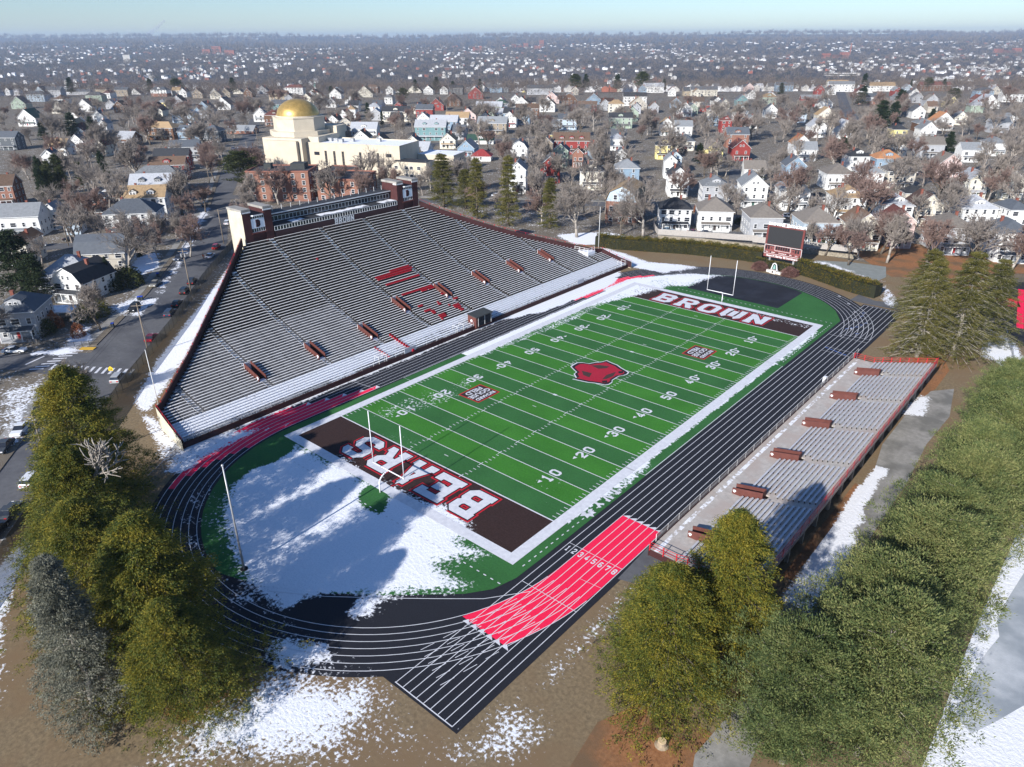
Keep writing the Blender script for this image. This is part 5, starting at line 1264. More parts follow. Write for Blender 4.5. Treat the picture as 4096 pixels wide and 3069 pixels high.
HA('A', (540,470,'g',80,9,9,'white','slate',0),(500,512,'s',140,9,8,'grey','slate',0),(710,478,'g',100,10,9,'red','brown',0),(820,462,'g',100,10,9,'tan','brown',0),(895,437,'s',150,10,9,'tan','grey',0),
 (835,508,'g',75,9,8.5,'white','slate',0),(1010,548,'h',110,10,9,'white','slate',1),(1060,450,'g',80,9,9,'white','slate',0),(1185,458,'g',100,10,9,'white','dark',0),(1112,540,'g',80,9,8.5,'white','grey',0),
 (1112,605,'g',85,9,8.5,'grey','dark',0),(1240,562,'g',70,9,8.5,'taupe','brown',0),(1355,567,'g',75,9,8.5,'cream','grey',0),(1475,497,'g',110,10,10,'cream','slate',0),(1345,508,'g',65,9,8.5,'white','grey',0),
 (240,548,'g',100,11,10,'pale blue','slate',0),(330,548,'s',130,10,9.5,'grey','slate',0),(100,612,'g',100,10,9.5,'green','slate',0),(232,575,'h',120,10,9,'pale blue','slate',0),(148,692,'g',130,12,10.5,'white','green',1),
 (362,640,'g',110,12,9,'cream','dark brown',0),(520,627,'g',110,12,9.5,'white','slate',0),(962,652,'g',110,12,9.5,'cream','dark brown',1),(1165,686,'h',150,10,9,'pale blue','light grey',0),(1275,642,'g',120,10,9.5,'blue','slate',0),
 (1398,616,'g',110,11,9.5,'white','slate',0),(1740,697,'h',130,10,9.5,'brown','maroon',1),(1640,682,'g',100,11,9,'white','grey',0),(1800,632,'s',180,9,9,'teal','slate',0),(1760,572,'s',120,9,8.5,'tan','brown',0),
 (1862,532,'h',120,10,9.5,'white','maroon',0),(1932,592,'g',95,10,9,'cream','brown',0),(2005,585,'g',85,10,9,'cream','orange',0),(1020,768,'h',200,11,9.5,'brown','tan',0),(1205,792,'s',150,10,9,'blue','slate',2),
 (1345,790,'h',110,10,9,'dark grey','slate',0),(1165,885,'s',180,9,9,'grey','slate',0),(1085,938,'s',210,9,9,'red','dark',0),(1058,990,'s',220,9,9,'red','brown',1),(990,1045,'h',300,11,9.5,'grey','grey',0),
 (955,1098,'s',250,10,10,'dark grey','light grey',2),(905,1172,'s',280,10,10,'white','tan',2),(825,1255,'h',320,12,10,'white','slate',0),(120,1285,'s',250,10,9,'white','grey',0),(300,1290,'g',60,7,7.5,'white','grey',0),
 (600,1300,'h',95,7,5,'brick','dark',0),(620,1212,'h',90,7,5,'brick','grey',0),(445,1395,'g',85,7,5,'pale blue','slate',0),(20,1105,'s',130,10,10,'brick','brown',0),(290,948,'g',80,8,8,'white','slate',0),
 (50,830,'s',130,9,9,'dark grey','slate',0),(1530,792,'s',180,9,5.5,'brick','grey',0),(700,1172,'h',80,7,4.5,'brick','light grey',0),(1420,560,'g',60,9,8,'tan','brown',0),(640,520,'h',80,9,8.5,'tan','brown',0),
 (600,580,'h',110,10,8.5,'green','slate',0),(1560,560,'g',60,9,8,'brown','brown',0),(1650,525,'g',70,9,8.5,'grey','slate',0),(740,640,'g',70,9,8.5,'brown','dark brown',0),(1290,700,'s',80,8,6,'grey','light grey',0),(1890,445,'s',110,9,11,'grey','slate',0),
 (770,550,'s',90,8,8.5,'taupe','slate',0),(1010,480,'g',60,8,8,'cream','grey',0),(640,760,'g',50,8,8,'white','grey',0))
HA('D', (640,58,'M',290,10,9.5,'beige','slate',0),(430,185,'h',330,13,9,'grey','light grey',0),(395,275,'m',220,12,9,'white','dark',0),(100,440,'h',240,11,9.5,'grey','slate',1),(85,75,'g',110,12,9,'cream','orange',0))
HA('B', (165,598,'g',95,10,9,'white','brown',0),(245,545,'g',110,11,10,'cream','tan',0),(312,650,'h',80,9,8.5,'white','light grey',0),(450,672,'s',180,10,9.5,'cream','dark',1),(250,772,'s',170,11,7,'white','light grey',1),
 (670,757,'s',200,11,10.5,'teal','light grey',2),(755,728,'s',180,10,10,'blue','light grey',0),(840,708,'s',150,10,10,'white','tan',0),(900,684,'g',110,11,9.5,'pink','maroon',0),(1062,737,'s',190,11,9.5,'taupe','grey',1),
 (1165,706,'g',90,12,9.5,'white','red',0),(1215,682,'s',170,10,10,'blue','dark',0),(1040,642,'s',170,10,9.5,'green','light grey',0),(1115,628,'h',85,9,9,'dark grey','green',0),(1280,657,'s',150,9,9.5,'brown','brown',0),
 (1405,616,'g',100,12,10.5,'white','brown',0),(1240,612,'g',100,11,9.5,'white','dark brown',0),(1432,580,'g',100,11,9.5,'pink','grey',0),(1545,590,'m',100,11,9.5,'brown','grey',0),(1700,590,'g',105,10,9,'blue','maroon',0),
 (1842,630,'h',100,10,9,'cream','tan',0),(1985,612,'g',110,11,9.5,'beige','tan',0),(1960,586,'s',150,9,10,'white','dark',0),(2078,522,'s',130,10,9,'white','light grey',1),(1920,493,'g',80,10,9,'white','slate',0),
 (1840,489,'g',80,10,9,'cream','grey',0),(1360,537,'s',170,10,9,'grey','slate',0),(1257,462,'g',75,9,10,'yellow','grey',0),(1430,500,'s',120,9,9,'grey','slate',0),(985,517,'g',105,12,9.5,'white','slate',0),
 (1050,490,'s',150,10,10,'blue','slate',0),(1105,476,'s',120,9,11,'dark grey','dark',0),(950,550,'g',100,11,10.5,'red','dark brown',1),(800,592,'g',110,12,10,'brown','dark brown',0),(700,622,'g',100,11,9,'red','slate',0),
 (632,660,'s',110,10,9,'red','slate',0),(560,516,'g',100,11,9,'cream','dark brown',0),(650,540,'g',65,9,8.5,'white','dark',0),(830,536,'s',90,9,9,'dark grey','dark',0),(930,470,'g',60,9,9,'teal','grey',0),(440,447,'s',85,9,9,'white','grey',0),
 (985,850,'s',170,10,5.5,'white','green',1),(990,942,'h',130,10,6,'white','red',0),(1215,1027,'g',110,11,11,'white','grey',0),(1225,892,'m',110,11,9.5,'white','slate',0),(1560,838,'s',230,11,9.5,'red','brown',3),
 (1490,912,'g',100,11,9.5,'green','slate',0),(1425,990,'g',130,13,10,'red','slate',0),(1718,906,'g',110,12,9.5,'blue','brown',0),(1690,1022,'h',150,11,9.5,'cream','dark',1),(1912,1002,'h',150,11,9.5,'blue','grey',0),
 (1870,712,'s',150,9,9,'green','dark',1),(1945,678,'g',80,11,9,'green','green',0),(1860,765,'h',100,8,5,'tan','tan',0),(1875,942,'g',70,8,8,'white','slate',0),(2150,872,'h',115,10,9,'yellow','dark',1),
 (2165,748,'g',90,11,9.5,'white','tan',0),(2190,982,'g',80,10,9,'white','grey',0),(1535,720,'s',120,9,9,'pale blue','slate',0),(1490,758,'s',110,8,6,'grey','slate',0),(1660,640,'s',120,8,8,'red','brown',0),(1620,662,'s',130,9,8.5,'grey','slate',0),
 (1060,455,'g',60,9,8.5,'tan','brown',0),(690,425,'s',100,9,9,'white','grey',0),(1500,470,'s',90,9,9,'taupe','brown',0),(300,515,'h',80,9,9,'brown','brown',0),(50,430,'s',80,9,9,'brown','slate',0),(1785,620,'s',80,8,7,'brown','dark brown',0),(1600,940,'g',70,9,8,'brick','brown',0),(1400,870,'g',80,9,8.5,'taupe','slate',0),(60,560,'g',80,10,9,'white','slate',0))
HA('C', (10,1245,'h',200,10,9,'white','dark',0),(265,1245,'h',215,13,9,'white','taupe',0),(575,1288,'h',205,13,9,'grey','taupe',0),(915,1310,'h',225,13,9,'pale blue','taupe',0),(40,1062,'g',130,12,10,'white','dark',0),
 (265,1108,'h',170,12,9.5,'grey','grey',1),(525,1107,'g',165,14,10.5,'white','grey',0),(785,1132,'g',185,13,10,'white','grey',0),(1105,1168,'h',195,12,9.5,'white','tan',1),(785,995,'g',130,12,9.5,'blue','slate',0),
 (1040,1030,'h',170,12,9,'white','taupe',0),(1240,1028,'h',155,12,9.5,'white','grey',0),(1430,1015,'h',170,12,9.5,'beige','taupe',0),(1165,938,'h',125,11,9.5,'white','dark',1),(1350,945,'h',160,11,9,'blue','orange',1),
 (1520,1172,'h',120,9,5,'beige','dark',0),(1410,1225,'h',175,11,9.5,'white','light grey',1),(1640,1232,'g',165,12,9,'cream','dark brown',0),(1910,1228,'h',215,12,9.5,'white','light grey',1),(2175,1270,'h',130,11,9,'white','slate',0),
 (2140,1385,'h',210,13,10,'white','slate',0),(1775,1355,'h',200,13,9.5,'grey','taupe',0),(1240,1352,'g',195,13,9.5,'cream','brown',0),(1320,1478,'g',150,8,5.5,'beige','dark brown',0),(1470,1340,'g',150,12,9.5,'pink','maroon',0),
 (2165,1082,'g',160,12,9.5,'cream','taupe',0),(1950,1085,'g',110,11,9,'cream','light grey',0),(1765,975,'g',140,11,9,'pink','taupe',0),(1722,712,'g',125,12,10,'white','orange',1),(2010,600,'g',130,16,10,'white','light grey',0),
 (1960,552,'h',110,10,9.5,'blue','slate',0),(1625,865,'s',150,10,9,'grey','taupe',0),(1680,905,'h',110,9,6,'pale blue','light grey',0),(1625,772,'g',100,10,9,'white','grey',0),(1100,762,'g',100,12,9.5,'white','light grey',0),
 (925,757,'g',100,12,9.5,'white','light grey',0),(975,680,'g',115,12,9,'cream','tan',0),(795,678,'g',105,11,9.5,'pale blue','light grey',0),(820,858,'g',120,11,9,'white','orange',0),(830,895,'s',140,10,8,'white','grey',0),
 (620,660,'g',80,10,9,'white','slate',0),(430,668,'g',90,11,9.5,'white','tan',0),(250,665,'h',75,10,9.5,'cream','slate',1),(437,600,'g',75,10,9,'teal','slate',0),(330,735,'h',70,9,9,'maroon' if False else 'red','maroon',1),
 (75,648,'g',95,11,9.5,'white','maroon',0),(60,762,'s',110,9,9.5,'white','grey',0),(400,805,'s',140,10,9.5,'brick','slate',1),(435,887,'g',115,11,9,'red','maroon',0),(262,895,'g',115,10,8.5,'yellow','taupe',0),
 (510,1015,'s',130,9,7,'white','taupe',0),(15,962,'g',80,11,9,'pale blue','slate',0),(1060,512,'s',160,9,10,'white','grey',0),(1040,487,'s',130,9,11,'cream','tan',0),(930,542,'g',60,9,9,'red','maroon',0),
 (965,612,'g',95,9,8.5,'white','slate',0),(600,590,'h',95,10,8.5,'green','tan',1),(190,547,'s',170,9,8.5,'cream','slate',0),(1650,512,'s',190,10,8.5,'brown','maroon',0),(2140,572,'s',130,9,9,'white','taupe',0),
 (1310,512,'s',170,11,8.5,'white','tan',0),(1210,540,'g',110,10,9,'white','maroon',0),(1640,600,'g',80,9,8.5,'grey','taupe',0),(700,510,'s',110,9,9,'blue','slate',0),(480,515,'g',60,9,8.5,'pink','slate',0),
 (1240,590,'s',150,9,8.5,'white','slate',0),(870,600,'s',130,9,8.5,'red','grey',0),(1530,560,'g',90,9,9,'white','slate',0),(1870,900,'s',110,9,8,'white','grey',0),(2060,740,'s',110,9,8.5,'grey','slate',0),(2150,720,'g',90,9,8.5,'white','grey',0),
 (300,465,'s',90,9,9,'white','slate',0),(2120,1520,'g',110,9,6,'grey','slate',0),(680,1225,'h',80,6,3.6,'white','light grey',0),(920,1215,'h',90,6,3.6,'white','dark',0),(370,1165,'h',80,6,3.6,'white','light grey',0))
KW = {'g': 'gable fronted', 's': 'long ridged', 'h': 'hip roofed', 'm': 'gambrel fronted', 'M': 'gambrel roofed'}
recs = []
for c, px_, py_, kind, wpx, dep, H, wall, roof, dorm in HL:
    if H > 6.2 and c != 'D': H *= 1.20
    p = at(c, px_, py_, H); z0 = float(terr(p.x, p.y))
    dd_ = dist((p.x, p.y, H)); w = max(4.5, wpx*CROPS[c][2]/FPX*dd_*.97)
    onav = c in 'AD' and py_ > (870 if c == 'A' else 0)
    rot = (R_(50) if onav else ROT0)+R_(random.uniform(-3, 3))
    if c == 'D' and py_ in (275,): rot = R_(28)
    fwd = Vector((-math.sin(rot), math.cos(rot)))
    ctr = Vector((p.x, p.y)) + (fwd*dep/2 if kind in 'gm' else fwd*(0 if kind != 'h' or w >= dep else 0))
    if kind == 'h' and w < dep: ctr = Vector((p.x, p.y))+fwd*(dep-w)/2
    recs.append([kind, ctr, rot, w, dep, H, wall, roof, dorm, px_*CROPS[c][2]+CROPS[c][0], py_*CROPS[c][2]+CROPS[c][1], dd_])
# push apart overlapping footprints along the line of sight
recs.sort(key=lambda r: r[11])
keep = []
for r in recs:
    ok = True
    for q in keep:
        if (r[1]-q[1]).length < (min(r[3], r[4])+min(q[3], q[4]))*.37: ok = False; break
    if ok: keep.append(r)
recs = keep
LANDMARK = [((-228,128),34,'the synagogue'),((-40,150),26,'the hedge end houses')]
# fill the gaps with more houses farther back, streets left free
fill = 0; tries = 0; streets = [(AV_R, 12), ([(-255,34),(-190,66),(-143,105.5),(-76,149),(-5,193),(90,250),(200,320)], 9), ([(-123.9,537.8),(-214.9,797.4)], 12), ([(-45,168),(-120,330)], 8), ([(-335,118),(-225,350)], 9)]
def near_line(p, line, w):
    for a, b in zip(line, line[1:]):
        a, b = Vector(a), Vector(b); t = max(0, min(1, (p-a).dot(b-a)/(b-a).length_squared))
        if (p-a.lerp(b, t)).length < w: return True
    return False
VC = ['white']*8+['cream']*3+['grey']*3+['pale blue', 'green', 'tan', 'brown', 'red', 'blue', 'beige', 'yellow']
while fill < 95 and tries < 6000:
    tries += 1; d = random.uniform(430, 960); l = random.uniform(-.62, .66)*d; p = Vector((CP.x+HX*d+HY*l, CP.y+HY*d-HX*l))
    if any((p-q[1]).length < 17 for q in recs) or any(near_line(p, ln, w) for ln, w in streets) or (p-Vector((-245, 125))).length < 48: continue
    kind = random.choice('ggghs'); w = random.uniform(8, 11); dep = random.uniform(10, 13); H = random.uniform(8.5, 10); x, y = pix((p.x, p.y, H))
    recs.append([kind, p, ROT0+R_(random.uniform(-6, 6)), w, dep, H, random.choice(VC), random.choice(list(ROOFC)[:7]+['grey', 'slate', 'dark']), 0, x, y, d]); fill += 1
base_l = []
for r in recs:
    dm = {0: '', 1: ' and one dormer', 2: ' and two dormers', 3: ' and three dormers'}[r[8]]
    base_l.append(f"{r[6]} {KW[r[0]]} house with {r[7]} roof{dm}")
def zone(x, y): return ('at far left' if x < 600 else 'left of centre' if x < 1500 else 'near the centre' if x < 2500 else 'right of centre' if x < 3400 else 'at far right')+(', in the front streets' if y > 560 else ', in the middle streets' if y > 370 else ', in the rear streets')
lab = list(base_l); grp = ['houses of the neighbourhood']*len(recs)
from collections import defaultdict
def regroup():
    q = defaultdict(list)
    for i, s in enumerate(lab): q[s].append(i)
    return [v for v in q.values() if len(v) > 1]
for v in regroup():
    for i in v: lab[i] = lab[i]+' '+zone(recs[i][9], recs[i][10])
ORD = ['leftmost', 'second from left', 'third from left', 'fourth from left', 'fifth from left', 'sixth from left', 'seventh from left', 'eighth from left', 'ninth from left', 'tenth from left']
for v in regroup():
    v.sort(key=lambda i: recs[i][9])
    if len(v) <= 10:
        for k, i in enumerate(v): lab[i] = f"{lab[i]}, {ORD[k] if k < len(v)-1 or k == 0 else 'rightmost'}"
lab = [' '.join(s.replace(' house with', ' house,').split()[:16]) if len(s.split()) > 16 else s for s in lab]
for r, lb in zip(recs, lab):
    det = 2 if r[11] < 330 else 1 if r[11] < 620 else 0
    small = r[5] < 6.2
    house(r[0], tuple(r[1]), r[2], r[3], r[4], r[5], r[6], r[7], lb.replace(' house', ' garage', 1) if r[5] < 5.2 else lb, dorm=r[8], det=det, chim=not small, porch=not small and r[0] != 'M' and r[5] > 7, name='garage' if r[5] < 5.2 else None, skirt='brick' if (r[6] == 'white' and r[7] == 'slate' and r[3] > 17) else None)

# ================================================================== LARGE BUILDINGS
BRW = wallmat('brick')
def block(name, loc, rz, label, cat): return empty(name, (loc[0], loc[1], float(terr(*loc))), rz, label, cat)
SYN = M('cream_brick', (.58, .51, .40), (.50, .44, .34), .3, .85)
SROOF = snowy('flat_roof_snow', b_two((.30, .30, .31), (.45, .45, .46), .4), .9, .4)
def flat(mb, name, mats, parent, sv): 
    o = mb.build(name, mats, parent); q = o.data.attributes.new('snow', 'FLOAT', 'POINT'); q.data.foreach_set('value', [sv]*len(o.data.vertices)); return o
sy = block('synagogue', (-203.8, 126.8), R_(22), 'large cream synagogue with stepped drum, shining gold dome and long flat roofed hall', 'synagogue')
mb = MB(); mb.box(-52, 0, .0, 22, 0, 14.6); mb.box(-52.1, .1, -.1, .35, 14.6, 15.1); mb.box(-.25, .1, .35, 22.1, 14.6, 15.1); mb.box(-52.1, -.25, 21.75, 22.1, 14.6, 15.1); mb.build('hall_wall', SYN, sy)
mb = MB(); nx_, ny_ = 18, 8
for i in range(nx_):
    for j in range(ny_): mb.poly([(-52+51.7*i/nx_, .35+21.4*j/ny_, 14.7), (-52+51.7*(i+1)/nx_, .35+21.4*j/ny_, 14.7), (-52+51.7*(i+1)/nx_, .35+21.4*(j+1)/ny_, 14.7), (-52+51.7*i/nx_, .35+21.4*(j+1)/ny_, 14.7)])
flat(mb, 'hall_roof', SROOF, sy, .85)
mb = MB(); [mb.box(x, x+2.2, y, y+1.8, 14.7, 16.3) for x, y in ((-41,8),(-37,6),(-33,10),(-45,9),(-20,14))]; mb.build('roof_unit', METAL, sy)
for i in range(7):
    if i == 3: continue
    mb = MB(); x = -42+i*4.9; mb.box(x, x+1.3, -.04, .1, 4.2, 11.2); w = mb.build('tall_window', GLASS, sy)
    m2 = MB(); [m2.box(x, x+1.3, -.1, -.04, 4.2+.7*k, 4.3+.7*k) for k in range(11)]; m2.build('window_grille', M('grille', (.25, .2, .13)), w)
for x, z in ((-7.5, 9.5), (-7.3, 4.5), (-48, 9)): mb = MB(); mb.box(x, x+3, -.05, .1, z, z+1.6); mb.build('window', GLASS, sy)
mb = MB(); mb.box(-75, -52.05, -4, 30, 0, 17); mb.box(-73, -54, -6, -4.05, 0, 16); mb.box(-52, -46, 2, 28, 0, 17.5); mb.build('sanctuary_wall', SYN, sy)
mb = MB(); [mb.box(-75+i*2.3, -74.6+i*2.3, -4.06, -3.9, 3, 12) for i in range(1, 10)]; mb.build('slit_window', GLASS, sy)
dcx, dcy = -64, 13.5
def octo(r, off=22.5): return [(dcx+r*math.cos(R_(off+45*k)), dcy+r*math.sin(R_(off+45*k))) for k in range(8)]
mb = MB(); mb.prism(octo(15.5), 17.05, 19.5); mb.prism(octo(13.2), 19.5, 25.6); mb.prism(octo(13.5), 25.6, 26.1); mb.box(-60, -46, 20, 30, 17.5, 21); mb.build('drum', SYN, sy)
mb = MB(); mb.lathe([(10.8*math.cos(R_(a)), 8.2*math.sin(R_(a))) for a in range(0, 88, 6)], 48, (dcx, dcy, 26.1))
mb.build('gold_dome', M('gold_leaf', (.62, .41, .13), (.40, .26, .08), .5, .42, spec=.5, metal=.55), sy, smooth=True)
mb = MB()
for k in range(24): t = R_(15*k); pr = None
mb.lathe([(11.3, 0), (11.3, .5), (10.6, .5)], 32, (dcx, dcy, 26.1)); mb.build('dome_ring', SYN, sy)
sw = block('synagogue_wing', (-194, 119), R_(22), 'low cream annexe with flat dark and snowy roofs at the right end of the synagogue', 'annexe')
mb = MB(); mb.box(-8.5, 10, 6, 16, 0, 8.5); mb.box(-6, 14, 30, 46, 0, 8.8); mb.build('wall', SYN, sw)
mb = MB(); mb.box(-8.3, 9.8, 6.2, 15.8, 8.5, 8.6); mb.box(-8.2, 8, 16, 30, 5.9, 6.0); mb.build('dark_roof', M('roof_felt', (.045, .045, .05)), sw)
mb = MB(); mb.box(-8.3, 8, 16.05, 29.95, 0, 5.9); mb.build('link_wall', SYN, sw)
mb = MB(); mb.box(-5.8, 13.8, 30.2, 45.8, 8.8, 8.9); flat(mb, 'snow_roof', SROOF, sw, .8)
for x in (-6, -.5, 2, 6): place('window', WINW, sw, (x, 5.98, 5.2)); place('window', WINW, sw, (x, 5.98, 1.5))
for i in range(5): place('window', WINW, sw, (14.02, 32.5+i*3, 5.5), math.pi/2)
def brickblock(loc, rz, w, d, h, lab, nx_, fl, roofm, name='apartment_block'):
    t = block(name, loc, rz, lab, 'apartment block'); mb = MB(); mb.box(-w/2, w/2, -d/2, d/2, 0, h); mb.build('wall', BRW, t)
    mb = MB(); mb.box(-w/2-.2, w/2+.2, -d/2-.2, -d/2+.3, h, h+.6); mb.box(-w/2-.2, -w/2+.3, -d/2+.3, d/2, h, h+.6); mb.box(w/2-.3, w/2+.2, -d/2+.3, d/2, h, h+.6); mb.box(-w/2+.3, w/2-.3, d/2-.3, d/2, h, h+.6); mb.build('parapet', M('brick_cap', (.28, .12, .085)), t)
    mb = MB(); mb.box(-w/2+.3, w/2-.3, -d/2+.3, d/2-.3, h, h+.1); flat(mb, 'flat_roof', roofm, t, .22)
    for s in range(fl):
        for i in range(nx_): place('window', WINA, t, (-w/2+w*(i+.5)/nx_, -d/2-.012, 1.2+s*(h-.6)/fl))
        for i in range(max(2, int(d/5))): place('window', WINA, t, (w/2+.012, -d/2+d*(i+.5)/max(2, int(d/5)), 1.2+s*(h-.6)/fl), math.pi/2)
    return t
FLR = snowy('dark_flat_roof', b_two((.05, .05, .055), (.09, .085, .085), .5), .9, .6)
b1 = brickblock((-206, 63), R_(40), 26, 17, 12, 'brown brick apartment block behind the street end tower, with fire escape and rooftop huts', 6, 4, FLR)
mb = MB(); mb.box(4, 10, -2, 4, 12.1, 14.5); mb.box(-8, -5, 0, 3, 12.1, 14.2); mb.build('rooftop_hut', M('hut_roof', (.05, .055, .055)), b1)
mb = MB(); [mb.box(13.1, 14.1, -4, 2, z, z+.12) for z in (3.5, 6.5, 9.5)]; [mb.tube((14.1, y, 0), (14.1, y, 10.6), .05, n=4) for y in (-4, -1, 2)]; mb.build('fire_escape', BLACKP, b1)
brickblock((-184.5, 80), R_(30), 18, 22, 9.3, 'lower red brick apartment block directly behind the press box', 4, 3, FLR)
brickblock((-205, 92), R_(30), 14, 16, 8.3, 'dark brick apartment block tucked between the press box and the synagogue hall', 3, 3, FLR)
gb = block('brick_gambrel_block', (-70.5, 121), R_(20), 'tall brick apartment house with pale blue gambrel gable and tan roof beside the hedge', 'apartment house')
gb['category'] = 'apartment house'
mb = MB(); mb.box(-5.6, 5.6, -9, 9, 0, 8.2, 0); mb.build('brick_wall', BRW, gb)
mb = MB(); fr = [(-5.6, 8.2), (-4.2, 11.6), (0, 13.8), (4.2, 11.6), (5.6, 8.2)]
for s in (-1, 1): pts = [(u, s*9.02, z) for u, z in fr]; mb.poly(pts if s > 0 else pts[::-1])
mb.build('blue_gable', wallmat('pale blue'), gb)
mb = MB()
for (u0, z0), (u1, z1) in zip(fr, fr[1:]): mb.prism([(u0*1.06, -9.6), (u1*1.06, -9.6), (u1*1.06, 9.4), (u0*1.06, 9.4)], [z0, z1, z1, z0], [z0+.2, z1+.2, z1+.2, z0+.2], 0)
mb.build('tan_roof', roofmat('tan'), gb); place('chimney', CHIM, gb, (0, 2, 14.2))
for s, z in ((0, 1.2), (1, 4.8)):
    for x in (-3.6, 0, 3.6): place('window', WINA, gb, (x, -9.012, z))
    for y in (-6, -2, 2, 6): place('window', WINA, gb, (5.612, y, z), math.pi/2); place('window', WINA, gb, (-5.612, y, z), -math.pi/2)
for x in (-2.2, 2.2): place('window', WINA, gb, (x, -9.04, 8.9))
place('window', WINS, gb, (0, -9.04, 11.8))
# church school tower, observatory dome, distant towers
p = at('A', 1400, 400, 17); t = block('brick_church', (p.x, p.y), R_(30), 'red brick church with square belfry tower and white lantern on the rear skyline', 'church'); 
mb = MB(); mb.box(-3, 3, -3, 3, 0, 12.5); mb.box(-14, 10, 0, 12, 0, 7); mb.build('wall', wallmat('orange'), t); mb = MB(); mb.box(-2.7, 2.7, -2.7, 2.7, 12.5, 15); mb.build('lantern', TRIM, t)
mb = MB(); mb.prism([(-3.4,-3.4),(3.4,-3.4),(3.4,3.4),(-3.4,3.4)], 15, 15.3); mb.poly([(-3.4,-3.4,15.3),(3.4,-3.4,15.3),(0,0,18)]); mb.poly([(3.4,-3.4,15.3),(3.4,3.4,15.3),(0,0,18)]); mb.poly([(3.4,3.4,15.3),(-3.4,3.4,15.3),(0,0,18)]); mb.poly([(-3.4,3.4,15.3),(-3.4,-3.4,15.3),(0,0,18)]); mb.build('tower_roof', roofmat('slate'), t)
mb = MB(); mb.prism([(-14.5,-.5),(10.5,-.5),(10.5,6),(-14.5,6)], [7,7,11,11], [7.2,7.2,11.2,11.2]); mb.prism([(-14.5,6),(10.5,6),(10.5,12.5),(-14.5,12.5)], [11,11,7,7], [11.2,11.2,7.2,7.2]); mb.build('roof', roofmat('slate'), t)
p = at('A', 90, 485, 4); t = block('observatory', (p.x, p.y), 0, 'small white observatory dome among bare trees at the far upper left', 'observatory')
mb = MB(); mb.lathe([(5.6, 0), (5.6, 5)], 24); mb.build('drum', WHITE, t); mb = MB(); mb.lathe([(5.5*math.cos(R_(a)), 5+5.5*math.sin(R_(a))) for a in range(0, 89, 8)], 24); mb.build('dome', M('dome_paint', (.6, .66, .7), (.52, .58, .62), .4, .5), t, smooth=True)
def far_at(c, x, y):   # first ground point seen through this pixel, over the sloping terrain
    ox, oy, s = CROPS[c]; X_, Y_ = ox+x*s, oy+y*s; d = (CF + CR*((X_-2048)/FPX) + CU*((1534.5-Y_)/FPX)).normalized(); t_ = 900.0
    while t_ < 14000:
        q = CP+d*t_
        if q.z <= float(terr(q.x, q.y)): break
        t_ += 12
    return CP+d*t_
def farblock(c, x, y, w, h, d, mat, lab, name, cat, n=1, winrows=4):
    q = far_at(c, x, y); t = empty(name, (q.x, q.y, float(terr(q.x, q.y))), R_(40), lab, cat); mb = MB()
    for k in range(n): mb.box(-w/2+k*w/n, -w/2+(k+.82)*w/n if n > 1 else w/2, -d/2+k % 2*3, d/2+k % 2*3, -5, h*(1, .7, 1.15, .8)[k % 4])
    mb.build('wall', mat, t); mb = MB()
    for r in range(winrows): mb.box(-w/2+1, w/2*.8, -d/2-.15, -d/2-.02, h*(r+.35)/winrows, h*(r+.65)/winrows)
    mb.build('window_strip', GLASS, t); return t
BR2 = M('far_brick', (.36, .13, .085), (.28, .10, .07), .1); PALE = M('far_pale_wall', (.62, .60, .56), (.5, .48, .45), .1); FW = M('far_white_wall', (.8, .8, .8), (.72, .72, .72), .1)
farblock('A', 812, 395, 34, 34, 22, PALE, 'tall pale tower block rising behind the trees at upper left', 'tower_block', 'tower block', 1, 9)
for c, x, y, w, h, lab in (('A',1310,345,50,30,'far red brick hospital block, left of three at upper left'),('A',1375,338,60,42,'far red brick hospital block, the middle and tallest of three'),('A',1455,348,60,28,'far red brick hospital block, right of three at upper left'),('B',965,330,70,34,'far red brick mill building left of the college hill'),('B',1235,300,150,26,'wide far brown brick college building near the horizon'),('B',1368,300,36,55,'tall narrow far red brick tower near the horizon'),('B',1340,312,50,26,'small far red brick block beside the tall brick tower'),('C',1020,372,140,26,'long far red brick factory at the foot of the right hills'),('C',2110,335,160,22,'long far red brick building high on the right hillside')):
    farblock(c, x, y, w, h, 25, BR2, lab, 'brick_block', 'building', 3 if w > 60 else 1, 4)
farblock('B', 170, 237, 330, 30, 60, FW, 'long gleaming white warehouse on the far ridge', 'warehouse', 'warehouse', 4, 1)
farblock('A', 1605, 247, 150, 16, 50, FW, 'low white warehouse on the far ridge left of the long one', 'warehouse', 'warehouse', 2, 1)
farblock('B', 1085, 325, 120, 16, 40, FW, 'long white building below the far brick college', 'warehouse', 'building', 2, 1)
farblock('A', 195, 368, 60, 8, 30, FW, 'low white shed at far upper left', 'warehouse', 'shed', 1, 1); farblock('A', 310, 385, 60, 9, 30, FW, 'second low white shed at far upper left, nearer the tower block', 'warehouse', 'shed', 1, 1)
farblock('C', 1060, 480, 100, 8, 20, PALE, 'long low pale school building on the right rear streets', 'warehouse', 'building', 1, 1)
q = far_at('C', 1110, 350); t = empty('brick_chimney', (q.x, q.y, q.z), 0, 'tall slender red brick factory chimney at the foot of the right hills', 'chimney'); mb = MB(); mb.tube((0,0,0),(0,0,62),4,2.5,n=10); mb.build('stack', BR2, t); mb = MB(); mb.tube((0,0,60),(0,0,63),3.2,n=10); mb.build('cap', BR2, t)
p = at('A', 1975, 410, 12); t = block('steeple', (p.x, p.y), R_(30), 'green copper church spire above the trees left of centre', 'steeple'); mb = MB(); mb.box(-2.2,2.2,-2.2,2.2,0,15); mb.build('tower', PALE, t)
mb = MB(); mb.lathe([(3,15),(2.4,17.5),(1.2,19),(.9,21),(.1,25)], 8); mb.build('spire', M('copper_green', (.20,.42,.34), (.15,.34,.28), .8), t)
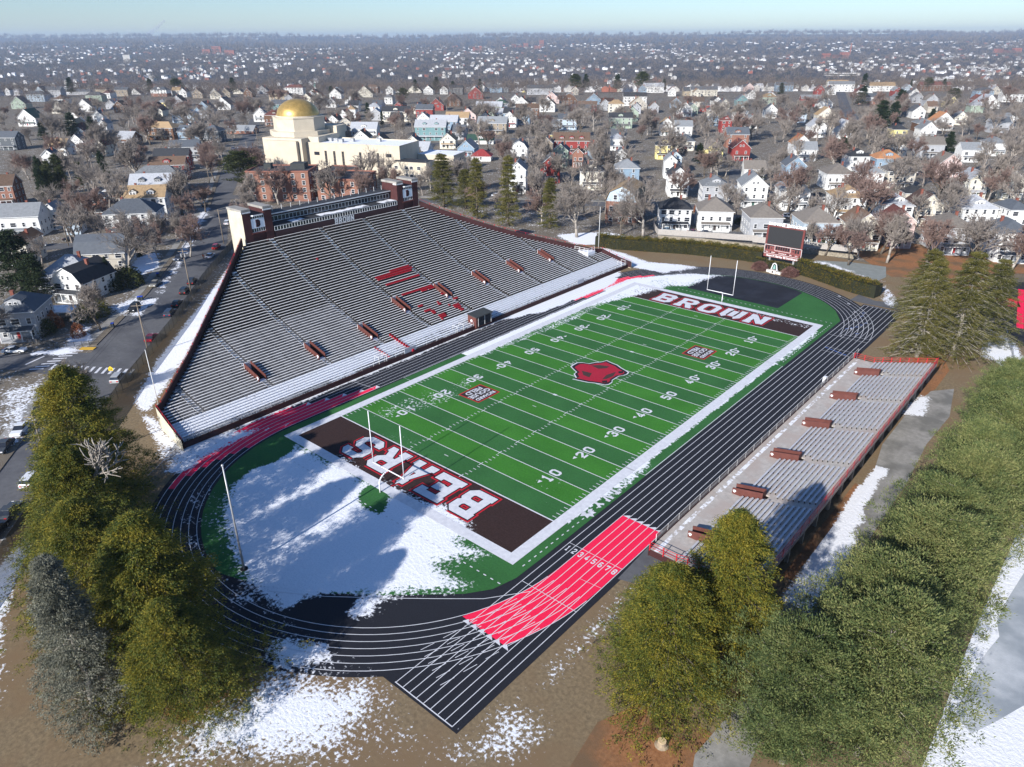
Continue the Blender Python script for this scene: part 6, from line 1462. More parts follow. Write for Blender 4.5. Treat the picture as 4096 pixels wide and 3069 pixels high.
for i, (c, x, y, h) in enumerate([('A',595,215,75),('A',812,222,95),('A',1005,222,90),('A',1018,222,80),('A',1150,217,60)]):
    q = CP+(far_at(c, x, y+6)-CP); t = empty('wind_turbine', (q.x, q.y, float(terr(q.x, q.y))), R_(40), ['white wind turbine on the left horizon, farthest left','white wind turbine on the horizon, second from left','white wind turbine on the horizon, third from left beside the steam','white wind turbine on the horizon, fourth from left beside the steam','white wind turbine on the horizon, rightmost'][i], 'wind turbine', 'wind turbines on the horizon')
    mb = MB(); mb.tube((0,0,0),(0,0,h),3,1.6,n=6); mb.build('mast', FW, t)
    for k in range(3): a = R_(100+120*k+25*i); mb = MB(); mb.tube((0,-3,h),(h*.55*math.cos(a),-3,h+h*.55*math.sin(a)),1.8,.6,n=4); mb.build('blade', FW, t)

# ================================================================== BARE TREES, STREET CONIFERS
def twig_wood():
    src = [bare_meshes(16, 400+i, levels=4, thin=.045, kids=(5, 6, 5, 4)) for i in range(3)]; arr = []
    for cr, tr in src:
        v = np.empty(len(cr.vertices)*3, np.float32); cr.vertices.foreach_get('co', v); f = np.empty(len(cr.loops), np.int32); cr.loops.foreach_get('vertex_index', f); arr.append((v.reshape(-1, 3), f.reshape(-1, 4)))
        tv = np.empty(len(tr.vertices)*3, np.float32); tr.vertices.foreach_get('co', tv); tf = [tuple(p.vertices) for p in tr.polygons if len(p.vertices) == 4]; arr[-1] += (tv.reshape(-1, 3), np.array(tf))
    Vs, Fs, k = [], [], 0; n = 0; tries = 0; pts = []
    while n < 190 and tries < 30000:
        tries += 1; d = 210+440*random.random(); l = random.uniform(-.68, .7)*d; x, y = CP.x+HX*d+HY*l, CP.y+HY*d-HX*l; p = Vector((x, y))
        if y > -40 and x > -165 and x < 105 and y < 118 and seg_sd(np.array([x]), np.array([y]), [(-60,-80),(100,-125),(100,100),(40,112),(-5,125),(-50,112),(-80,110),(-165,100),(-165,10),(-92,-44)])[0] > -3: continue
        if any(near_line(p, ln, w*.6) for ln, w in streets) or (p-Vector((-228, 122))).length < 40 or (p-Vector((-265, 112))).length < 24 or any((p-h[0]).length < h[1]*.6+1.5 for h in HOUSES) or any((p-q).length < 4.5 for q in TP+pts): continue
        a_ = arr[n % 3]; s = random.uniform(10, 19)/16; w = s*random.uniform(.9, 1.2); an = random.uniform(0, 6.28); c, q = math.cos(an), math.sin(an)
        for V_, F_ in ((a_[0], a_[1]), (a_[2], a_[3])):
            Q = np.stack([x+w*(c*V_[:, 0]-q*V_[:, 1]), y+w*(q*V_[:, 0]+c*V_[:, 1]), V_[:, 2]*s], 1); Vs.append(Q); Fs.append(F_+k); k += len(Q)
        pts.append(p); n += 1
    tag(link(bpy.data.objects.new('bare_wood', fastmesh('bare_wood', np.concatenate(Vs), np.concatenate(Fs), TWIG))), 'bare winter trees filling the back gardens between the houses', 'woods', kind='stuff')
def nearest(p):
    return min(HOUSES, key=lambda h: (h[0]-p).length)
def put_bare(p, h, key=0, lab=None, pal=False):
    src = (BP if pal else B1)[key % (2 if pal else 6)]; s = h/(22 if pal else 16)
    if lab is None:
        hh = nearest(p); lb = hh[2]; lab = 'bare tree by the '+' '.join(lb.split()[:10]).rstrip(',')
        for w_ in ('and', 'with', 'in', 'of', 'the', 'at', 'near'):
            if lab.split()[-1] == w_: lab = ' '.join(lab.split()[:-1])
    return tree('bare_tree', src, (p.x, p.y, float(terr(p.x, p.y))), random.uniform(0, 6.28), (s*random.uniform(.95, 1.15),)*2+(s,), lab, 'bare winter trees', 'tree')
spec = [((-68.5,87.3),22,'large pale bare tree in the snow right of the slim conifers'),((-51,101.8),22,'large pale bare tree beside the white hedge end fence'),((-58.5,99.5),13,'slender bare tree between the two pale ones before the brick gambrel block'),
 ((-195,52),17,'bare tree before the brown brick apartment block'),((-178,66),18,'wide bare tree behind the press box'),((-166,74),15,'bare tree directly behind the press box, right of the wide one'),((-199,44),14,'bare tree at the left corner of the brown brick apartment block'),
 ((-250,72),17,'leafless tree before the tall windows of the synagogue'),((-262,80),15,'leafless tree at the left corner of the synagogue'),((-240,75),13,'small leafless tree under the synagogue wall'),
 ((-172,-9),12,'bare street tree on the corner lawn of the side street'),((-103,-88),16,'bare tree on the left edge corner by the crosswalk'),((-108,-76),13,'bare tree behind the iron fence at left'),((-158,14),12,'bare tree by the fence next to the stand tower'),((-170,25),13,'bare tree across from the stand tower'),
 ((-92,-96),14,'bare tree on the snowy verge at the left edge'),((-66,-74),10,'small bare tree behind the golden hemlocks beside the avenue'),((14,112),12,'bare tree by the beige garage behind the hedge'),((22,122),15,'bare tree behind the paved court'),((32,126),16,'bare tree in the orange litter left of the white house at far right'),((42,130),17,'bare tree in the orange litter behind the spruces'),((52,136),16,'bare tree behind the warm up court'),((62,140),15,'bare tree at the right edge behind the court'),((5,118),11,'bare sapling by the scoreboard fence'),((-2,125),9,'small bare tree behind the scoreboard'),
 ((-120,92),13,'bare tree among the slim conifers'),((-106,93),12,'bare tree between the second and third slim conifers'),((-90,95),14,'bare tree left of the shortest slim conifer'),((-128,98),12,'bare tree beside the street behind the grandstand')]
for i, (xy, h, lb) in enumerate(spec): put_bare(Vector(xy), h, i, lb, pal=h > 20)
nb_ = len(spec); tries = 0; TP = [Vector(s[0]) for s in spec]
while nb_ < 296 and tries < 20000:
    tries += 1; d = 150+ (random.random()**.9)*620; l = random.uniform(-.66, .68)*d; p = Vector((CP.x+HX*d+HY*l, CP.y+HY*d-HX*l))
    inS = bool(seg_sd(np.array([p.x]), np.array([p.y]), [(-60,-80),(-30,-100),(30,-125),(100,-125),(100,100),(40,112),(-5,125),(-50,112),(-80,110),(-165,100),(-165,10),(-92,-44)])[0] > -2)
    if inS or any(near_line(p, ln, w*.62) for ln, w in streets) or near_line(p, s1, 6) or (p-Vector((-228, 122))).length < 38 or (p-Vector((-265, 112))).length < 20: continue
    if any((p-h[0]).length < h[1]*.62+1 for h in HOUSES) or any((p-q).length < 5 for q in TP): continue
    if d < 330 and l > -40 and random.random() < .35 and p.x > -60: pass
    put_bare(p, random.uniform(9, 16) if random.random() < .8 else 20, nb_, None, random.random() < .2); TP.append(p); nb_ += 1
twig_wood()
# dark conifers in the neighbourhood
cl = [('A',900,315,18,1),('A',1070,320,17,1.6),('A',1440,350,18,1.2),('A',405,395,20,1),('A',430,715,17,1.2),('A',560,740,15,1),('A',1500,965,18,1.5),('A',250,770,13,1),('B',700,435,18,1.25),('B',490,560,15,1.5),('B',1585,390,20,1.5),('B',1655,340,20,1.0),('B',1860,312,20,1.1),('B',2020,315,22,1.4),('B',2155,378,14,1),('B',800,330,13,1),('B',560,355,15,1),('B',975,355,15,1),
 ('B',355,700,12,.5),('B',265,650,13,.8),('B',635,655,11,.7),('C',1230,388,20,.9),('C',1205,545,18,1.3),('C',1330,640,22,1.3),('C',1450,565,20,1.3),('C',1520,440,13,.5),('C',685,525,14,1.2),('C',1640,400,14,1.4),('C',1740,400,13,1),('C',1780,560,13,1.8),('C',170,905,11,1),('C',1075,870,13,1.2),('C',1760,835,13,1.1),('C',1170,1085,8,.5),('C',1130,1085,8,.5),('C',1645,690,12,1.2),('D',20,30,18,1.3),('D',165,195,13,1.2),('D',655,205,9,.45),('D',625,230,8,.45),('C',400,730,10,.8),('C',1720,1150,7,1.2),('C',560,1060,6,1),('A',2090,545,13,1.2),('B',1340,770,10,.9),('C',1410,640,18,1.1)]
for i, (c, x, y, h, w) in enumerate(cl):
    p = at(c, x, y, h); pp = Vector((p.x, p.y)); 
    if terr(p.x, p.y) < -3: pp = Vector((CP.x, CP.y)).lerp(pp, 900/dist((p.x, p.y, 0)))
    hh = nearest(pp); lb = 'dark evergreen by the '+' '.join(hh[2].split()[:11]).rstrip(',')
    if c == 'A' and (x, y) == (1500, 965): lb = 'big dark pine at the kerb of the avenue left of the brown brick apartment block'
    src = D1[i % 3] if w < 1.4 else D1[3]; k = h/18; tree('evergreen_tree', src, (pp.x, pp.y, 0), i*1.3, (k*w, k*w, k), lb, 'dark evergreens of the neighbourhood')
# copse of dark pines at left
for i in range(14):
    p = at('A', 260+random.uniform(0, 420), 1180+random.uniform(-30, 120), 0); k = random.uniform(.7, .95)
    if any((Vector((p.x, p.y))-h[0]).length < 9 for h in HOUSES): continue
    tree('evergreen_tree', D1[3 if i % 2 else 0], (p.x, p.y, 0), i, (k*.62, k*.62, k), 'dark pine of the dense copse behind the white house with red door', 'dark pine copse at left')
# orange and green shrubs near the condos
def shrub_mesh(r, h, n, leaf, mat, seed):
    g = np.random.default_rng(seed); u = unit(g.normal(size=(n, 3))); u[:, 2] = np.abs(u[:, 2]); rad = g.uniform(.72, 1.0, n)*(1+.14*np.sin(u[:, 0]*7+u[:, 1]*5)); C = u*rad[:, None]*np.array([r, r, h]); 
    V, F = leaf_tris(C, unit(u+g.normal(0, .8, (n, 3))), leaf*g.uniform(.7, 1.5, n), leaf*g.uniform(.4, .8, n), seed+1); return fastmesh('foliage', V, F, mat)
BEECH = leafmat('beech_leaves', [(.16, .055, .03), (.30, .11, .05), (.38, .17, .08)], 1.2)
HEDGE = leafmat('hedge_needles', [(.022, .034, .008), (.055, .062, .010), (.13, .098, .012), (.21, .145, .018)], .30, .15)
PURP = leafmat('purple_twigs', [(.10, .05, .045), (.19, .10, .085), (.26, .15, .13)], 1.0)
SHM = {'o': shrub_mesh(1.3, 2.6, 1500, .22, BEECH, 5), 'g': shrub_mesh(1.2, 1.6, 1300, .2, DARK2, 6), 'y': shrub_mesh(1.2, 2.4, 1400, .2, GOLD, 7), 'p': shrub_mesh(2.0, 2.0, 5000, .20, PURP, 8)}
def shrub(x, y, k, s, lab, sz=1):
    t = empty('shrub', (x, y, 0), random.uniform(0, 6), lab, 'shrub', 'garden shrubs'); t.scale = (s, s, s*sz); place('foliage', SHM[k], t); m = MB(); [m.tube((0, 0, 0), (.4*math.cos(a), .4*math.sin(a), .9), .04, n=3) for a in (0, 2, 4)]; m.build('stems', BARK, t)
shrub(-4.6, 91.0, 'p', 1.15, 'rounded purple brown shrub left of the bell monument'); shrub(4.6, 90.4, 'p', 1.2, 'rounded purple brown shrub right of the bell monument')
for (c, x, y, k, s, lb) in (('Z',712,425,'o',1.0,'small orange leaved tree by the curving driveway, nearest the first white house'),('Z',775,395,'o',1.2,'larger orange leaved tree between two houses behind the hedge'),('Z',800,465,'o',1.1,'orange leaved shrub at the front corner of the second white house'),('Z',1040,470,'g',1.5,'conical dark green shrub between the condominium houses'),('F',1060,120,'o',1.6,'bright orange leaved tree right of the scoreboard'),('D',270,690,'g',2.4,'clipped green hedge bush before the grey house at left'),('D',340,650,'o',1.6,'brown bush by the flat roofed carport'),('D',500,705,'o',1.2,'round brown bush behind the iron fence corner'),('D',820,380,'g',3.2,'broad dark hedge bush beside the snowy front lawn'),('D',720,410,'g',2.3,'dark bush left of the broad hedge by the avenue'),('D',560,600,'y',2.0,'golden green bush behind the white gambrel house'),('D',640,570,'y',1.8,'golden green bush nearest the avenue by the carport'),('D',860,200,'g',1.5,'dark bush at the corner of the beige gambrel house'),('F',860,115,'g',1.0,'low green shrub left of the dark parking behind the hedge'),('F',935,118,'g',.9,'low green shrub in the middle of the parking strip'),('F',990,120,'g',.9,'low green shrub at the right of the parking strip'),('Z',170,250,'g',1.6,'dark shrub by the cream house with red door'),('Z',880,160+100,'g',1.2,'dark shrub behind the grey house with dormer')):
    p = at(c, x, y); shrub(p.x, p.y, k, s, lb)
# hedge: a clipped mass following the bend, needles all over its skin
def hedge(line, w, h, lab, seed, name='hedge'):
    t = empty(name, (line[0][0], line[0][1], 0), 0, lab, 'hedge'); g = np.random.default_rng(seed); pts = np.array(line, float); seg = np.diff(pts, axis=0); ln = np.hypot(seg[:, 0], seg[:, 1]); cum = np.concatenate([[0], np.cumsum(ln)]); tot = cum[-1]
    n = int(tot*w*h*22); s = g.uniform(0, tot, n); i = np.clip(np.searchsorted(cum, s)-1, 0, len(ln)-1); f = (s-cum[i])/ln[i]; base = pts[i]+seg[i]*f[:, None]; nn = np.stack([-seg[i][:, 1], seg[i][:, 0]], 1)/ln[i][:, None]
    a = g.uniform(0, np.pi, n); bump = 1+.05*np.sin(s*.9)+.05*np.sin(s*2.3+1); cu = np.clip(np.cos(a)*1.35, -1, 1)*w/2*bump; cz = np.clip(np.sin(a)*1.25, 0, 1)*h*bump
    endk = np.clip(np.minimum(s, tot-s)/(w*.5), 0, 1)**.5; cu = cu*(.35+.65*endk); off = g.uniform(.9, 1.02, n)
    C = np.stack([base[:, 0]+nn[:, 0]*cu*off, base[:, 1]+nn[:, 1]*cu*off, cz*off], 1); O = np.stack([nn[:, 0]*np.cos(a), nn[:, 1]*np.cos(a), np.sin(a)], 1)
    V, F = leaf_tris(C, unit(O+g.normal(0, .6, (n, 3))), .26*g.uniform(.7, 1.5, n), .2*g.uniform(.5, .9, n), seed); V = V-np.array([line[0][0], line[0][1], 0]); place('foliage', fastmesh('foliage', V, F, HEDGE), t)
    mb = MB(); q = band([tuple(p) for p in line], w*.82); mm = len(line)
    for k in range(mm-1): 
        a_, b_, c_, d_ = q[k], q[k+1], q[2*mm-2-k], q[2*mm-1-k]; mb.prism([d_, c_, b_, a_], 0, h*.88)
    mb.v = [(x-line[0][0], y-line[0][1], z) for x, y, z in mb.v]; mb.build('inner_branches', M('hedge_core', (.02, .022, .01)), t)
hedge([(-57,83),(-50,84.5),(-40,89),(-30,93.8),(-20,96.6),(-12,98.6),(-7,99)], 5.0, 3.8, 'long clipped golden hedge on the bank left of the scoreboard', 3)
hedge([(-7.5,94.6),(-3,93.6),(2,93.2),(5,93.4)], 2.2, 2.4, 'low middle stretch of hedge under the scoreboard, behind the bell', 4)
hedge([(4.8,95.6),(11,93.5),(18,90.2),(24,87.6),(29.5,86.6)], 4.4, 3.8, 'clipped golden hedge curving right from the scoreboard to the paved court', 6)
# pale fences and retaining wall behind the hedge
def boardfence(line, h, lab, mat, name='board_fence', z=0):
    t = empty(name, (line[0][0], line[0][1], z), 0, lab, 'fence'); O = Vector(line[0])
    for k, (a, b) in enumerate(zip(line, line[1:])):
        a, b = Vector(a)-O, Vector(b)-O; n = max(1, int((b-a).length/2.4)); mb = MB(); d = (b-a); ang = math.atan2(d.y, d.x); mb.box(0, d.length, -.03, .03, 0, h, rz=ang, o=(a.x, a.y, 0)); mb.build('board_panel', mat, t)
        for i in range(n+1): q = a.lerp(b, i/n); mb = MB(); mb.box(-.07, .07, -.09, .09, 0, h+.15, rz=ang, o=(q.x, q.y, 0)); mb.build('fence_post', mat, t)
    return t
FB = M('fence_boards', (.42, .39, .36), (.30, .28, .26), 3)
boardfence([(-56,116.8),(-50,108),(-46.6,104),(-33,110),(-17,117)], 1.9, 'long weathered board fence on the stone wall behind the left hedge', FB, z=1.2)
boardfence([(-17,113.5),(-5,117),(8,120.5),(13,122)], 1.9, 'shorter board fence behind the scoreboard', FB, z=1.6)
rw = empty('stone_wall', (-46, 103.2, 0), 0, 'low dry stone retaining wall below the board fences', 'wall'); mb = MB()
for a, b in (((0,0),(13.5,6)),((13.5,6),(29.5,9.5)),((29.5,9.5),(41,13)),((41,13),(59,17.5))): a, b = Vector(a), Vector(b); d = b-a; mb.box(0, d.length, -.4, .2, 0, 1.2, rz=math.atan2(d.y, d.x), o=(a.x, a.y, 0))
mb.build('stonework', M('dry_stone', (.34, .30, .23), (.14, .12, .09), 2.2, .95, .6), rw); mb = MB(); mb.box(0, 14.5, -.42, .22, 1.2, 1.26, rz=math.atan2(6, 13.5)); mb.build('coping', CONC, rw)
# avenue fence (mesh on posts)
def meshfence(line, h, lab, mat, postm, step=3, name='mesh_fence'):
    t = empty(name, (*line[0], 0), 0, lab, 'fence'); O = Vector(line[0]); mb = MB(); posts = []
    for a, b in zip(line, line[1:]):
        a, b = Vector(a)-O, Vector(b)-O; mb.poly([(a.x, a.y, 0), (b.x, b.y, 0), (b.x, b.y, h), (a.x, a.y, h)]); n = max(1, int((b-a).length/step)); posts += [a.lerp(b, i/n) for i in range(n)]
    mb.build('mesh', mat, t); posts.append(Vector(line[-1])-O)
    for q in posts[:98]: m = MB(); m.tube((q.x, q.y, 0), (q.x, q.y, h+.1), .05, n=4); m.build('fence_post', postm, t)
    m = MB(); [m.tube((*(Vector(a)-O), h), (*(Vector(b)-O), h), .035, n=4) for a, b in zip(line, line[1:])]; m.build('top_rail', postm, t); return t
IRON = M('dark_iron', (.05, .045, .04), (.03, .03, .028), 2, .6)
FM2 = MESHM.copy(); FM2.name = 'ivy_mesh'
for q in FM2.node_tree.nodes:
    if q.type == 'MIX_SHADER': q.inputs[0].default_value = .78
    if q.type == 'BSDF_PRINCIPLED': q.inputs[0].default_value = (.085, .08, .065, 1)
meshfence([(-8,-114.5),(-24.7,-100.3),(-31.7,-94.8),(-67.8,-65),(-92.4,-43.4),(-120,-21),(-149.8,5.6),(-158,10.5)], 2.3, 'long dark mesh fence between the avenue and the grandstand', FM2, IRON)
meshfence([(-36.5,-69.5),(-31,-75.5),(-28,-80)], 1.6, 'short mesh fence from the grandstand corner to the near bend', MESHM, METAL)
meshfence([(-46.5,69),(-41,70.5),(-35,68.5)], 1.8, 'short mesh fence at the far corner of the grandstand', MESHM, METAL)
meshfence([(49,119.5),(63,131),(84,147)], 2.4, 'dark screened fence along the warm up court', FM2, IRON); meshfence([(59.5,79.5),(63,66),(64.5,58)], 1.2, 'low grey fence in the snow below the warm up court', MESHM, METAL)
meshfence([(-111,-71),(-99,-66.5),(-95.2,-61.5)], 1.1, 'low black iron garden fence on the street corner at left', MESHM, IRON, 1.5)
meshfence([tuple(at('B', x, y)[:2]) for x, y in ((1380,1440),(1700,1420),(2050,1450))], 1.8, 'wire fence between the bare trees and the brick gambrel block', MESHM, IRON)

# ================================================================== STREET FURNITURE, CARS
def utility(x, y, h, lab, arm=(-1, .3), lamp=True, tr=False):
    t = empty('utility_pole', (x, y, 0), R_(52), lab, 'utility pole', 'utility poles along the avenue'); mb = MB(); mb.tube((0, 0, 0), (0, 0, h), .17, .11, n=8); mb.build('pole', WOOD, t, smooth=True)
    mb = MB(); mb.box(-1.2, 1.2, -.06, .06, h-.6, h-.48); mb.build('crossarm', WOOD, t)
    if lamp: mb = MB(); mb.tube((0, 0, h-3), (-.9, 0, h-2.5), .04, n=5); mb.tube((-.9, 0, h-2.5), (-2.4, 0, h-2.4), .04, n=5); mb.build('lamp_arm', METAL, t); mb = MB(); mb.box(-3.0, -2.35, -.14, .14, h-2.5, h-2.38); mb.build('lamp_head', METAL, t)
    if tr:
        for k in (-.45, .45): mb = MB(); mb.tube((k, -.3, h-2), (k, -.3, h-1), .26, n=10); mb.build('transformer', METAL, t)
    return t
utility(-79.8, -55.3, 11.8, 'leaning utility pole with street lamp near the crosswalk'); utility(-111.9, -28.9, 12.4, 'utility pole with transformers and lamp beside parked dark cars', tr=True)
p = at('A', 1415, 1540); utility(p.x, p.y, 11.5, 'utility pole with lamp left of the street end stand tower'); utility(-43.5, -87.5, 11, 'utility pole half hidden by the golden hemlocks', lamp=False)
p = at('A', 1325, 1160); utility(p.x, p.y, 10, 'thin pole on the far pavement by the tan dormered house'); p = at('A', 1570, 1010); utility(p.x, p.y, 10, 'lamp pole right of the avenue before the synagogue'); p = at('D', 435, 135); utility(p.x, p.y, 10, 'pole by the white van driveway', lamp=False)
p = at('A', 1632, 915); utility(p.x, p.y, 10.5, 'tall lamp pole at the synagogue street corner')
wires = [((-79.8,-55.3,11.2),(-111.9,-28.9,11.8)),((-111.9,-28.9,11.8),(-151,8,11)),((-79.8,-55.3,11.2),(-43.5,-87.5,10.4)),((-79.8,-55.3,11.0),(-101,-72,8)),((-79.8,-55.3,10.6),(-118,-62,8)),((-111.9,-28.9,11),(-135,-40,8)),((-79.8,-55.3,8),(-84,-52,.3)),((-151,8,11),(-195,36,10))]
wt = empty('overhead_wires', (-79.8, -55.3, 0), 0, 'thin dark overhead wires strung between the avenue poles', 'wires')
for a, b in wires:
    for off in ((-.5, 0), (.5, .1)):
        mb = MB(); a_, b_ = Vector(a), Vector(b); pr = None
        for i in range(13):
            u = i/12; q = a_.lerp(b_, u)+Vector((off[0]+79.8, off[1]+55.3, -3.2*u*(1-u)*(b_-a_).length/40)); 
            if pr is not None: mb.tube(pr, q, .018, n=3)
            pr = q
        mb.build('wire', BLACKP, wt)
p = at('D', 812, 1000); sg = empty('crossing_sign', (-70.5, -66.5, 0), R_(48), 'yellow pentagon school crossing sign above the mesh fence', 'road sign'); mb = MB(); mb.tube((0,0,0),(0,0,3.6),.04,n=5); mb.build('post', METAL, sg)
mb = MB(); mb.prism([(-.42,-.03),(.42,-.03),(.42,.0),(-.42,.0)], 2.8, 3.4); mb.poly([(-.42,-.03,3.4),(.42,-.03,3.4),(0,-.03,3.8)]); s_ = mb.build('sign_plate', M('sign_yellow', (.85,.60,.02), (.8,.55,.02)), sg)
mb = MB()
for x in (-.13, .13): mb.box(x-.05, x+.05, -.045, -.031, 2.9, 3.25); mb.box(x-.04, x+.04, -.045, -.031, 3.28, 3.38)
mb.build('walking_figures', BLACKP, s_)
CARC = {'white': (.75, .76, .77), 'black': (.015, .016, .018), 'dark grey': (.06, .065, .07), 'dark blue': (.03, .045, .08), 'red': (.35, .02, .02), 'maroon': (.15, .01, .02), 'silver': (.42, .43, .44), 'grey tan': (.25, .24, .2), 'light blue': (.35, .5, .62)}
WHEEL = MB(); WHEEL.tube((0, -.11, 0), (0, .11, 0), .33, n=14); WHM = WHEEL.mesh('tyre', TYRE); RIMM = MB().tube((0, -.12, 0), (0, .12, 0), .19, n=10).mesh('rim', METAL)
LAMPF = MB().box(-.04, .04, -.18, .18, -.08, .08).mesh('headlight', M('lamp_clear', (.8, .8, .8), (.7, .7, .7), 1, .2)); LAMPR = MB().box(-.04, .04, -.16, .16, -.1, .1).mesh('tail_light', M('lamp_red', (.5, .01, .01)))
CARP = {}
def car_profile(kind):
    if kind == 'suv': lo = [(-2.25,.45),(-2.3,.95),(-2.2,1.12),(1.0,1.08),(2.05,.98),(2.28,.75),(2.28,.42)]; up = [(-2.15,1.1),(-1.95,1.68),(.35,1.72),(1.05,1.1)]
    elif kind == 'van': lo = [(-2.6,.45),(-2.6,1.2),(1.7,1.2),(2.5,1.0),(2.6,.7),(2.6,.42)]; up = [(-2.58,1.2),(-2.5,2.15),(1.0,2.2),(1.8,1.2)]
    else: lo = [(-2.3,.42),(-2.35,.85),(-2.15,.98),(-1.3,.98),(1.0,.92),(2.1,.82),(2.32,.62),(2.3,.38)]; up = [(-1.75,.96),(-1.1,1.42),(.2,1.44),(1.05,.92)]
    return lo, up
def loft(mb, prof_, w0, w1, mi, zb=None):
    n = len(prof_); k = len(mb.v)
    for s in (-1, 1):
        for (x, z) in prof_: mb.v.append((x, s*(w0 if z < 1.0 or zb is None else w1), z))
    for i in range(n-1): mb.f.append((k+i, k+n+i, k+n+i+1, k+i+1)); mb.m.append(mi)
    mb.f.append(tuple(k+i for i in range(n))); mb.m.append(mi); mb.f.append(tuple(k+n+i for i in reversed(range(n)))); mb.m.append(mi); mb.f.append((k, k+n-1, k+2*n-1, k+n)); mb.m.append(mi)
def carmats(col): return M('car_'+col.replace(' ', '_'), CARC[col], tuple(v*.92 for v in CARC[col]), .5, .25, spec=.6)
NCAR = 0
def car(p, yaw, kind, col, lab, group='cars parked along the streets'):
    global NCAR
    NCAR += 1; lo, up = car_profile(kind); t = empty('parked_car' if kind != 'van' else 'parked_van', (p[0], p[1], .04), yaw, lab, 'car' if kind != 'van' else 'van', group)
    if kind not in CARP:
        a = MB(); loft(a, lo, .88, .88, 0); mid = MB(); k = MB()
        g = MB(); n = len(up); b = 0
        for s in (-1, 1):
            for i, (x, z) in enumerate(up): g.v.append((x, s*(.84 if i in (0, n-1) else .66), z))
        for i in range(n-1): g.f.append((i, n+i, n+i+1, i+1)); g.m.append(0)
        g.f.append(tuple(range(n))); g.m.append(0); g.f.append(tuple(reversed(range(n, 2*n)))); g.m.append(0)
        r = MB(); x0, z0 = up[1]; x1, z1 = up[2]; r.prism([(x0-.05,-.66),(x1+.05,-.66),(x1+.05,.66),(x0-.05,.66)], [z0-.02, z1-.02, z1-.02, z0-.02], [z0+.05, z1+.05, z1+.05, z0+.05])
        for s in (-1, 1):
            for i in (0, 1, 2): pass
            xm = (x0+x1)/2; r.box(xm-.05, xm+.05, s*.76-.06, s*.76+.06, 1.0, z0-.02)
        CARP[kind] = (a, g, r)
    a, g, r = CARP[kind]; m = carmats(col); a.build('body', m, t); gl = g.build('window_glass', GLASS if kind != 'van' else [GLASS], t); r.build('roof_panel', m, t)
    if kind == 'van': v = MB(); v.box(-2.5, 0, -.87, .87, 1.18, 2.18); v.build('cargo_box', m, t)
    wx = 1.4 if kind != 'van' else 1.65
    for x in (-wx, wx):
        for y in (-.82, .82): w = place('wheel', WHM, t, (x, y, .33)); place('rim', RIMM, w)
    for y in (-.6, .6): place('headlight', LAMPF, t, (2.28 if kind != 'van' else 2.58, y, .7)); place('tail_light', LAMPR, t, (-2.32 if kind != 'van' else -2.6, y, .82))
AVY = math.atan2(53.4, -57.8)
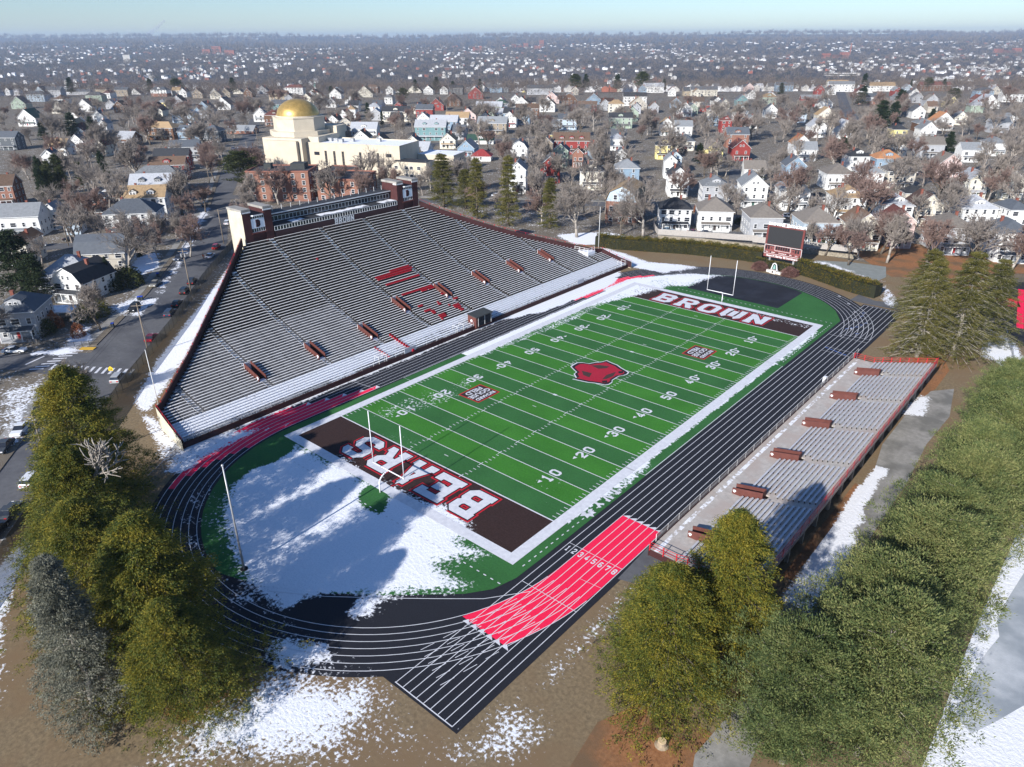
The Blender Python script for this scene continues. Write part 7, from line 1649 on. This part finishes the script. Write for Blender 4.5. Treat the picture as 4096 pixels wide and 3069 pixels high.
for c, x, y, kind, col, yaw, lb in [('D',1370,152,'suv','red',AVY,'red suv parked at the fence nearest the stand tower'),('D',1332,207,'sedan','white',AVY,'white car parked behind the red suv by the fence'),('D',1130,222,'sedan','dark blue',AVY+math.pi,'dark blue car beside the snowbank across from the white one'),('D',1218,372,'suv','black',AVY,'black suv parked just right of the transformer pole'),('D',1172,432,'suv','black',AVY,'black suv touching the foot of the transformer pole'),
  ('D',1122,510,'sedan','black',AVY,'black sedan second from the bottom of the fence side row'),('D',1078,572,'suv','dark blue',AVY,'dark blue suv at the lower end of the fence side row'),('D',962,728,'sedan','maroon',AVY,'maroon car parked alone by the leaning lamp pole'),('D',982,385,'sedan','grey tan',AVY+math.pi,'grey tan sedan beside the long snowbank on the far kerb'),('D',852,540,'suv','black',AVY+math.pi,'black car behind the snowbank and blue bins'),
  ('D',328,1090,'suv','white',R_(-38),'white suv parked at left just below the crosswalk corner'),('D',255,1195,'sedan','black',R_(-38),'black sedan parked below the white suv at left'),('D',135,1310,'sedan','white',R_(-38),'white sedan parked in the snow at the left edge'),('D',30,1420,'sedan','dark grey',R_(-38),'dark grey car lowest of the left kerb row'),('D',95,808,'sedan','white',R_(48),'white car half buried in snow on the side street'),('D',755,985,'suv','silver',AVY,'pale car behind the small bare tree by the crosswalk'),
  ('G',190,45,'suv','white',AVY,'white suv right beside the golden hemlocks'),('G',62,225,'sedan','dark grey',AVY,'dark grey sedan beside the fence at lower left'),('G',-20,330,'sedan','black',AVY,'black car cut by the left edge below the dark grey sedan'),('D',925,110,'sedan','dark blue',R_(60),'dark blue car on the side street corner by the bare street tree'),('D',240,140,'van','white',R_(60),'white van in the driveway at far left'),('D',448,102,'sedan','black',R_(60),'dark car in the pale concrete driveway next to the van'),
  ('A',1292,1308,'suv','black',AVY+math.pi,'black suv across the avenue by the tan house'),('A',1335,1232,'sedan','black',AVY+math.pi,'black car farther up the avenue by the snowbank'),('A',1440,1420,'suv','white',AVY,'white suv near the lamp pole left of the stand tower'),('A',1468,892,'sedan','silver',AVY,'silver car at the bend of the avenue beyond the pine'),('A',855,1028,'sedan','red',R_(50),'small red car behind the long row of houses at left'),('A',1475,945,'sedan','light blue',AVY,'light blue car in the snow at the avenue bend'),
  ('C',725,1378,'suv','white',R_(35),'white car between two grey condominium houses'),('C',1065,1398,'suv','black',R_(60),'black car right of the condominium houses'),('C',2070,1352,'sedan','silver',R_(60),'silver car by the white house at far right'),('C',125,1478,'sedan','maroon',R_(40),'maroon car in the parking behind the hedge'),('C',205,1482,'sedan','dark blue',R_(40),'dark blue car in the parking behind the hedge'),('Z',590,520,'sedan','light blue',R_(30),'light blue car beside the oval snow patch behind the hedge'),('Z',1010,275,'sedan','black',R_(60),'black car under the carport behind the houses'),
  ('B',1085,1245,'sedan','white',R_(32),'white car on the street behind the slim conifers'),('B',1340,1250,'sedan','black',R_(32),'black car on the street right of the white one behind the conifers'),('B',960,1250,'sedan','red',R_(32),'red car on the street glimpsed between the slim conifers'),('B',1690,1235,'suv','black',R_(35),'black car in the yard left of the brick gambrel block')]:
    p = at(c, x, y); car(p, yaw+R_(random.uniform(-2, 2)), kind, col, lb)
def bin_(c, x, y, lab):
    p = at(c, x, y); t = empty('wheelie_bin', (p.x, p.y, .15), R_(50), lab, 'bin', 'blue lidded bins'); mb = MB(); mb.prism([(-.3,-.35),(.3,-.35),(.3,.35),(-.3,.35)], 0, .95); mb.build('bin_body', M('bin_dark', (.03,.04,.045)), t); mb = MB(); mb.prism([(-.34,-.4),(.34,-.4),(.34,.38),(-.34,.38)], .95, [1.0,1.0,1.1,1.1]); mb.build('lid', M('bin_blue', (.02,.07,.45)), t)
    for s in (-.3, .3): m = MB(); m.tube((s-.04,.36,.1),(s+.04,.36,.1),.1,n=8); m.build('wheel', TYRE, t)
bin_('D',715,650,'blue lidded bin standing alone on the pavement corner'); bin_('D',880,480,'blue lidded bin behind the black parked car'); bin_('D',898,478,'second blue lidded bin beside the first behind the black car'); bin_('D',1000,330,'blue lidded bin above the grey tan sedan'); bin_('A',1222,1448,'blue lidded bin at the driveway across from the stand tower')
# carport, stump, distant things
p = at('D', 370, 600); cp = empty('carport', (p.x, p.y, 0), R_(50), 'low flat roofed carport with snow on top beside the grey house', 'carport'); mb = MB(); mb.box(-4.5, 4.5, -2.8, 2.8, 2.6, 2.85); flat(mb, 'flat_roof', SROOF, cp, .75)
mb = MB(); [mb.box(x-.1, x+.1, -2.7, -2.5, 0, 2.6) for x in (-4.3, -1.5, 1.5, 4.3)]; mb.build('white_posts', TRIM, cp); mb = MB(); mb.box(-4.4, 4.4, 2.4, 2.6, 0, 2.6); mb.box(4.2, 4.4, -2.5, 2.4, 0, 2.6); mb.build('wall', wallmat('grey'), cp)
st = empty('tree_stump', (54.4, -67.3, 0), 0, 'pale freshly cut tree stump in orange litter at the bottom right', 'stump'); mb = MB(); mb.lathe([(.75,0),(.5,.15),(.45,.55),(.44,.6)], 12); mb.build('stump', M('cut_bark', (.35,.27,.18), (.22,.17,.12), 3), st); mb = MB(); mb.lathe([(.42,.6),(.4,.63)], 12); mb.build('cut_face', M('cut_wood', (.65,.5,.3), (.55,.4,.22), 4), st)
# person on the avenue
def person(x, y, rz, lab):
    me = bpy.data.meshes.new('body'); J = [(0,0,.95),(0,0,1.2),(0,0,1.45),(0,.01,1.56),(0,.02,1.70),(.11,0,.9),(.12,.06,.5),(.12,.0,.07),(.12,.12,.04),(-.11,0,.9),(-.12,-.1,.5),(-.12,-.2,.08),(-.12,-.08,.04),(.2,0,1.42),(.26,-.04,1.15),(.24,.1,.92),(-.2,0,1.42),(-.26,.04,1.15),(-.24,.12,.95)]
    E_ = [(0,1),(1,2),(2,3),(3,4),(0,5),(5,6),(6,7),(7,8),(0,9),(9,10),(10,11),(11,12),(2,13),(13,14),(14,15),(2,16),(16,17),(17,18)]; Rr = [.15,.15,.16,.06,.105,.1,.065,.05,.04,.1,.065,.05,.04,.07,.05,.035,.07,.05,.035]
    me.from_pydata(J, E_, []); o = link(bpy.data.objects.new('person', me)); o.location = (x, y, .04); o.rotation_euler = (0, 0, rz); md = o.modifiers.new('skin', 'SKIN')
    for v, r in zip(me.skin_vertices[0].data, Rr): v.radius = (r, r)
    me.skin_vertices[0].data[0].use_root = True; o.modifiers.new('sub', 'SUBSURF').levels = 1; me.materials.append(M('skin_tone', (.45, .28, .2))); tag(o, lab, 'person')
    mb = MB(); mb.lathe([(.17,.98),(.2,1.1),(.2,1.4),(.12,1.52)], 10); mb.build('orange_jacket', M('jacket', (.75,.14,.05)), o); mb = MB(); [mb.tube((s*.11,0,.95),(s*.12,s*.1,.12),.11,.08,n=8) for s in (-1,1)]; mb.build('trousers', BLACKP, o); mb = MB(); mb.lathe([(.12,1.68),(.125,1.75),(.08,1.83),(0,1.85)], 10); mb.build('hair', BLACKP, o)
p = at('D', 1288, 218); person(p.x, p.y, .8, 'person in an orange jacket walking in the avenue beside the white car')

# ================================================================== FAR TOWN AND WOODS (uncountable)
g = np.random.default_rng(99)
def far_pts(n, d0, d1, spread=.70, pw=1.0):
    d = d0+(d1-d0)*g.uniform(0, 1, n)**pw; l = g.uniform(-spread, spread, n)*d; return CP.x+HX*d+HY*l, CP.y+HY*d-HX*l, d
x, y, d = far_pts(5200, 1000, 7600, .72, 1.25); dens = np.sin(x/310+1)*np.sin(y/270)+np.sin(x/97)*.5+g.normal(0, .5, len(x)); k = dens > .15; x, y, d = x[k], y[k], d[k]; z = terr(x, y)
V, F, MI = [], [], []
for i in range(len(x)):
    s = .62+d[i]/7500+(1.1 if g.uniform() < .03 else 0); w, dp, e, H = 5*s*g.uniform(.8, 1.5), 6*s, 6.5*g.uniform(.8, 1.2), 9.5*g.uniform(.85, 1.15); a = .7+g.integers(0, 2)*1.57+g.normal(0, .15); c, q = math.cos(a), math.sin(a); b = len(V)
    for (u, v, h) in ((-w,-dp,0),(w,-dp,0),(w,dp,0),(-w,dp,0),(-w,-dp,e),(w,-dp,e),(w,dp,e),(-w,dp,e),(0,-dp,H),(0,dp,H)): V.append((x[i]+c*u-q*v, y[i]+q*u+c*v, z[i]+h))
    F += [(b,b+1,b+5,b+4),(b+1,b+2,b+6,b+5),(b+2,b+3,b+7,b+6),(b+3,b,b+4,b+7),(b+4,b+5,b+8,b+8),(b+6,b+7,b+9,b+9),(b+5,b+6,b+9,b+8),(b+7,b+4,b+8,b+9)]; r = g.uniform(); wc = 0 if r < .62 else 1 if r < .85 else 2; MI += [wc]*6+[3 if g.uniform() < .75 else 4]*2
me = bpy.data.meshes.new('distant_houses'); me.from_pydata(V, [], [tuple(dict.fromkeys(f)) for f in F])
for m in (FW, PALE, BR2, M('far_roof', (.16, .16, .17), (.10, .10, .105), .05), M('far_roof_pale', (.45, .45, .47), (.36, .36, .38), .05)): me.materials.append(m)
me.polygons.foreach_set('material_index', MI); tag(link(bpy.data.objects.new('distant_houses', me)), 'countless small pale houses of the far town between woods', 'houses', kind='stuff')
# wood: twiggy clumps, larger ones farther off
def woods(name, n, d0, d1, h0, h1, mat, lab, per, thin, pw=1.0, spread=.74, avoid=False):
    x, y, d = far_pts(n, d0, d1, spread, pw)
    if avoid:
        ok = np.ones(len(x), bool)
        for h in HOUSES: ok &= (x-h[0].x)**2+(y-h[0].y)**2 > (h[1]*.62+2.5)**2
        for ln, w in streets:
            for a, b in zip(ln, ln[1:]): t = np.clip(((x-a[0])*(b[0]-a[0])+(y-a[1])*(b[1]-a[1]))/((b[0]-a[0])**2+(b[1]-a[1])**2), 0, 1); ok &= (x-a[0]-t*(b[0]-a[0]))**2+(y-a[1]-t*(b[1]-a[1]))**2 > (w*.7)**2
        ok &= (x+245)**2+(y-125)**2 > 55**2; x, y, d = x[ok], y[ok], d[ok]
    z = terr(x, y); m = len(x); H = g.uniform(h0, h1, m)*(1+d/9000); R = H*g.uniform(.34, .5, m)
    u = unit(g.normal(size=(m*per, 3))); u[:, 2] = np.abs(u[:, 2])*.9-.15; rad = g.uniform(.35, 1, m*per)**.5
    C = np.repeat(np.stack([x, y, z+H*.50], 1), per, 0)+u*rad[:, None]*np.repeat(np.stack([R, R, H*.5], 1), per, 0); sz = np.repeat(thin*(1+d/1400), per)
    V, F = leaf_tris(C, unit(u*.8+g.normal(0, .6, (m*per, 3))+np.array([0, 0, .6])), sz*g.uniform(3, 7, m*per), sz*g.uniform(.5, 1.1, m*per), 5)
    tag(link(bpy.data.objects.new(name, fastmesh(name, V, F, mat))), lab, 'woods', kind='stuff')
FT = leafmat('far_twigs', [(.075, .060, .052), (.13, .105, .09), (.19, .155, .13)], .02, 0); FD = leafmat('far_evergreen', [(.014, .022, .014), (.03, .042, .022)], .02, 0)
woods('rear_bare_wood', 2300, 600, 1060, 13, 21, FT, 'bare woodland crowns massed behind the rear streets', 200, .12, .8, avoid=True)
woods('distant_bare_wood', 9500, 1040, 5400, 10, 19, FT, 'brown bare woods spread through the far town', 42, .36, 1.3)
woods('far_ridge_wood', 3800, 5000, 12500, 14, 24, FT, 'bare woods on the far hills under the horizon', 26, .8, 1.0)
woods('distant_evergreens', 500, 1050, 4500, 10, 18, FD, 'dark evergreens dotted through the far town', 60, .30, 1.2)
# steam plume on the horizon
stm = nodes_of('steam')[0]; nt = stm.node_tree; nt.nodes.remove(nt.nodes['Principled BSDF']); pv = nt.nodes.new('ShaderNodeVolumePrincipled'); pv.inputs['Density'].default_value = .012; pv.inputs['Color'].default_value = (.95, .95, .97, 1); nt.links.new(pv.outputs[0], nt.nodes['Material Output'].inputs['Volume'])
q = far_at('A', 945, 232); bm = bmesh.new()
for i in range(8):
    m_ = Matrix.Translation((i*38, i*22, 35+i*26)) @ Matrix.Diagonal((46-i*2.5, 46-i*2.5, 32-i*1.5, 1)); bmesh.ops.create_icosphere(bm, subdivisions=2, radius=1, matrix=m_)
me = bpy.data.meshes.new('steam_plume'); bm.to_mesh(me); bm.free(); me.materials.append(stm); o = link(bpy.data.objects.new('steam_plume', me)); o.location = (q.x, q.y, q.z); tag(o, 'white steam plume drifting up on the left horizon', 'steam', kind='stuff')
# ================================================================== HAZE
hz = nodes_of('haze_air')[0]; nt = hz.node_tree; nt.nodes.remove(nt.nodes['Principled BSDF']); pv = nt.nodes.new('ShaderNodeVolumePrincipled'); pv.inputs['Density'].default_value = 7e-5; pv.inputs['Color'].default_value = (.62, .78, 1.0, 1); pv.inputs['Anisotropy'].default_value = .1
nt.links.new(pv.outputs[0], nt.nodes['Material Output'].inputs['Volume'])
mb = MB(); mb.box(-17000, 17000, -17000, 17000, -60, 185); o = mb.build('haze', hz); o['kind'] = 'stuff'; o['label'] = 'thin blue haze lying over the far town and hills'
